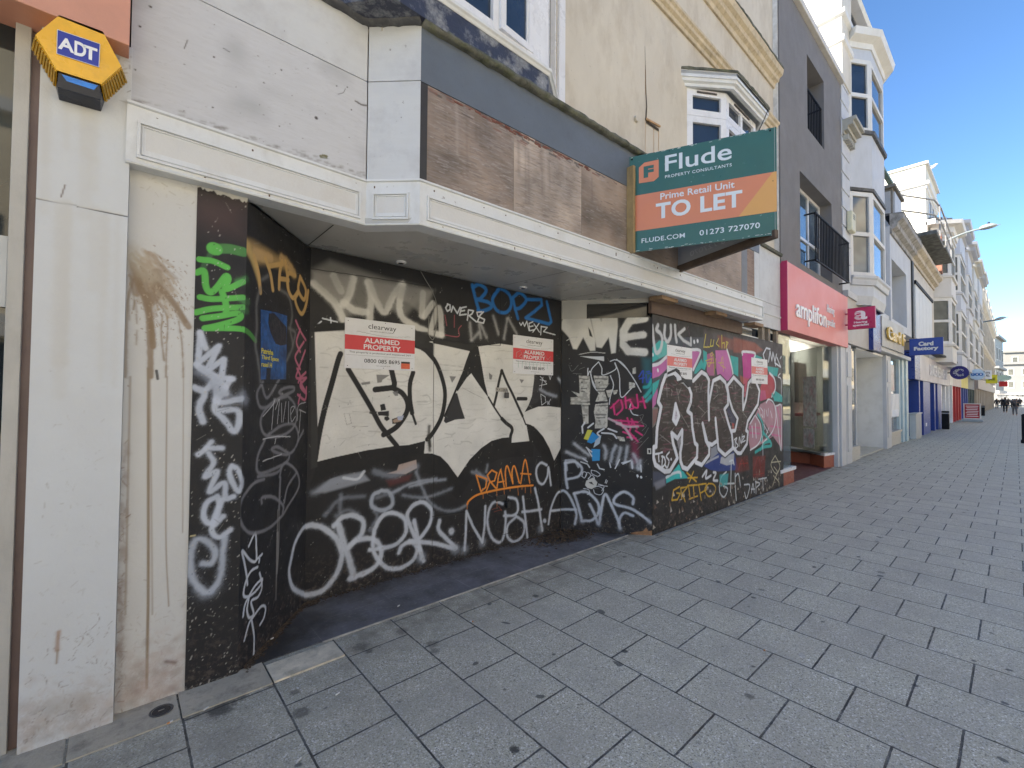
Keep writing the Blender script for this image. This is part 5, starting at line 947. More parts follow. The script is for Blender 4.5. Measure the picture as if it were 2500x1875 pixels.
# pink shop
am=thing('pink_shop','hearing shop with salmon pink fascia beside the boarded shop','shop',(11,3.2,0))
pink=pmat('pink_fascia',(.72,.25,.23),.5,.03,.6,bump=.0); crim=pmat('crimson',(.42,.02,.10),.35)
g=MB(); g.box(8.845,13.14,2.66,2.9,2.80,4.02); part('fascia',g,pink,am,bev=.006); g=MB(); g.box(8.832,8.845,2.655,2.9,2.79,4.03); part('fascia_edge',g,crim,am)
YA=2.655
g=MB(); zt=ztop('U',352,155,YA); zb=ztop('U',325,338,YA)
put_text(g,'amplifon',(0,YA,0),(1,0,0),(0,0,1),float(W(*CR['U'](215,250),YA)[0]),float(W(*CR['U'](470,280),YA)[0]),zb,zt,(0,-1,0),.012,th=.018)
lt=pmat('white_letters',(.80,.80,.80),.4,.02,4); part('lettering',g,lt,am)
g=MB(); hx0,hx1=float(W(*CR['U'](480,270),YA)[0]),float(W(*CR['U'](546,330),YA)[0])
put_text(g,'Hearing',(0,YA,0),(1,0,0),(0,0,1),hx0,hx1-.05,3.38,3.60,(0,-1,0),.0,th=.01); put_text(g,'specialist',(0,YA,0),(1,0,0),(0,0,1),hx0,hx1,3.10,3.31,(0,-1,0),.0,th=.01); part('small_lettering',g,lt,am)
cg=clearglass('shop_glass'); tilered=pmat('terracotta_tile',(.30,.085,.045),.4,.1,6)
A0=(12.0,2.90); A1=(13.25,3.95)
g=MB(); g.prism([(8.85,2.80),(9.60,2.80),(9.60,3.0),(9.2,3.9),(8.85,3.9)],0,.24); g.prism([A0,(12.48,2.82),(12.48,4.0),A1],0,.28); part('stall_riser',g,tilered,am)
g=MB(); g.prism([(8.85,2.78),(9.66,2.78),(9.66,3.0),(9.25,3.9),(8.85,3.9)],.24,.30); g.prism([(11.93,2.87),(12.48,2.80),(12.48,4.0),(13.2,4.0)],.28,.33); part('sill',g,upvc,am)
g=MB(); g.prism([(9.25,2.80),(12.2,2.80),(13.4,4.4),(9.25,4.4)],0,.008); part('entrance_floor',g,pmat('red_floor',(.13,.045,.04),.6,.1,5),am)
g=MB(); g.box(8.88,9.50,2.82,2.83,.30,2.78); g.ob((9.50,2.82),(9.2,3.9),0,1.1,.30,2.78,0,.01); g.ob(A0,(12.45,2.83),0,.45,.33,2.78,-.01,0); g.ob(A1,A0,0,1.6,.33,2.78,-.002,0); part('shop_window',g,cg,am)
g=MB(); g.box(8.9,17.5,3.0,4.4,3.30,3.36); part('ceiling',g,pmat('shop_ceiling',(.6,.6,.58),.6),am); g=MB(); g.box(8.9,17.5,4.4,4.5,0,3.3); g.box(17.5,17.6,3.6,4.4,0,3.3); g.box(8.84,8.86,2.9,4.4,0,3.3); part('interior_wall',g,pmat('shop_wall',(.66,.66,.62),.6),am)
g=MB(); g.box(13.2,13.32,3.93,4.3,0,2.8); g.box(14.0,14.5,4.2,4.28,0,3.2); part('display_board',g,pmat('display_grey',(.42,.42,.42),.5),am)
g=MB(); g.box(15.15,16.15,4.34,4.39,1.45,2.65); part('wall_picture',g,pmat('dark_photo',(.05,.03,.025),.3,.8,6,(.20,.12,.08),.8,3),am)
g=MB(); g.box(14.9,16.2,4.0,4.39,1.05,1.13); part('counter',g,pmat('red_counter',(.5,.03,.03),.4),am)
em=bpy.data.materials.new('shop_lamp'); em.use_nodes=True; em.node_tree.nodes['Principled BSDF'].inputs['Emission Color'].default_value=(1,.93,.82,1); em.node_tree.nodes['Principled BSDF'].inputs['Emission Strength'].default_value=13.0
g=MB(); g.box(14.2,16.6,3.80,3.95,3.28,3.30); part('ceiling_light',g,em,am)
g=MB(); g.ob(A1,A0,.75,1.35,.9,2.1,.012,.02); g.ob(A1,A0,.75,1.25,.40,.85,.012,.02); part('window_poster',g,pmat('poster_pale',(.45,.47,.48),.5,.4,9,(.45,.10,.14),.8,5),am)
g=MB(); g.box(8.95,9.42,2.831,2.835,1.45,2.6); part('window_sticker',g,pmat('green_leaf_sticker',(.52,.60,.55),.5,.1,6,(.05,.40,.17),.8,9,.3),am)
g=MB(); g.box(12.48,12.62,2.74,2.95,0,2.80); g.box(12.64,13.08,2.70,2.95,0,2.86); g.box(13.12,13.62,2.70,2.95,0,2.90); 
for z in (.25,): g.box(13.18,13.56,2.68,2.70,.3,1.9); g.box(13.18,13.56,2.68,2.70,2.1,2.7)
part('pilaster',g,greyl,am,bev=.006)
def bladesign(name,label,cat,Xp,y0,y1,z0,z1,mat,arm_z,arm_y,th=.12,bevel=.01,group=None,armmat=None):
    t=thing(name,label,cat,(Xp,(y0+y1)/2,z0),group); g=MB(); g.box(Xp-th/2,Xp+th/2,y1,y0,z0,z1); part('panel',g,mat,t,bev=bevel)
    g=MB()
    for z in arm_z: g.tube([(Xp,y0,z),(Xp,arm_y,z)],.018,8)
    part('bracket',g,armmat or blackm,t); return t
t=bladesign('projecting_sign','crimson hanging sign with striped white letter logo over the pink shop','sign',12.9,2.61,2.095,3.20,3.70,crim,(3.32,3.58),2.66,.10,armmat=crim)
def txtX(t,rows,Xp,y0,y1,z0,z1,mat,th=.006,bold=.03):  # text on a face looking back along -X; u runs from street (y1) ... left edge on view is larger Y
    g=MB()
    for s,u0,u1,w0,w1 in rows: put_text(g,s,(Xp-.001,y0,z0),(0,-1,0),(0,0,1),(y0-y1)*u0,(y0-y1)*u1,(z1-z0)*w0,(z1-z0)*w1,(-1,0,0),bold,th=th)
    return part('lettering',g,mat,t)
txtX(t,[('a',.26,.72,.42,.84),('Hearing',.24,.72,.24,.36),('specialist',.20,.78,.10,.23)],12.85,2.61,2.095,3.20,3.70,lt)
g=MB()
for k in range(6): g.box(12.840,12.846,2.61-.515*.5,2.61-.515*.27,3.20+.5*(.45+k*.062),3.20+.5*(.47+k*.062))
part('logo_stripe',g,crim,t,kind='stuff')
# --- bay tower building (card shop) ---
bt=thing('bay_tower_building','pale blue grey building with tall projecting sash bay above the card shop','building',(15.7,3.2,0))
g=MB(); g.box(13.1,18.3,2.75,12,4.1,11.4); part('wall',g,paleb,bt); 
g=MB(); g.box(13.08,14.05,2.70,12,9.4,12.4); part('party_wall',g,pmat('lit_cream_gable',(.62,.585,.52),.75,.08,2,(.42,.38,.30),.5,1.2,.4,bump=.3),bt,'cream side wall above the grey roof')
g=MB(); g.mould([(13.08,12),(13.08,2.70),(14.05,2.70)],[(0,10.3),(.05,10.33),(.06,10.45),(0,10.5)]); g.mould([(13.08,12),(13.08,2.70),(14.05,2.70)],[(0,10.95),(.07,11.0),(.08,11.1),(0,11.14)]); g.mould([(13.08,12),(13.08,2.70),(18.3,2.70)],[(-.3,12.38),(.0,12.38),(.06,12.45),(-.3,12.6)]); part('band_course',g,whst,bt)
g=MB(); g.box(13.4,18.3,2.9,11,12.3,12.9); part('roof',g,slate,bt)
g=MB()
for i in range(13): z=4.5+i*.44; g.box(13.1,13.85,2.725,2.75,z,z+.40); 
part('quoin',g,paleb,bt,bev=.012,kind='stuff')
Bp=[(13.85,2.75),(14.45,2.38),(16.1,2.38),(16.7,2.75)]
g=MB(); g.prism(Bp,6.9,8.45); g.prism(Bp,10.35,10.7); g.prism(Bp,4.2,4.68); part('bay_wall',g,paleb,bt)
def sashbay(parent,P,z0,z1,mat,glass,fw=.11,d=.10):
    for a,b in zip(P[:-1],P[1:]):
        L=math.hypot(b[0]-a[0],b[1]-a[1]); facet(parent,a,b,z0,z1,mat,glass,min(fw,L*.22),d,(),(.5,),inset=.04)
sashbay(bt,Bp,8.46,10.35,whst,wg); sashbay(bt,Bp,4.70,6.88,whst,glassmat('grey_curtain_glass',(.10,.11,.115),.06))
g=MB(); g.mould(Bp,[(-.1,10.62),(.03,10.62),(.05,10.75),(.22,10.82),(.26,10.98),(-.1,11.05)]); g.prism(Bp,10.7,11.06); part('bay_cornice',g,whst,bt,'heavy canopy on top of the tall bay')
g=MB(); g.mould(Bp,[(-.1,8.36),(.06,8.38),(.07,8.46),(-.1,8.47)]); g.mould(Bp,[(-.1,6.9),(.03,6.9),(.04,6.97),(-.1,7.0)]); part('bay_sill',g,lead,bt)
g=MB(); g.mould(Bp,[(-.1,4.45),(.05,4.47),(.07,4.60),(.10,4.64),(.10,4.70),(-.1,4.71)]); g.mould(Bp,[(-.1,3.98),(-.05,3.98),(.0,4.2),(-.1,4.2)]); part('bay_base',g,greyl,bt)
g=MB(); 
for (o,z0,z1) in ((.06,8.05,8.12),(.14,8.12,8.22),(.24,8.22,8.32),(.30,8.32,8.40)): g.box(13.12,13.95+o*.3,2.75-o,2.76,z0,z1)
for k in range(6): g.box(13.2+k*.13,13.26+k*.13,2.62,2.76,7.92,8.05)
part('corbel',g,pmat('weathered_corbel',(.40,.39,.35),.8,.2,6,(.1,.1,.08),.7,6),bt,'moulded corbel end beside the grey wall')
ax=float(WX(2070,2.7)); 
t=thing('alarm_box','small cream alarm box on the pale quoins','alarm box',(13.55,2.7,5.85)); g=MB(); g.box(13.40,13.78,2.60,2.72,5.72,6.22); part('cover',g,pmat('cream_plastic',(.60,.58,.42),.4),t,bev=.03); g=MB()
for k in range(3): g.box(13.50,13.68,2.595,2.60,6.02+k*.045,6.04+k*.045)
part('slot',g,pmat('slot_dark',(.1,.1,.08),.5),t)
# card shop ground floor
cs=thing('card_shop','card shop with bow fronted grey fascia and dark blue end panel','shop',(16.5,3,0))
gf=pmat('warm_grey_fascia',(.40,.37,.34),.5,.05,1); nav=pmat('navy_panel',(.010,.03,.19),.3,.05,3); bluep=pmat('royal_blue_panel',(.015,.045,.26),.35,.1,4)
g=MB(); g.box(13.15,16.3,2.68,2.9,2.93,4.05); part('fascia',g,gf,cs); g=MB(); g.box(13.1,18.3,2.64,2.9,4.05,4.2); part('fascia_cap',g,greyl,cs)
g=MB(); g.box(15.55,16.62,2.58,2.9,2.93,4.1); part('end_panel',g,nav,cs)
g=MB(); bow=[(16.62,2.56)]+[(20.0+.9*math.sin(math.pi/2*i/8),2.85-.33*math.cos(math.pi/2*i/8)) for i in range(9)]; g.prism(bow+[(16.62,2.85)],3.12,4.0); part('bow_fascia',g,pmat('silver_grey',(.38,.37,.35),.45,.04,1),cs,smooth=False)
g=MB(); put_text(g,'Card F',(0,2.53,0),(1,0,0),(0,0,1),float(W(2167,815,2.5)[0]),20.2,3.36,3.76,(0,-1,0),.03,th=.05); part('lettering',g,pmat('gold_letters',(.70,.45,.08),.35),cs)
g=MB(); g.box(16.7,22.3,2.60,3.2,3.0,3.12); part('fascia_base',g,greyl,cs)
g=MB(); g.box(13.7,14.6,2.82,2.83,.35,2.9); g.box(18.95,21.0,2.86,2.87,.45,2.95); part('shop_window',g,glassmat('display_glass',(.07,.075,.08),.03,.6),cs)
g=MB(); g.box(13.65,14.66,2.74,3.4,.0,.35); g.box(18.9,21.1,2.76,3.2,0,.42); g.box(18.9,21.1,2.72,2.9,.42,.48); part('stall_riser',g,pmat('dirty_cream',(.47,.45,.40),.6,.2,6,(.12,.11,.09),.6,6),cs)
g=MB(); g.box(14.6,14.64,2.8,3.45,0,2.93); g.box(14.6,18.15,3.45,3.55,0,2.93); g.box(18.1,18.2,2.80,3.55,0,2.95); part('lobby_wall',g,pmat('lobby_white',(.62,.62,.60),.5,.04,2,(.4,.38,.34),.4,3),cs); g=MB(); g.box(14.6,18.1,2.78,3.5,0,.03); part('lobby_floor',g,pmat('lobby_tile',(.42,.40,.33),.5),cs); g=MB(); g.box(14.6,18.1,2.78,3.5,2.90,2.96); part('lobby_ceiling',g,lt,cs)
g=MB(); g.box(18.12,18.9,2.70,2.86,0,2.95); g.box(18.25,18.78,2.68,2.70,.35,1.95); g.box(18.25,18.78,2.68,2.70,2.1,2.8); part('pilaster',g,greyl,cs,bev=.006)
g=MB(); g.box(21.0,21.25,2.78,3.0,0,3.0); g.box(21.4,21.8,2.74,3.0,0,3.0); g.box(21.95,22.4,2.70,3.0,0,3.1); part('window_frame',g,pmat('pale_teal_frame',(.42,.52,.55),.4),cs)
g=MB()
for k in range(7): x=19.2+k*.25; g.tube([(x,2.80,1.75),(x+.05,2.8,1.2),(x-.08,2.8,.95)],.05,6)
part('window_display',g,lt,cs,kind='stuff')
g=MB(); g.box(19.2,20.2,2.80,2.81,1.85,2.75); part('window_poster',g,pmat('poster_warm',(.50,.48,.46),.4,.3,6,(.45,.12,.08),.8,4),cs)
t=bladesign('projecting_sign','dark blue hanging sign of the card shop','sign',22.0,2.60,1.69,3.18,3.79,bluep,(3.3,3.7),2.7,.10); txtX(t,[('Card',.28,.72,.54,.80),('Factory',.14,.86,.22,.50)],21.95,2.60,1.69,3.18,3.79,pmat('grey_letters',(.60,.60,.58),.4),bold=.05)
# --- recess building ---
rb=thing('recess_building','flat grey building with a tall boarded recess and weathered cornice','building',(20.8,3,0))
ro=(18.6,21.5,4.15,6.1)
g=MB(); wallgrid(g,18.35,22.6,2.6,2.75,3.9,7.1,[ro]); g.box(18.35,22.6,3.2,12,3.9,7.3); g.box(18.35,18.6,2.75,3.2,3.9,7.1); g.box(21.5,22.6,2.75,3.2,3.9,7.1); g.box(18.35,22.6,2.75,3.2,6.1,7.1); part('wall',g,paleb,rb)
g=MB(); g.box(18.6,21.5,3.15,3.19,4.15,6.1); g.box(20.3,20.4,3.1,3.15,4.15,6.1); part('recess_board',g,pmat('pale_boarding',(.36,.37,.36),.7,.1,3,(.25,.24,.22),.5,4,.3),rb)
cornp=[(0,6.85),(.05,6.85),(.06,6.98),(.18,7.05),(.20,7.18),(.33,7.28),(.34,7.42),(.0,7.50)]
g=MB(); g.mould([(18.35,2.6),(22.6,2.6)],cornp); part('cornice',g,pmat('grey_cornice',(.30,.29,.28),.7,.25,5,(.08,.07,.055),1.,4),rb)
g=MB(); g.mould([(18.35,2.55)]+dens((18.4,2.55),(22.6,2.55),30),[(-.2,7.44),(.30,7.42),(.30,7.45),(-.2,7.53)]); part('cornice_flashing',rough(g,.01),lead,rb)
g=MB(); g.add([(18.35,3.1,7.4),(26.5,3.1,7.4),(26.5,3.9,9.6),(18.35,3.9,9.6),(18.35,12,9.6),(26.5,12,9.6),(18.35,12,7.4),(26.5,12,7.4)],[(0,1,2,3),(3,2,5,4),(0,3,4,6),(1,7,5,2)]); part('roof',g,slate,rb)
g=MB(); g.box(20.0,21.6,2.75,3.6,7.4,8.9); g.box(19.85,21.75,2.65,3.7,8.9,9.0); dm=part('dormer',g,pmat('weathered_dormer',(.20,.19,.17),.8,.3,6),rb); g=MB(); g.box(19.95,19.99,2.8,3.5,7.5,8.8); g.box(20.1,21.5,2.70,2.75,7.5,8.8); part('dormer_door',g,greyl,dm)
g=MB(); g.box(18.4,23.4,2.98,3.12,9.72,9.82); part('gutter',g,pmat('green_gutter',(.18,.26,.22),.6),rb)
# --- beige building ---
bb=thing('beige_building','plain beige building with a white boarded panel under its cornice','building',(26.2,3,0))
g=MB(); g.box(22.6,29.7,2.6,12,3.9,7.1); g.box(22.6,29.7,2.6,12,7.1,7.35); part('wall',g,beige,bb); g=MB(); g.mould([(22.6,2.6),(29.7,2.6)],cornp); part('cornice',g,pmat('tan_cornice',(.45,.39,.30),.7,.2,5,(.16,.12,.08),.9,4),bb)
g=MB(); g.box(22.6,22.95,2.55,2.6,3.9,6.85); part('gap_shade',g,pmat('dark_gap',(.03,.035,.035),.6),bb)  # dark strip standing in for the shaded gap beside the beige wall
g=MB(); 
for k in range(5): g.box(23.2+k*1.02,24.19+k*1.02,2.54,2.6,3.95,6.05)
part('boarded_panel',g,pmat('white_boards',(.60,.63,.66),.6,.04,3,(.4,.42,.44),.4,4,.4),bb,kind='stuff')
g=MB(); g.box(23.05,28.45,2.50,2.6,6.05,6.18); part('panel_lintel',g,blackm,bb)
g=MB(); g.prism([(23.6,2.5),(26.2,2.5),(26.2,1.95),(23.6,1.95)],8.0,8.14); g.prism([(26.3,2.5),(29.4,2.5),(29.4,1.9),(26.3,1.9)],8.0,8.14); g.box(23.6,29.4,2.5,3.4,7.9,8.14); part('concrete_canopy',g,pmat('dark_concrete',(.13,.13,.12),.9,.4,5,(.28,.28,.25),.7,5,bump=.8),bb)
g=MB()
for h in (.55,1.15): g.tube([(22.5,2.95,8.35+h),(23.5,2.5,8.4+h),(24.2,2.05,8.35+h),(25,1.92,8.2+h),(29.4,1.92,8.1+h)],.03,6)
for x in (24.6,26.8,29.3): g.tube([(x,1.93,8.1),(x,1.93,9.4)],.025,6)
part('handrail',g,pmat('grey_rail',(.25,.25,.25),.5),bb)
cr2=thing('charity_shop','charity shop with purple and silver fascia beside the card shop','shop',(28.5,2.8,0)); purp=pmat('purple_grey_fascia',(.30,.28,.34),.35,.08,.4,bump=0)
g=MB(); g.box(24.7,37.4,2.62,2.9,2.35,3.45); part('fascia',g,purp,cr2); g=MB(); g.box(23.3,24.7,2.60,2.95,2.35,3.5); part('fascia_edge',g,nav,cr2)
g=MB(); put_text(g,'CANCER RESEARCH UK',(0,2.62,0),(1,0,0),(0,0,1),27.8,35.8,2.65,3.2,(0,-1,0),.02,th=.02); part('lettering',g,pmat('pale_letters',(.6,.6,.62),.4),cr2)
g=MB(); 
for x0,x1 in ((25.0,25.3),(26.3,28.6),(30.2,30.7),(31.6,33.4)): g.box(x0,x1,2.68,3.4,0,2.35)
part('pilaster',g,bluep,cr2); g=MB(); g.box(24.0,34.0,3.3,3.4,0,2.4); part('shop_window',g,wg,cr2); g=MB(); g.box(34.0,37,2.9,2.95,.3,2.35); part('display_window',g,glassmat('busy_window',(.16,.15,.15),.08,2.),cr2)
g=MB(); g.box(26.9,27.3,2.672,2.68,.35,.5); part('notice',g,lt,cr2)
g=MB()
for k in range(3): g.prism([(24.5,2.6),(42,2.6),(42,2.1),(24.5,2.35)],3.62+.03*k,3.64+.03*k)
part('awning_box',g,pmat('dark_canopy',(.06,.06,.06),.6),cr2)
# --- gabled house with lit party wall, then bay houses ---
def house(name,label,x0,x1,Yw,zt,mat,bay,zs,ground,cornmat,bracket=True,grp=None):
    h=thing(name,label,'building',((x0+x1)/2,Yw+.5,0),grp); g=MB(); g.box(x0,x1-.03,Yw,12,3.4,zt); part('wall',g,mat,h)
    b0,b1,yf=bay; sp=.55; P=[(b0,Yw),(b0+sp,yf),(b1-sp,yf),(b1,Yw)]
    g=MB(); zz=[3.4]+[v for s in zs for v in s]+[zt-.5]
    for i in range(0,len(zz),2): g.prism(P,zz[i],zz[i+1])
    part('bay_wall',g,mat,h)
    for s in zs: sashbay(h,P,s[0]+.002,s[1]-.002,whst,pmat('far_window',(.13,.13,.11),.7,.45,.9,bump=0),.14,.12)
    g=MB(); 
    for s in zs: g.mould(P,[(-.1,s[0]-.14),(.08,s[0]-.10),(.10,s[0]),(-.1,s[0]+.004)]); g.mould(P,[(-.1,s[1]),(.05,s[1]+.01),(.06,s[1]+.12),(-.1,s[1]+.13)])
    part('bay_band',g,mat,h)
    g=MB(); Q=[(b0-.35,Yw)]+P[1:3]+[(b1+.35,Yw)]
    g.mould(P,[(-.1,zt-.50),(.10,zt-.45),(.14,zt-.2),(.42,zt-.12),(.46,zt+.06),(-.1,zt+.12)]); g.prism(P,zt-.5,zt+.1); g.box(x0,x1-.03,Yw-.3,Yw+.05,zt-.15,zt+.1); part('cornice',g,cornmat,h)
    if bracket:
        g=MB()
        for a,b in zip(P[:-1],P[1:]):
            L=math.hypot(b[0]-a[0],b[1]-a[1]); n=max(2,int(L/.35))
            for i in range(n): g.ob(a,b,(i+.3)*L/n,(i+.6)*L/n,zt-.42,zt-.14,.1,.34)
        part('cornice_bracket',g,cornmat,h,kind='stuff')
    g=MB(); g.prism([(x0,Yw+.2),(x1-.03,Yw+.2),(x1-.03,8),(x0,8)],zt+.1,zt+.5); g.prism([(P[0][0],Yw+.3),(P[1][0]+.1,yf+.3),(P[2][0]-.1,yf+.3),(P[3][0],Yw+.3)],zt+.1,zt+.45); part('roof',g,slate,h)
    if ground:
        g=MB(); g.box(x0,x1-.03,2.75,2.95,2.45,3.4); part('shop_fascia',g,ground[0],h); g=MB(); g.box(x0+.3,x1-.3,2.95,3.0,.25,2.45); part('shop_window',g,ground[1],h); g=MB()
        n=ground[2]
        for i in range(n+1): x=x0+(x1-x0-.35)*i/n; g.box(x,x+.3,2.78,3.0,0,2.45)
        part('pilaster',g,ground[3],h)
    return h
busy=glassmat('busy_window2',(.12,.12,.12),.08,2.5)
pm=lambda n,c:pmat(n,c,.5,.08,2)
h=house('gabled_house','tall house with sunlit cream party wall and brick sided bay',29.7,34.6,2.79,10.3,pmat('warm_white_stucco',(.58,.56,.53),.6,.05,2,(.4,.37,.33),.4,2,.4),(30.3,33.8,2.05),[(4.3,6.6),(7.7,9.6)],None,whst,False)
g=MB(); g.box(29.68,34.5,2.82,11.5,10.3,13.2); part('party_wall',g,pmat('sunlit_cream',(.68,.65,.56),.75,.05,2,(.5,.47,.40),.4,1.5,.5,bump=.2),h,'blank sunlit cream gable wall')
g=MB(); g.mould([(29.68,4.1),(29.68,2.82),(34.5,2.82)],[(0,11.95),(.05,11.98),(.06,12.1),(.14,12.15),(.16,12.3),(0,12.36)]); g.box(29.6,34.6,2.7,11.5,13.2,13.32); part('band_course',g,whst,h)
g=MB(); g.box(30.3,33.9,2.80,2.83,10.6,11.85); facet(h,(30.6,2.78),(31.5,2.78),10.6,11.8,whst,wg,.1,.08); facet(h,(31.9,2.78),(32.8,2.78),10.6,11.8,whst,wg,.1,.08)
g=MB(); g.box(29.8,30.25,2.3,2.80,7.7,9.6); part('brick_return',g,pmat('brick',(.28,.13,.09),.8,.3,12),h)
specs=[(34.6,41.3,(35.6,40.6,2.02),11.7,pmat('blue_grey_stucco',(.46,.48,.53),.6,.05,2,(.33,.34,.36),.4,3,.4),'pale blue grey bay fronted house next to the gabled one',(pm('white_shop_fascia',(.62,.62,.62)),busy,3,upvc)),
 (41.3,48.0,(42.2,47.2,2.02),12.0,pmat('grey_stucco_b',(.48,.48,.50),.6,.05,2,(.34,.34,.34),.4,3,.4),'grey bay fronted house second from the gabled one',(pm('red_fascia_b',(.55,.5,.5)),busy,3,pm('red_door_frame',(.45,.03,.03)))),
 (48.0,55.4,(48.9,54.4,2.02),12.2,pmat('cream_stucco_b',(.52,.50,.45),.6,.05,2,(.36,.33,.3),.4,3,.4),'cream bay fronted house third from the gabled one',(pm('yellow_fascia',(.62,.55,.12)),busy,3,pm('blue_frame',(.05,.08,.30)))),
 (55.4,64.4,(56.4,62.8,2.02),12.7,pmat('grey_stucco_c',(.50,.50,.50),.6,.05,2,(.36,.34,.32),.4,3,.4),'last grey bay fronted house before the ornate stone block',(pm('dark_fascia',(.08,.10,.14)),busy,4,pm('green_black_frame',(.05,.08,.08))))]
for x0,x1,by,zt,mt_,lb_,gr_ in specs: house('bay_house',lb_,x0,x1,2.75,zt,mt_,by,[(4.25,6.6),(7.7,9.9)],gr_,mt_,True,'bay fronted houses along the street')
# --- ornate stone block ---
st=pmat('carved_stone',(.58,.53,.44),.8,.12,1.5,(.34,.30,.23),.6,1.5,.4,bump=.6,bscale=6)
ob_=thing('ornate_stone_building','long carved stone block with scrolled parapet and arched windows','building',(95,4,0))
xs0,xs1=64.5,118.
g=MB(); g.box(xs0,xs1,2.75,14,3.6,13.3); part('wall',g,st,ob_)
g=MB(); g.mould([(xs0,14),(xs0,2.75),(xs1,2.75)],[(0,11.8),(.15,11.9),(.2,12.3),(.5,12.6),(.6,13.2),(0,13.4)]); g.mould([(xs0,14),(xs0,2.75),(xs1,2.75)],[(0,7.1),(.15,7.2),(.4,7.5),(.45,7.8),(0,8.0)]); part('cornice',g,st,ob_)
for i in range(7):
    x=xs0+3+i*7.6; g=MB(); n=14
    arc=[(x+2.6*math.cos(math.pi*k/n),13.4+2.0*math.sin(math.pi*k/n)) for k in range(n+1)]; vs_=[(a,2.25,z) for a,z in arc]+[(a,3.2,z) for a,z in arc]; m=n+1
    g.add(vs_,[tuple(range(m)),tuple(range(m,2*m))[::-1]]+[(k,k+1,m+k+1,m+k) for k in range(n)]+[(0,n,m+n,m)]); g.tube([(x,2.6,15.2),(x,2.6,16.0)],.35,8,.1)
    g.tube([(x+3.8,2.45,13.4),(x+3.8,2.45,14.2),(x+3.8,2.45,15.0)],.4,8,.15); part('parapet_scroll',g,st,ob_)
for i in range(19):
    x=xs0+1.5+i*2.8
    for z0,z1 in ((4.3,6.7),(8.4,11.2)):
        f=MB(); f.box(x,x+1.3,2.70,2.76,z0,z1); wq=part('window',f,pmat('stone_frame',(.50,.47,.40),.7),ob_); f=MB(); f.box(x+.2,x+1.1,2.66,2.70,z0+.2,z1-.2); part('pane',f,pmat('far_window',(.13,.13,.11),.7,.45,.9,bump=0),wq)
    g=MB(); g.box(x+1.75,x+2.25,2.45,2.76,4,7.1); g.box(x+1.75,x+2.25,2.45,2.76,8.0,11.8); part('pilaster',g,st,ob_)
g=MB(); g.box(xs0,xs1,2.5,3.0,2.6,3.6); part('shop_fascia',g,pm('mixed_fascia',(.35,.30,.28)),ob_); g=MB(); g.box(xs0,xs1,2.9,3.0,0,2.6); part('shop_window',g,busy,ob_); g=MB()
for i in range(14): g.box(xs0+i*3.9,xs0+i*3.9+.7,2.6,3.0,0,2.6)
part('shop_pier',g,pm('tan_pier',(.40,.33,.25)),ob_,kind='stuff')
# --- far buildings at the bend ---
def farblock(name,label,a,b,dep,zt,mat,cols,rows,ww,zw,ground=3.4,band=True,wm=None):
    t=thing(name,label,'building',((a[0]+b[0])/2,(a[1]+b[1])/2,0)); dx,dy=b[0]-a[0],b[1]-a[1]; L=math.hypot(dx,dy); g=MB(); g.ob(a,b,0,L,0,zt,-dep,0); part('wall',g,mat,t)
    g=MB(); g.ob(a,b,-.3,L+.3,zt-.7,zt-.2,-dep,.6); 
    if band: g.ob(a,b,-.3,L+.3,zt*.52,zt*.52+.5,-dep,.6)
    part('cornice',g,mat,t)
    for j,z in enumerate(rows):
        for i in range(cols):
            s=L*(i+.5)/cols; f=MB(); f.ob(a,b,s-ww/2,s+ww/2,z,z+zw,0,.08); wq=part('window',f,whst,t); f=MB(); f.ob(a,b,s-ww*.38,s+ww*.38,z+.2,z+zw-.2,.08,.12); part('pane',f,wm or pmat('far_window',(.13,.13,.11),.7,.45,.9,bump=0),wq)
    g=MB(); g.ob(a,b,0,L,0,ground-.6,0,.15); part('shop_window',g,busy,t); g=MB(); g.ob(a,b,0,L,ground-.6,ground,0,.5); part('shop_fascia',g,pm('far_fascia',(.45,.42,.40)),t)
    return t
wf=pmat('far_white',(.23,.227,.22),.6,.04,.5)
farblock('white_corner_building','white three storey building beyond the ornate stone block',(140,2.85),(156,1.9),12,15.6,wf,3,(4.8,10.0),2.2,2.9)
farblock('far_terrace_building','pale terrace closing the street behind the white corner building',(190,2.3),(192,-22),20,12.1,wf,9,(4.6,8.2),1.3,2.1,band=False)
farblock('far_cream_block','cream block rising behind the far terrace',(215,2.4),(218,-16),20,17.2,pmat('far_cream',(.25,.24,.22),.7,.04,.5),4,(13.2,),1.5,2,band=False)
# --- hanging signs further down ---
def oval_sign(label,X,yc,zc_,ry,rz,mat,arm,txt=None,tm=None):
    t=thing('projecting_sign',label,'sign',(X,yc,zc_)); g=MB(); n=28; pts=[(X-.06,yc+ry*math.cos(2*math.pi*k/n),zc_+rz*math.sin(2*math.pi*k/n)) for k in range(n)]; g.sheet(pts,(1,0,0),.12); part('panel',g,mat,t)
    g=MB(); g.tube([(X,yc+ry*.95,zc_),(X,arm,zc_)],.03,6); part('bracket',g,blackm,t); return t
t=oval_sign('dark blue oval sign with a dotted white letter C',36.,2.13,3.08,.39,.385,pm('deep_indigo',(.015,.01,.16)),2.7)
g=MB()
for k in range(120):
    a=math.radians(rng.uniform(35,325)); r=rng.uniform(.62,1.0)*.21 if k%2 else rng.uniform(.8,1.)*.2; yy=2.09-r*math.cos(a)*.95-(.0); zz_=3.08+r*math.sin(a); s=.010+rng.random()*.012
    if k%4==0: yy+=rng.random()*.12
    g.box(35.925,35.938,yy-s,yy+s,zz_-s,zz_+s)
part('dotted_letter',g,lt,t,kind='stuff')
t=oval_sign('pale blue oval bank sign behind the dark blue one',45.,1.79,3.29,.37,.38,pm('pale_blue_sign',(.45,.60,.75)),2.7)
g=MB()
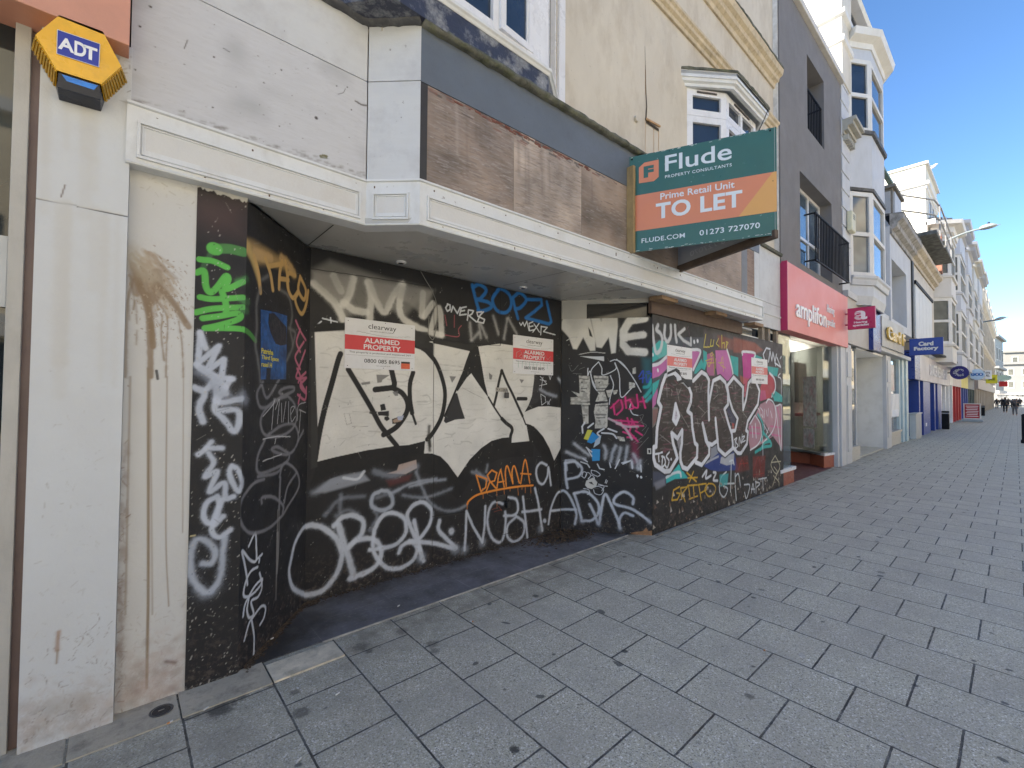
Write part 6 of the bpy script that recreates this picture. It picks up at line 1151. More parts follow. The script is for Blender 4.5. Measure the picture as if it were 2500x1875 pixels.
for k,yv in enumerate((1.98,1.79,1.60)): n=14; g.sheet([(44.92,yv+.11*math.cos(2*math.pi*q/n),3.29+.11*math.sin(2*math.pi*q/n)) for q in range(n)],(1,0,0),.01)
part('roundel',g,pm('bank_blue',(.03,.15,.45)),t); txtX(t,[('T',.0,.08,.42,.58),('S',.27,.37,.42,.58),('B',.52,.62,.42,.58)],44.91,2.02,1.28,2.93,3.66,lt,bold=.03)
def rect_sign(label,Xv,c,pts,mat,rows=(),tm=None):
    q=[CP+ray(*CR[c](*p))*(Xv/ray(*CR[c](*p))[0]) for p in pts]; y0=max(v[1] for v in q); y1=min(v[1] for v in q); z0=min(v[2] for v in q); z1=max(v[2] for v in q)
    t=thing('projecting_sign',label,'sign',(Xv,(y0+y1)/2,z0)); g=MB(); g.box(Xv-.08,Xv+.08,y1,y0,z0,z1); part('panel',g,mat,t,bev=.02)
    g=MB(); g.tube([(Xv,y0,z1-.1),(Xv,2.75,z1-.1)],.03,6); part('bracket',g,blackm,t)
    if rows: txtX(t,rows,Xv-.085,y0,y1,z0,z1,tm or blackm,bold=.03)
    return t
rect_sign('white sign with black lettering over the yellow sign',52.,'X',((575,690),(672,805)),lt,(("IT'S",.15,.75,.62,.85),('ALL',.15,.7,.30,.55)))
rect_sign('bright yellow sign below the white one',58.,'X',((590,748),(747,862)),pm('sign_yellow',(.70,.62,.02)),(('SALE',.2,.8,.35,.65),))
oq=CP+ray(*CR['X'](835,787))*(95/ray(*CR['X'](835,787))[0]); oval_sign('small pale green oval sign far down the street',95.,float(oq[1]),float(oq[2]),.74,.42,pm('pale_green_sign',(.45,.60,.50)),2.75)
rect_sign('red sign far down the street under the green oval',98.,'X',((768,836),(888,905)),pm('sign_red',(.55,.02,.02)))
# street lamps
def lamp(X,y0,z0,y1,z1,y2,z2,label):
    t=thing('street_lamp',label,'street lamp',(X,y0,z0),'wall mounted street lamps'); g=MB(); k=10; r=.045 if X<50 else .07
    g.tube([(X,y0+(y1-y0)*i/k,z0+(z1-z0)*(1-(1-i/k)**1.8)) for i in range(k+1)],r,8); part('arm',g,pmat('lamp_grey',(.20,.24,.25),.4),t)
    g=MB(); n=9; m=10; vs_=[];fs=[]; s=.22 if X<50 else .30
    for i in range(n+1):
        u=i/n; rr=s*(math.sin(math.pi*min(1,u*1.0+.10))**.6 if u<.9 else .45*(1-u)*10*.5+.1); yy=y1+(y2-y1)*u; zz_=z1+(z2-z1)*u
        for j in range(m): a=2*math.pi*j/m; vs_.append((X+rr*math.cos(a),yy,zz_+rr*.55*math.sin(a)*(1.25 if math.sin(a)>0 else .7)))
    for i in range(n):
        for j in range(m): fs.append((i*m+j,i*m+(j+1)%m,(i+1)*m+(j+1)%m,(i+1)*m+j))
    fs+=[tuple(range(m))[::-1],tuple(range(n*m,(n+1)*m))]; g.add(vs_,fs); part('lamp_head',g,pmat('lamp_head_grey',(.33,.37,.38),.35),t,smooth=True)
    g=MB(); ym=y1+(y2-y1)*.45; g.tube([(X,ym,z1+s*.6),(X,ym,z1+s*.6+.1)],.04,8); part('photocell',g,blackm,t); return t
lamp(30.,2.14,9.25,1.03,9.53,.36,9.56,'nearer grey lamp arching from the bay house cornices against the sky'); lamp(66.,2.75,9.3,1.37,9.5,.42,9.72,'farther grey lamp arching over the street beside the ornate block')
# opposite side of the street (behind the camera; seen only in reflections, bounces warm light)
op=pmat('opposite_cream',(.76,.66,.48),.8,.08,.6,(.45,.40,.32),.4,1)
for i,(x0,x1,zt) in enumerate(((-32,-14,9),(-14,4,11),(4,20,9.5),(20,38,12),(38,60,10),(60,90,12),(90,140,12))):
    t=thing('opposite_building',f'sunlit cream building across the street, {["first","second","third","fourth","fifth","sixth","seventh"][i]} from the left end','building',((x0+x1)/2,-16,0),'buildings across the street')
    g=MB(); g.box(x0,x1-.2,-26,-15,0,zt+2); part('wall',g,op,t); g=MB(); g.box(x0,x1-.2,-15,-14.5,3.3,4.0); g.box(x0,x1-.2,-15,-14.6,zt-.6,zt-.2); part('band',g,whst,t)
    n=int((x1-x0)/2.6)
    for k in range(n):
        f=MB(); s=x0+(k+.5)*(x1-x0)/n; f.box(s-.6,s+.6,-15,-14.93,4.8,7.2); part('window',f,wg,t)
    f=MB(); f.box(x0+.5,x1-.7,-15,-14.9,.4,3.1); part('shop_window',f,wg,t)
# ================= small things =================
# to-let board
TA=(3.878,2.60); TBp=(4.417,1.405); TC=(4.850,2.60); tz0,tz1=3.065,4.052
tl=thing('to_let_board','green and orange V shaped TO LET board fixed above the fascia','sign board',(4.3,2.3,3.06))
tgreen=pmat('board_green',(.035,.115,.095),.35,.05,3,(.05,.15,.12),.3,4,bump=.02,spots=.6,spotcol=(.30,.45,.42)); torange=pmat('board_orange',(.60,.215,.11),.4,.04,2,bump=.02,spots=.4,spotcol=(.2,.1,.06)); tamber=pmat('board_amber',(.62,.33,.10),.4,.04,2,bump=.02); twh=pmat('board_white',(.62,.68,.74),.4,.02,3)
LT=math.hypot(TBp[0]-TA[0],TBp[1]-TA[1]); tdx,tdy=(TBp[0]-TA[0])/LT,(TBp[1]-TA[1])/LT; tn=(tdy,-tdx)
def TU(x,y): p=PL(*CR['T'](x,y),TA,TBp); return ((p[0]-TA[0])*tdx+(p[1]-TA[1])*tdy,float(p[2]))
g=MB(); g.ob(TA,TBp,0,LT,tz0,tz1,-.012,0); part('front_panel',g,tgreen,tl,'panel facing the near end of the street',bev=.001)
za=TU(162,788)[1]; zb=TU(162,1165)[1]
g=MB(); g.ob(TA,TBp,.001,LT-.001,zb,za,0,.0015); part('orange_band',g,torange,tl)
def tp(pts,d): return [(TA[0]+tdx*u+tn[0]*d,TA[1]+tdy*u+tn[1]*d,z) for u,z in pts]
g=MB(); a_=TU(1325,998); g.sheet(tp([(a_[0],zb+.001),(LT-.002,zb+.001),(LT-.002,za-.001),(LT-.03,za-.001)],.0015),(tn[0],tn[1],0),.001); part('amber_corner',g,tamber,tl)
g=MB(); lg=[TU(*p) for p in ((262,478),(320,425),(472,392),(472,575),(420,622),(262,645))]; g.sheet(tp(lg,.0),(tn[0],tn[1],0),.002); lo_=part('logo',g,torange,tl)
g=MB(); put_text(g,'F',(TA[0]+tn[0]*.002,TA[1]+tn[1]*.002,0),(tdx,tdy,0),(0,0,1),TU(312,500)[0],TU(420,500)[0],TU(312,590)[1],TU(312,468)[1],(tn[0],tn[1],0),.06,th=.001); part('logo_letter',g,tgreen,lo_)
def tt(mb,s,xl,yb,xr,yt,xz=None,bold=.0,d=0.,sp=1.):
    x0=TU(xl,yb)[0]; x1=TU(xr,yb)[0]; z0=TU(xl,yb)[1]; z1=TU(xl,yt)[1]
    put_text(mb,s,(TA[0]+tn[0]*d,TA[1]+tn[1]*d,0),(tdx,tdy,0),(0,0,1),x0,x1,z0,z1,(tn[0],tn[1],0),bold,sp,th=.0015)
g=MB(); tt(g,'Flude',540,520,1252,352,bold=.01); tt(g,'PROPERTY CONSULTANTS',540,592,1252,561,bold=.006,sp=1.1); tt(g,'FLUDE.COM',290,1282,752,1234,bold=.008,sp=1.05); tt(g,'01273 727070',908,1203,1553,1146,bold=.01,sp=1.05); part('lettering',g,twh,tl)
g=MB(); tt(g,'Prime Retail Unit',490,822,1282,754,bold=.012,d=.002); tt(g,'TO LET',442,1030,1365,862,bold=.03,d=.002,sp=1.05); part('band_lettering',g,twh,tl)
g=MB()
for x,y in ((188,392),(1660,82),(185,1350),(1690,620),(178,836),(585,300)): u,z=TU(x,y); g.tube([tp([(u,z)],0)[0],tp([(u,z)],.004)[0]],.009 if y in(392,82,1350) else .004,10)
part('bolt',g,blackm,tl,kind='stuff')
g=MB()
for k in range(60):
    s_=rng.random()*LT; z=(tz1-rng.random()*.012) if rng.random()>.45 else (tz0+rng.random()*.02); g.ob(TA,TBp,s_,min(LT,s_+.004+rng.random()*.03),z-.004,min(tz1,z+.001),.0,.0008)
part('edge_chips',g,pmat('chip_pale',(.45,.50,.48),.6),tl,kind='stuff')
L2=math.hypot(TC[0]-TBp[0],TC[1]-TBp[1])
g=MB(); g.ob(TBp,TC,.01,L2-.02,tz0+.045,tz1,-.012,0); part('rear_panel',g,pmat('board_back_grey',(.36,.37,.39),.5,.08,3),tl,'plain grey inner face of the far panel')
bx=((TC[0]-TBp[0])/L2,(TC[1]-TBp[1])/L2); g=MB(); put_text(g,'01273 727070',(TBp[0]-bx[1]*.013,TBp[1]+bx[0]*.013,0),(bx[0],bx[1],0),(0,0,1),.30,1.05,tz0+.10,tz0+.16,(-bx[1],bx[0],0),.02,th=.0008); part('show_through_lettering',g,pmat('faint_letters',(.50,.51,.53),.5),tl)
tim=pmat('raw_timber',(.30,.215,.10),.7,.15,9,(.12,.08,.04),.6,9,.2); tdk=pmat('dark_timber',(.085,.060,.045),.7,.25,7)
g=MB(); g.box(3.835,3.872,2.52,2.60,tz0-.02,3.93); part('post',g,tim,tl,'pale timber post at the near edge',bev=.002); g=MB(); g.box(4.845,4.90,2.50,2.58,tz0-.01,4.0); part('post',g,tim,tl,'timber post at the far edge',bev=.002); g=MB(); g.ob(TBp,TC,.0,L2,tz0-.03,tz0+.045,-.03,.015); part('bottom_rail',g,tdk,tl,bev=.002)
# cable from the bay to the board
g=MB(); a=W(1875,268,2.2); b_=W(1853,318,2.0); g.tube([a,(a+b_)/2+np.array([0,0,-.01]),b_],.006,5); solo('cable',g,blackm,'thin black cable running down from the small bay canopy to the green board','cable')
# warning signs
wsg=pmat('sign_white',(.64,.65,.68),.35,.03,5,(.45,.44,.42),.3,12); red=pmat('sign_red_band',(.55,.035,.045),.4,.05,5); redp=pmat('sign_red_faded',(.60,.13,.12),.45,.05,5); ink=pmat('ink',(.02,.02,.022),.5)
def alarm_sign(a,b,pts,label,rd,full=True,out=.005):
    q=[PL(*p,a,b) for p in pts]; L=math.hypot(b[0]-a[0],b[1]-a[1]); dx,dy=(b[0]-a[0])/L,(b[1]-a[1])/L; n=(dy,-dx)
    s=[(p[0]-a[0])*dx+(p[1]-a[1])*dy for p in q]; s0=(s[0]+s[3])/2; s1=(s[1]+s[2])/2; z1=(q[0][2]+q[1][2])/2; z0=(q[2][2]+q[3][2])/2; w_,h=s1-s0,z1-z0
    P=lambda u,d:(a[0]+dx*(s0+u)+n[0]*d,a[1]+dy*(s0+u)+n[1]*d,0)
    t=thing('warning_sign',label,'sign',(P(w_/2,0)[0],P(w_/2,0)[1],z0),'alarmed property signs on the boarding'); g=MB(); g.ob(a,b,s0,s1,z0,z1,out-.004,out); part('panel',g,wsg,t,bev=.0008)
    g=MB(); g.ob(a,b,s0+.001,s1-.001,z0+h*.375,z0+h*.665,out,out+.0008); part('red_band',g,rd,t)
    T=lambda mb,s_,u0,u1,v0,v1,bold=.0,d=.0009: put_text(mb,s_,P(0,out+d),(dx,dy,0),(0,0,1),w_*u0,w_*u1,z0+h*v0,z0+h*v1,(n[0],n[1],0),bold,th=.0006)
    g=MB(); T(g,'ALARMED',.26,.76,.53,.63,.02); T(g,'PROPERTY',.25,.78,.40,.50,.02); part('band_lettering',g,wsg,t)
    g=MB(); T(g,'clearway',.31,.71,.79,.925,.0,d=.0002); T(g,'BUILDING SECURITY & SUPPORT',.34,.68,.765,.782,d=.0002); T(g,'This property is protected and monitored 24/7',.06,.94,.30,.345,d=.0002)
    T(g,'0800 085 8695',.26,.77,.125,.205,.01,d=.0002); T(g,'www.clearway.co.uk',.42,.63,.06,.078,d=.0002)
    g.ob(a,b,s0+w_*.02,s1-w_*.02,z0+h*.265,z0+h*.268,out,out+.0004); k=12
    for i in range(k): u0=.15+.78*i/k; g.ob(a,b,s0+w_*u0,s0+w_*(u0+.78/k),z0+h*(.745-.05*math.sin(math.pi*i/k)),z0+h*(.749-.05*math.sin(math.pi*i/k)),out,out+.0004)
    part('lettering',g,ink,t)
    g=MB()
    for u,v in ((.04,.94),(.95,.93),(.04,.05),(.96,.05),(.55,.97),(.53,.03)): g.tube([P(w_*u,out)[:2]+(z0+h*v,),P(w_*u,out+.002)[:2]+(z0+h*v,)],.0035,8)
    part('screw',g,ink,t,kind='stuff')
    return t,(s0,s1,z0,z1,P)
S3A,S3B=S3a,S3b
t1,i1_=alarm_sign(S3A,S3B,[(841,774),(1012,795),(1012,906),(841,898)],'largest alarmed property sign, the leftmost, clean with an orange and black sticker',red)
s0,s1,z0,z1,Pq=i1_; g=MB(); w_=s1-s0; h=z1-z0; g.ob(S3A,S3B,s0+w_*.79,s0+w_*.925,z0+h*.035,z0+h*.15,.005,.0062); part('sticker',g,pmat('sticker_red',(.60,.10,.04),.4,.1,30),t1); g=MB(); g.ob(S3A,S3B,s0+w_*.79,s0+w_*.925,z0+h*.15,z0+h*.19,.005,.0062); part('sticker_edge',g,ink,t1)
t2,i2_=alarm_sign(S3A,S3B,[(1252.8,816),(1350.4,830.4),(1349.4,917),(1251,911)],'alarmed property sign with grey and green marker scrawl across it',red)
s0,s1,z0,z1,Pq=i2_; w_=s1-s0; h=z1-z0; g=MB()
for pl_ in (((.07,.42),(.08,.55),(.16,.60),(.2,.52),(.13,.45),(.22,.40)),((.2,.4),(.25,.58),(.33,.45)),((.74,.38),(.78,.55),(.85,.42),(.93,.52),(.9,.38)),((.35,.62),(.5,.66),(.65,.62))):
    g.tube([Pq(w_*u,.0068)[:2]+(z0+h*v,) for u,v in pl_],.003,5)
part('marker_scrawl',g,pmat('marker_pink_grey',(.45,.30,.30),.5),t2)
g=MB()
for k in range(9): u=.12+k*.09; g.ob(S3A,S3B,s0+w_*u,s0+w_*(u+.008),z0+h*(.12+.1*rng.random()),z0+h*.33,.005,.0058)
part('marker_drips',g,pmat('marker_green',(.30,.45,.42),.5),t2,kind='stuff')
t3,i3_=alarm_sign(S5a,S5b,[(1628,840),(1689,852),(1689,928),(1628,921)],'alarmed property sign half painted over by the outlined letter A',redp)
t4,i4_=alarm_sign(S5a,S5b,[(1834,873),(1873,878),(1873,938),(1834,936)],'pale alarmed property sign at the far right end of the boarding',redp)
def over(pts,c,mat,d,par,name):
    q=[PL(*CR[c](*p),S5a,S5b) for p in pts]; g=MB(); g.sheet([(v[0],v[1]-d,v[2]) for v in q],(0,-1,0),.0008); return part(name,g,mat,par)
over([(186,240),(290,190),(330,215),(350,290),(420,330),(475,345),(487,400),(430,420),(380,360),(330,365),(300,330),(186,330)],'H',pmat('overpaint_black',(.02,.02,.022),.6),.0068,t3,'overpaint')
over([(186,268),(280,228),(318,262),(350,300),(352,330),(300,345),(292,300),(262,270),(186,292)],'H',pmat('overpaint_white',(.62,.64,.69),.5),.0078,t3,'overpaint')
# band poster
po=thing('poster','torn blue poster with yellow type pasted on the splayed board','poster',(.75,3.2,1.9)); q=[PL(*CR['A'](*p),S1b,S3a) for p in ((680,1008),(795,1030),(892,1060),(888,1330),(884,1572),(680,1572))]; L=math.hypot(S3a[0]-S1b[0],S3a[1]-S1b[1]); pn=((S3a[1]-S1b[1])/L,-(S3a[0]-S1b[0])/L); pdx=((S3a[0]-S1b[0])/L,(S3a[1]-S1b[1])/L)
g=MB(); g.sheet([(v[0]+pn[0]*.001,v[1]+pn[1]*.001,v[2]) for v in q],(pn[0],pn[1],0),.001); part('sheet',g,pmat('poster_blue',(.010,.075,.24),.5,.5,11,(.008,.012,.03),1.,9,.6,bump=.05),po)
g=MB()
def ps(pts,d=.0025): 
    qq=[PL(*CR['A'](*p),S1b,S3a) for p in pts]; g.sheet([(v[0]+pn[0]*d,v[1]+pn[1]*d,v[2]) for v in qq],(pn[0],pn[1],0),.0006)
ps([(745,1040),(790,1040),(830,1090),(885,1150),(887,1290),(840,1300),(800,1285),(760,1200),(740,1120)]); part('figure_shape',g,pmat('poster_dark',(.010,.012,.02),.5,.2,10),po)
g=MB(); ps([(725,1480),(760,1480),(755,1572),(725,1572)]); part('leg_shape',g,MATS['poster_dark'],po)
g=MB()
for s_,y0,y1,x1 in (('Patrisha',1362,1318,778),('Third Space',1418,1372,822),('rasel H',1468,1428,768)):
    a=PL(*CR['A'](684,y0),S1b,S3a); b_=PL(*CR['A'](x1,y0),S1b,S3a); c_=PL(*CR['A'](684,y1),S1b,S3a); w_=math.hypot(b_[0]-a[0],b_[1]-a[1])
    put_text(g,s_,(a[0]+pn[0]*.003,a[1]+pn[1]*.003,a[2]),(pdx[0],pdx[1],0),(0,0,1),0,w_,0,c_[2]-a[2],(pn[0],pn[1],0),.01,th=.0008)
for x,y,l in ((690,1052,38),(705,1085,22),(840,1100,40),(832,1118,48)):
    a=PL(*CR['A'](x,y),S1b,S3a); put_text(g,'00.00.00',(a[0]+pn[0]*.003,a[1]+pn[1]*.003,a[2]),(pdx[0],pdx[1],0),(0,0,1),0,l/3.3*.0034*1.5,0,.009,(pn[0],pn[1],0),.0,th=.0005) if False else None
part('lettering',g,pmat('poster_yellow',(.65,.55,.05),.5),po)
# hasp and padlocks on the board door
def onS3(c,x,y,d=0.): v=PL(*CR[c](x,y),S3a,S3b); return Vector((v[0],v[1]-d,v[2]))
def lockset(label,c,pl_,lk,mat,mat2):
    a=onS3(c,*pl_[0]); b_=onS3(c,*pl_[1]); t=thing('padlock',label,'padlock',tuple(a)); g=MB(); g.box(a.x,b_.x,a.y-.008,a.y,min(a.z,b_.z),max(a.z,b_.z)); part('hasp',g,mat,t,bev=.002)
    g=MB()
    for u in (.1,.3,.7,.92): g.tube([(a.x+(b_.x-a.x)*u,a.y-.008,(a.z+b_.z)/2),(a.x+(b_.x-a.x)*u,a.y-.012,(a.z+b_.z)/2)],.005,8)
    part('bolt',g,mat2,t,kind='stuff')
    p=onS3(c,*lk); g=MB(); g.box(p.x-.022,p.x+.022,p.y-.045,p.y-.015,p.z-.06,p.z); part('lock_body',g,mat2,t,bev=.005); g=MB(); g.tube([(p.x-.014,p.y-.03,p.z),(p.x-.014,p.y-.03,p.z+.022),(p.x-.006,p.y-.03,p.z+.034),(p.x+.006,p.y-.03,p.z+.034),(p.x+.014,p.y-.03,p.z+.022),(p.x+.014,p.y-.03,p.z)],.004,6); part('shackle',g,mat,t,smooth=True)
steel=pmat('dull_steel',(.30,.29,.27),.4,.2,20,(.1,.08,.06),.5,25,metal=.6)
lockset('steel hasp and padlock in the middle of the cream lettering','G',((1540,735),(1648,775)),(1630,782),steel,pmat('lock_dark',(.05,.05,.055),.4)); lockset('black painted hasp and padlock below the orange tag','D',((775,780),(862,812)),(870,825),pmat('painted_hasp',(.03,.03,.03),.5),pmat('painted_lock',(.02,.02,.02),.5))
g=MB(); pts=[onS3('A',1955,690,.02),onS3('A',2010,780,.012),onS3('A',2060,860,.008),onS3('A',2100,980,.008),onS3('A',2098,1120,.008),onS3('A',2070,1250,.008),onS3('A',2030,1200,.008),onS3('A',2035,1060,.008)]; g.tube(cr([tuple(p) for p in pts],6),.003,5); solo('cable',g,pmat('painted_cable',(.20,.195,.18),.6),'thin loose paint-covered cable hanging from the soffit over the boards','cable')
# litter
cw_=pmat('cig_white',(.60,.59,.56),.7); co_=pmat('cig_filter',(.55,.24,.08),.7)
lit=[('white crushed cigarette end on the sandstone strip near the cream pillar',503,1731,.5,0,.012),('orange filtered cigarette end beside the round stopcock cover',414.6,1764.6,.35,1,.012),('white cigarette end on the blue tiles before the wide board',973,1480,.4,0,.010),('tan cigarette end in the joint between two grey slabs',1152,1518,2.4,1,.004),('bent white cigarette end on the middle of a near slab',824,1695,.15,0,.004),('white cigarette end at the bottom left of the pavement by a slab joint',730,1856,.45,0,.004),('white paper scrap by the foot of the splayed board',664,1560,.6,0,.010),('tan cigarette end far right on the slabs',1868,1588,-.3,1,.004)]
for lb,px,py,an,kd,z in lit:
    p=G(px,py,z); t=thing('cigarette_end',lb,'litter',tuple(p),'cigarette ends on the pavement'); L=.022; d=Vector((math.cos(an),math.sin(an),0)); a=Vector(p)-d*L*.5+Vector((0,0,.003)); m_=a+d*L*.45; e=m_+d*L*.6+Vector((0,rng.normal(0,.002),0))
    g=MB(); g.tube([a,m_],.0042,8); part('filter',g,co_ if kd else cw_,t); g=MB(); g.tube([m_,e],.0038,8,.0034); part('paper',g,cw_,t)
p=G(394,1735,.008); t=thing('stopcock_cover','small round black metal cover set in the sandstone strip','cover',tuple(p)); g=MB(); g.tube([(p[0],p[1],.004),(p[0],p[1],.011)],.038,24); part('lid',g,pmat('cast_iron',(.02,.02,.022),.5,.2,30),t,bev=.002); g=MB()
for k in range(24): a=2*math.pi*k/24; b2_=2*math.pi*(k+1)/24; g.add([(p[0]+r*math.cos(v),p[1]+r*math.sin(v),.0095) for v,r in ((a,.040),(b2_,.040),(b2_,.050),(a,.050))],[(0,1,2,3)])
part('rim',g,pmat('iron_rim',(.10,.09,.08),.7),t); g=MB(); g.box(p[0]-.012,p[0]+.012,p[1]-.003,p[1]+.003,.011,.0125); part('key_slot',g,steel,t)
g=MB()   # leaf and dirt drift in the corner of the tiles
for k in range(2200):
    a=rng.normal(3.86,.26); b_=rng.normal(3.42,.09)
    if b_>3.60 or a>3.98+(3.6-b_)*.78: continue
    s=.004+rng.random()*.014; an=rng.random()*6.28; z=.008+rng.random()*.012*(1-abs(a-3.86)/.8); d=Vector((math.cos(an),math.sin(an),rng.normal(0,.3)))*s; n2=Vector((-math.sin(an),math.cos(an),rng.normal(0,.3)))*s*rng.uniform(.15,.5); c_=Vector((a,b_,z)); g.add([c_-d-n2,c_+d-n2,c_+d+n2,c_-d+n2],[(0,1,2,3)])
for k in range(2600):
    X_=rng.uniform(.6,4.5) if k%2 else rng.uniform(.58,1.2); e=abs(rng.normal(0,.03)); 
    if X_<1.09: b_=2.98+(X_-.56)*1.2-e
    elif X_<3.97: b_=3.605-e
    else: b_=3.6-(X_-3.98)*1.26-e
    s=.002+rng.random()*.009; an=rng.random()*6.28; d=Vector((math.cos(an),math.sin(an),.1))*s; n2=Vector((-math.sin(an),math.cos(an),.1))*s*.5; c_=Vector((X_,b_,.008+rng.random()*.004)); g.add([c_-d-n2,c_+d-n2,c_+d+n2,c_-d+n2],[(0,1,2,3)])
solo('leaf_litter',g,pmat('leaf_dirt',(.095,.065,.04),.9,.6,60),'brown leaf and dirt drift in the inner corner of the tiled recess','leaf litter',kind='stuff')
# street furniture far off
def bin_(x,y,label): 
    t=thing('bollard',label,'bollard',(x,y,0),'black bollards by the shopfronts'); g=MB(); g.box(x-.16,x+.16,y-.14,y+.14,0,.95); part('body',g,blackm,t,bev=.03); g=MB(); g.box(x-.162,x+.162,y-.142,y+.142,.80,.86); part('band',g,pm('bin_band',(.30,.30,.30)),t)
bin_(32.3,2.45,'nearer black square post beside the charity shop doors'); bin_(61.,2.1,'farther black square post beside the stone block')
t=thing('utility_cabinet','plain grey utility cabinet standing at the end of the card shop','cabinet',(23.9,2.72,0)); g=MB(); g.box(23.2,24.7,2.58,2.78,0,.98); part('body',g,pm('cabinet_grey',(.36,.37,.37)),t,bev=.02); g=MB(); g.box(23.15,24.75,2.55,2.8,.98,1.02); part('lid',g,pm('cabinet_lid',(.42,.43,.43)),t,bev=.01)
t=thing('sandwich_board','red and white A board on a grey base outside the red doorway','sandwich board',(44,2.0,0)); g=MB(); g.box(43.96,44.04,1.62,2.42,.22,1.25); part('board',g,pm('aboard_red',(.38,.02,.03)),t); g=MB()
for a_,b_,c_,d_ in ((1.60,1.66,.20,1.27),(2.38,2.44,.20,1.27),(1.66,2.38,1.21,1.27),(1.66,2.38,.20,.26)): g.box(43.92,44.08,a_,b_,c_,d_)
part('frame',g,pm('aboard_frame',(.65,.62,.60)),t); g=MB()
for k in range(7): g.box(43.95,43.96,1.72+.02*(k%3),2.32-.04*(k%2),1.06-k*.115,1.10-k*.115)
part('menu_lines',g,lt,t,kind='stuff'); g=MB(); g.prism([(43.5,1.5),(44.5,1.5),(44.5,2.5),(43.5,2.5)],.02,.16); part('base',g,pm('aboard_base',(.30,.34,.36)),t,bev=.04)
t=thing('street_post','slim black street post at the right edge of the pavement','post',(24.6,-.17,0)); g=MB(); g.tube([(24.6,-.17,0),(24.6,-.17,1.0)],.06,12); g.tube([(24.6,-.17,1.0),(24.6,-.17,1.06)],.075,12,.03); part('shaft',g,blackm,t); g=MB(); g.tube([(24.6,-.17,0),(24.6,-.17,.12)],.085,12); part('foot',g,blackm,t)
# gull on the gabled house
gp=CP+ray(*CR['Z'](690,155))*(31/ray(*CR['Z'](690,155))[0]); t=thing('gull','grey and white gull perched on the gabled house roof edge','gull',tuple(gp)); 
def skinmesh(name,verts,edges,rad,mat,parent,sub=1):
    base=WL[parent.name]; me=bpy.data.meshes.new(name); me.from_pydata([tuple(Vector(v)-base) for v in verts],edges,[]); o=bpy.data.objects.new(name,me); COL.objects.link(o); sk=o.modifiers.new('s','SKIN')
    for i,v in enumerate(me.skin_vertices[0].data): r=rad[i]; v.radius=(r,r) if not isinstance(r,tuple) else r
    me.skin_vertices[0].data[0].use_root=True
    if sub: ss=o.modifiers.new('u','SUBSURF'); ss.levels=sub; ss.render_levels=sub
    dg=bpy.context.evaluated_depsgraph_get(); dg.update(); m2=bpy.data.meshes.new_from_object(o.evaluated_get(dg)); o.modifiers.clear(); o.data=m2; bpy.data.meshes.remove(me); m2.name=name
    m2.materials.clear(); m2.materials.append(mat)
    for p in m2.polygons: p.use_smooth=True
    o.parent=parent; WL[o.name]=base.copy(); return o
gx,gy,gz=gp; skinmesh('body',[(gx,gy+.2,gz),(gx,gy+.05,gz),(gx,gy-.12,gz+.03),(gx,gy-.18,gz+.12),(gx,gy-.27,gz+.11)],[(0,1),(1,2),(2,3),(3,4)],[.03,.10,.09,.05,.015],pm('gull_white',(.7,.7,.7)),t); skinmesh('wing',[(gx-.05,gy-.1,gz+.06),(gx-.05,gy+.15,gz+.05),(gx-.05,gy+.3,gz)],[(0,1),(1,2)],[.05,.07,.02],pm('gull_grey',(.25,.26,.28)),t)
# people
skin=pm('skin',(.45,.26,.18))
def person(x,y,h,ang,label,jac,leg,hair,stride=.25,bag=None):
    s=h/1.75; t=thing('person',label,'person',(x,y,0),'people walking down the street'); ca,sa=math.cos(ang),math.sin(ang)
    def q(f,l,z): return (x+(ca*f-sa*l)*s,y+(sa*f+ca*l)*s,z*s)   # f forward, l left
    st_=stride
    skinmesh('body',[q(0,0,.95),q(.01,0,1.15),q(.01,0,1.40),q(.02,0,1.50),q(.03,0,1.60),q(.03,0,1.72),q(0,.19,1.42),q(-.06,.24,1.14),q(.05,.25,.92),q(.09,.25,.84),q(0,-.19,1.42),q(.06,-.24,1.14),q(.16,-.24,.94),q(.19,-.24,.86),q(0,.10,.90),q(st_*.45,.10,.50),q(st_*.5,.10,.08),q(st_*.5+.14,.11,.04),q(0,-.10,.90),q(-st_*.2,-.10,.50),q(-st_*.8,-.10,.10),q(-st_*.8+.13,-.11,.04)],
      [(0,1),(1,2),(2,3),(3,4),(4,5),(2,6),(6,7),(7,8),(8,9),(2,10),(10,11),(11,12),(12,13),(0,14),(14,15),(15,16),(16,17),(0,18),(18,19),(19,20),(20,21)],
      [s*v for v in (.13,.12,.13,.055,.075,.075,.055,.045,.032,.035,.055,.045,.032,.035,.085,.06,.042,.035,.085,.06,.042,.035)],skin,t)
    skinmesh('jacket',[q(0,0,.86),q(.01,0,1.15),q(.01,0,1.42),q(.01,0,1.50),q(0,.19,1.42),q(-.06,.245,1.14),q(.05,.255,.92),q(0,-.19,1.42),q(.06,-.245,1.14),q(.16,-.245,.94)],[(0,1),(1,2),(2,3),(2,4),(4,5),(5,6),(2,7),(7,8),(8,9)],[s*v for v in (.175,.165,.165,.07,.085,.068,.05,.085,.068,.05)],jac,t)
    skinmesh('trousers',[q(0,0,.93),q(0,.09,.86),q(st_*.45,.10,.50),q(st_*.5,.10,.12),q(0,-.09,.86),q(-st_*.2,-.10,.50),q(-st_*.8,-.10,.14)],[(0,1),(1,2),(2,3),(0,4),(4,5),(5,6)],[s*v for v in (.145,.105,.08,.062,.105,.08,.062)],leg,t)
    skinmesh('hair',[q(-.02,0,1.62),q(-.015,0,1.73),q(-.05,0,1.55)],[(0,1),(0,2)],[s*.09,s*.085,s*.06],hair,t)
    if bag: skinmesh('bag',[q(-.16,.0,1.0),q(-.17,0,1.3)],[(0,1)],[s*.14,s*.12],bag,t)
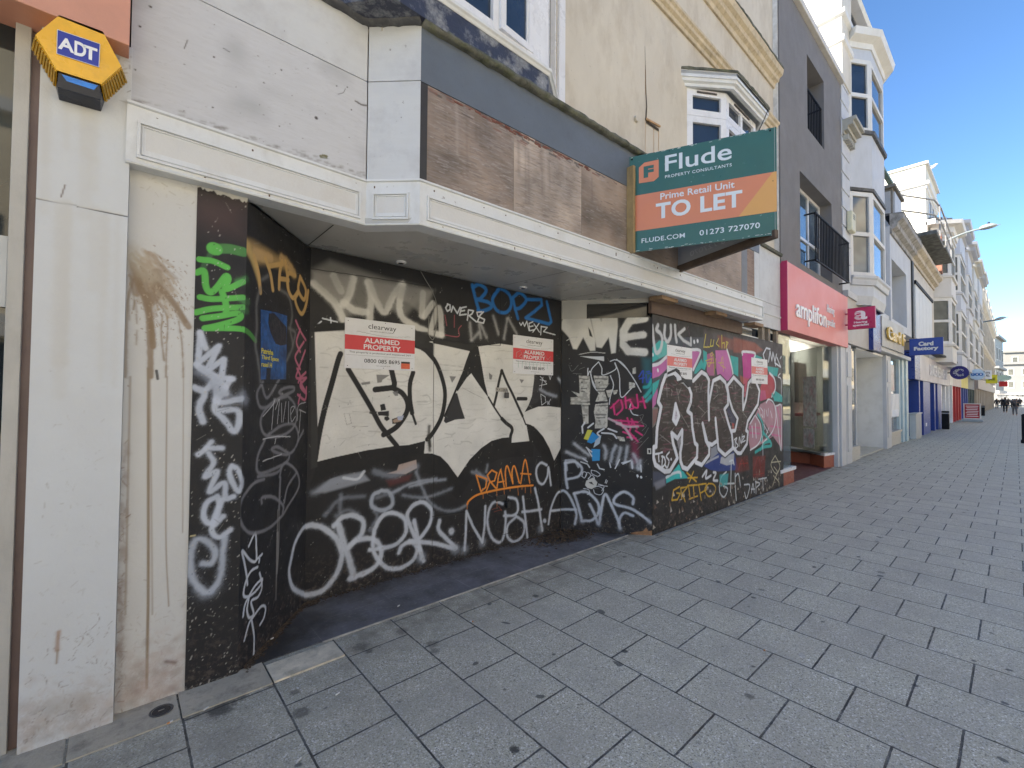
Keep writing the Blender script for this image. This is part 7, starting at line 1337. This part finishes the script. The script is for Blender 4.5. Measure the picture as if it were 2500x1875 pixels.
bl=pm('cloth_black',(.015,.015,.018)); dg_=pm('cloth_charcoal',(.05,.05,.055)); hb=pm('hair_brown',(.07,.04,.025)); hg=pm('hair_grey',(.30,.29,.28))
person(75.5,.84,1.82,0,'person in a long black coat and dark trousers walking away',bl,bl,bl,.2)
person(64.,.1,1.66,.1,'person in a dark padded jacket and grey trousers walking away on the right',dg_,pm('cloth_grey',(.12,.12,.13)),hg,.3,pm('bag_dark',(.03,.03,.035)))
person(102.,2.0,1.7,0,'person in black at the left of the distant group by the shops',bl,dg_,hb,.2); person(109.,1.55,1.75,3.1,'person in a dark top second in the distant group',dg_,bl,hb,.2); person(112.,.9,1.72,3.,'person in charcoal between the distant group and the kerb',dg_,dg_,hb,.2); person(104,-.05,1.7,3.1,'person in black far off just right of the padded jacket',bl,dg_,hb,.2); person(125.,-.45,1.8,0,'tall person in black beside the turquoise car',bl,bl,hb,.2); person(118.,.45,1.65,.1,'person in grey behind the two walkers',pm('cloth_midgrey',(.16,.16,.17)),bl,hb,.2)
# car
def car(x,y,label,col):
    t=thing('parked_car',label,'car',(x,y,0)); g=MB(); prof=[(-2.0,.35),(-2.05,.75),(-1.9,.95),(-1.2,1.02),(1.1,1.0),(1.9,.88),(2.05,.6),(2.0,.35)]
    g.sheet([(x+a,y-.85,z) for a,z in prof],(0,1,0),1.7); body=part('body',g,col,t,bev=.05); g=MB(); cab=[(-1.5,1.0),(-1.15,1.45),(.35,1.47),(1.05,1.0)]; g.sheet([(x+a,y-.74,z) for a,z in cab],(0,1,0),1.48); part('cabin',g,wg,t,bev=.04); g=MB(); g.sheet([(x+a,y-.70,z) for a,z in ((-1.18,1.44),(-1.1,1.50),(.28,1.51),(.38,1.45))],(0,1,0),1.4); part('roof',g,col,t,bev=.02)
    for a in (-1.25,1.3):
        for b_ in (-.80,.80):
            g=MB(); g.tube([(x+a,y+b_-.09,.33),(x+a,y+b_+.09,.33)],.33,20); wq=part('wheel',g,blackm,t); g=MB(); g.tube([(x+a,y+b_-.10,.33),(x+a,y+b_+.10,.33)],.19,14); part('rim',g,steel,wq)
    for b_ in (-.62,.62): g=MB(); g.box(x-2.08,x-2.02,y+b_-.14,y+b_+.14,.70,.84); part('tail_light',g,pm('tail_red',(.35,.01,.01)),t)
car(128.,-3.1,'turquoise car parked at the far right end of the street',pm('car_turquoise',(.05,.36,.36)))
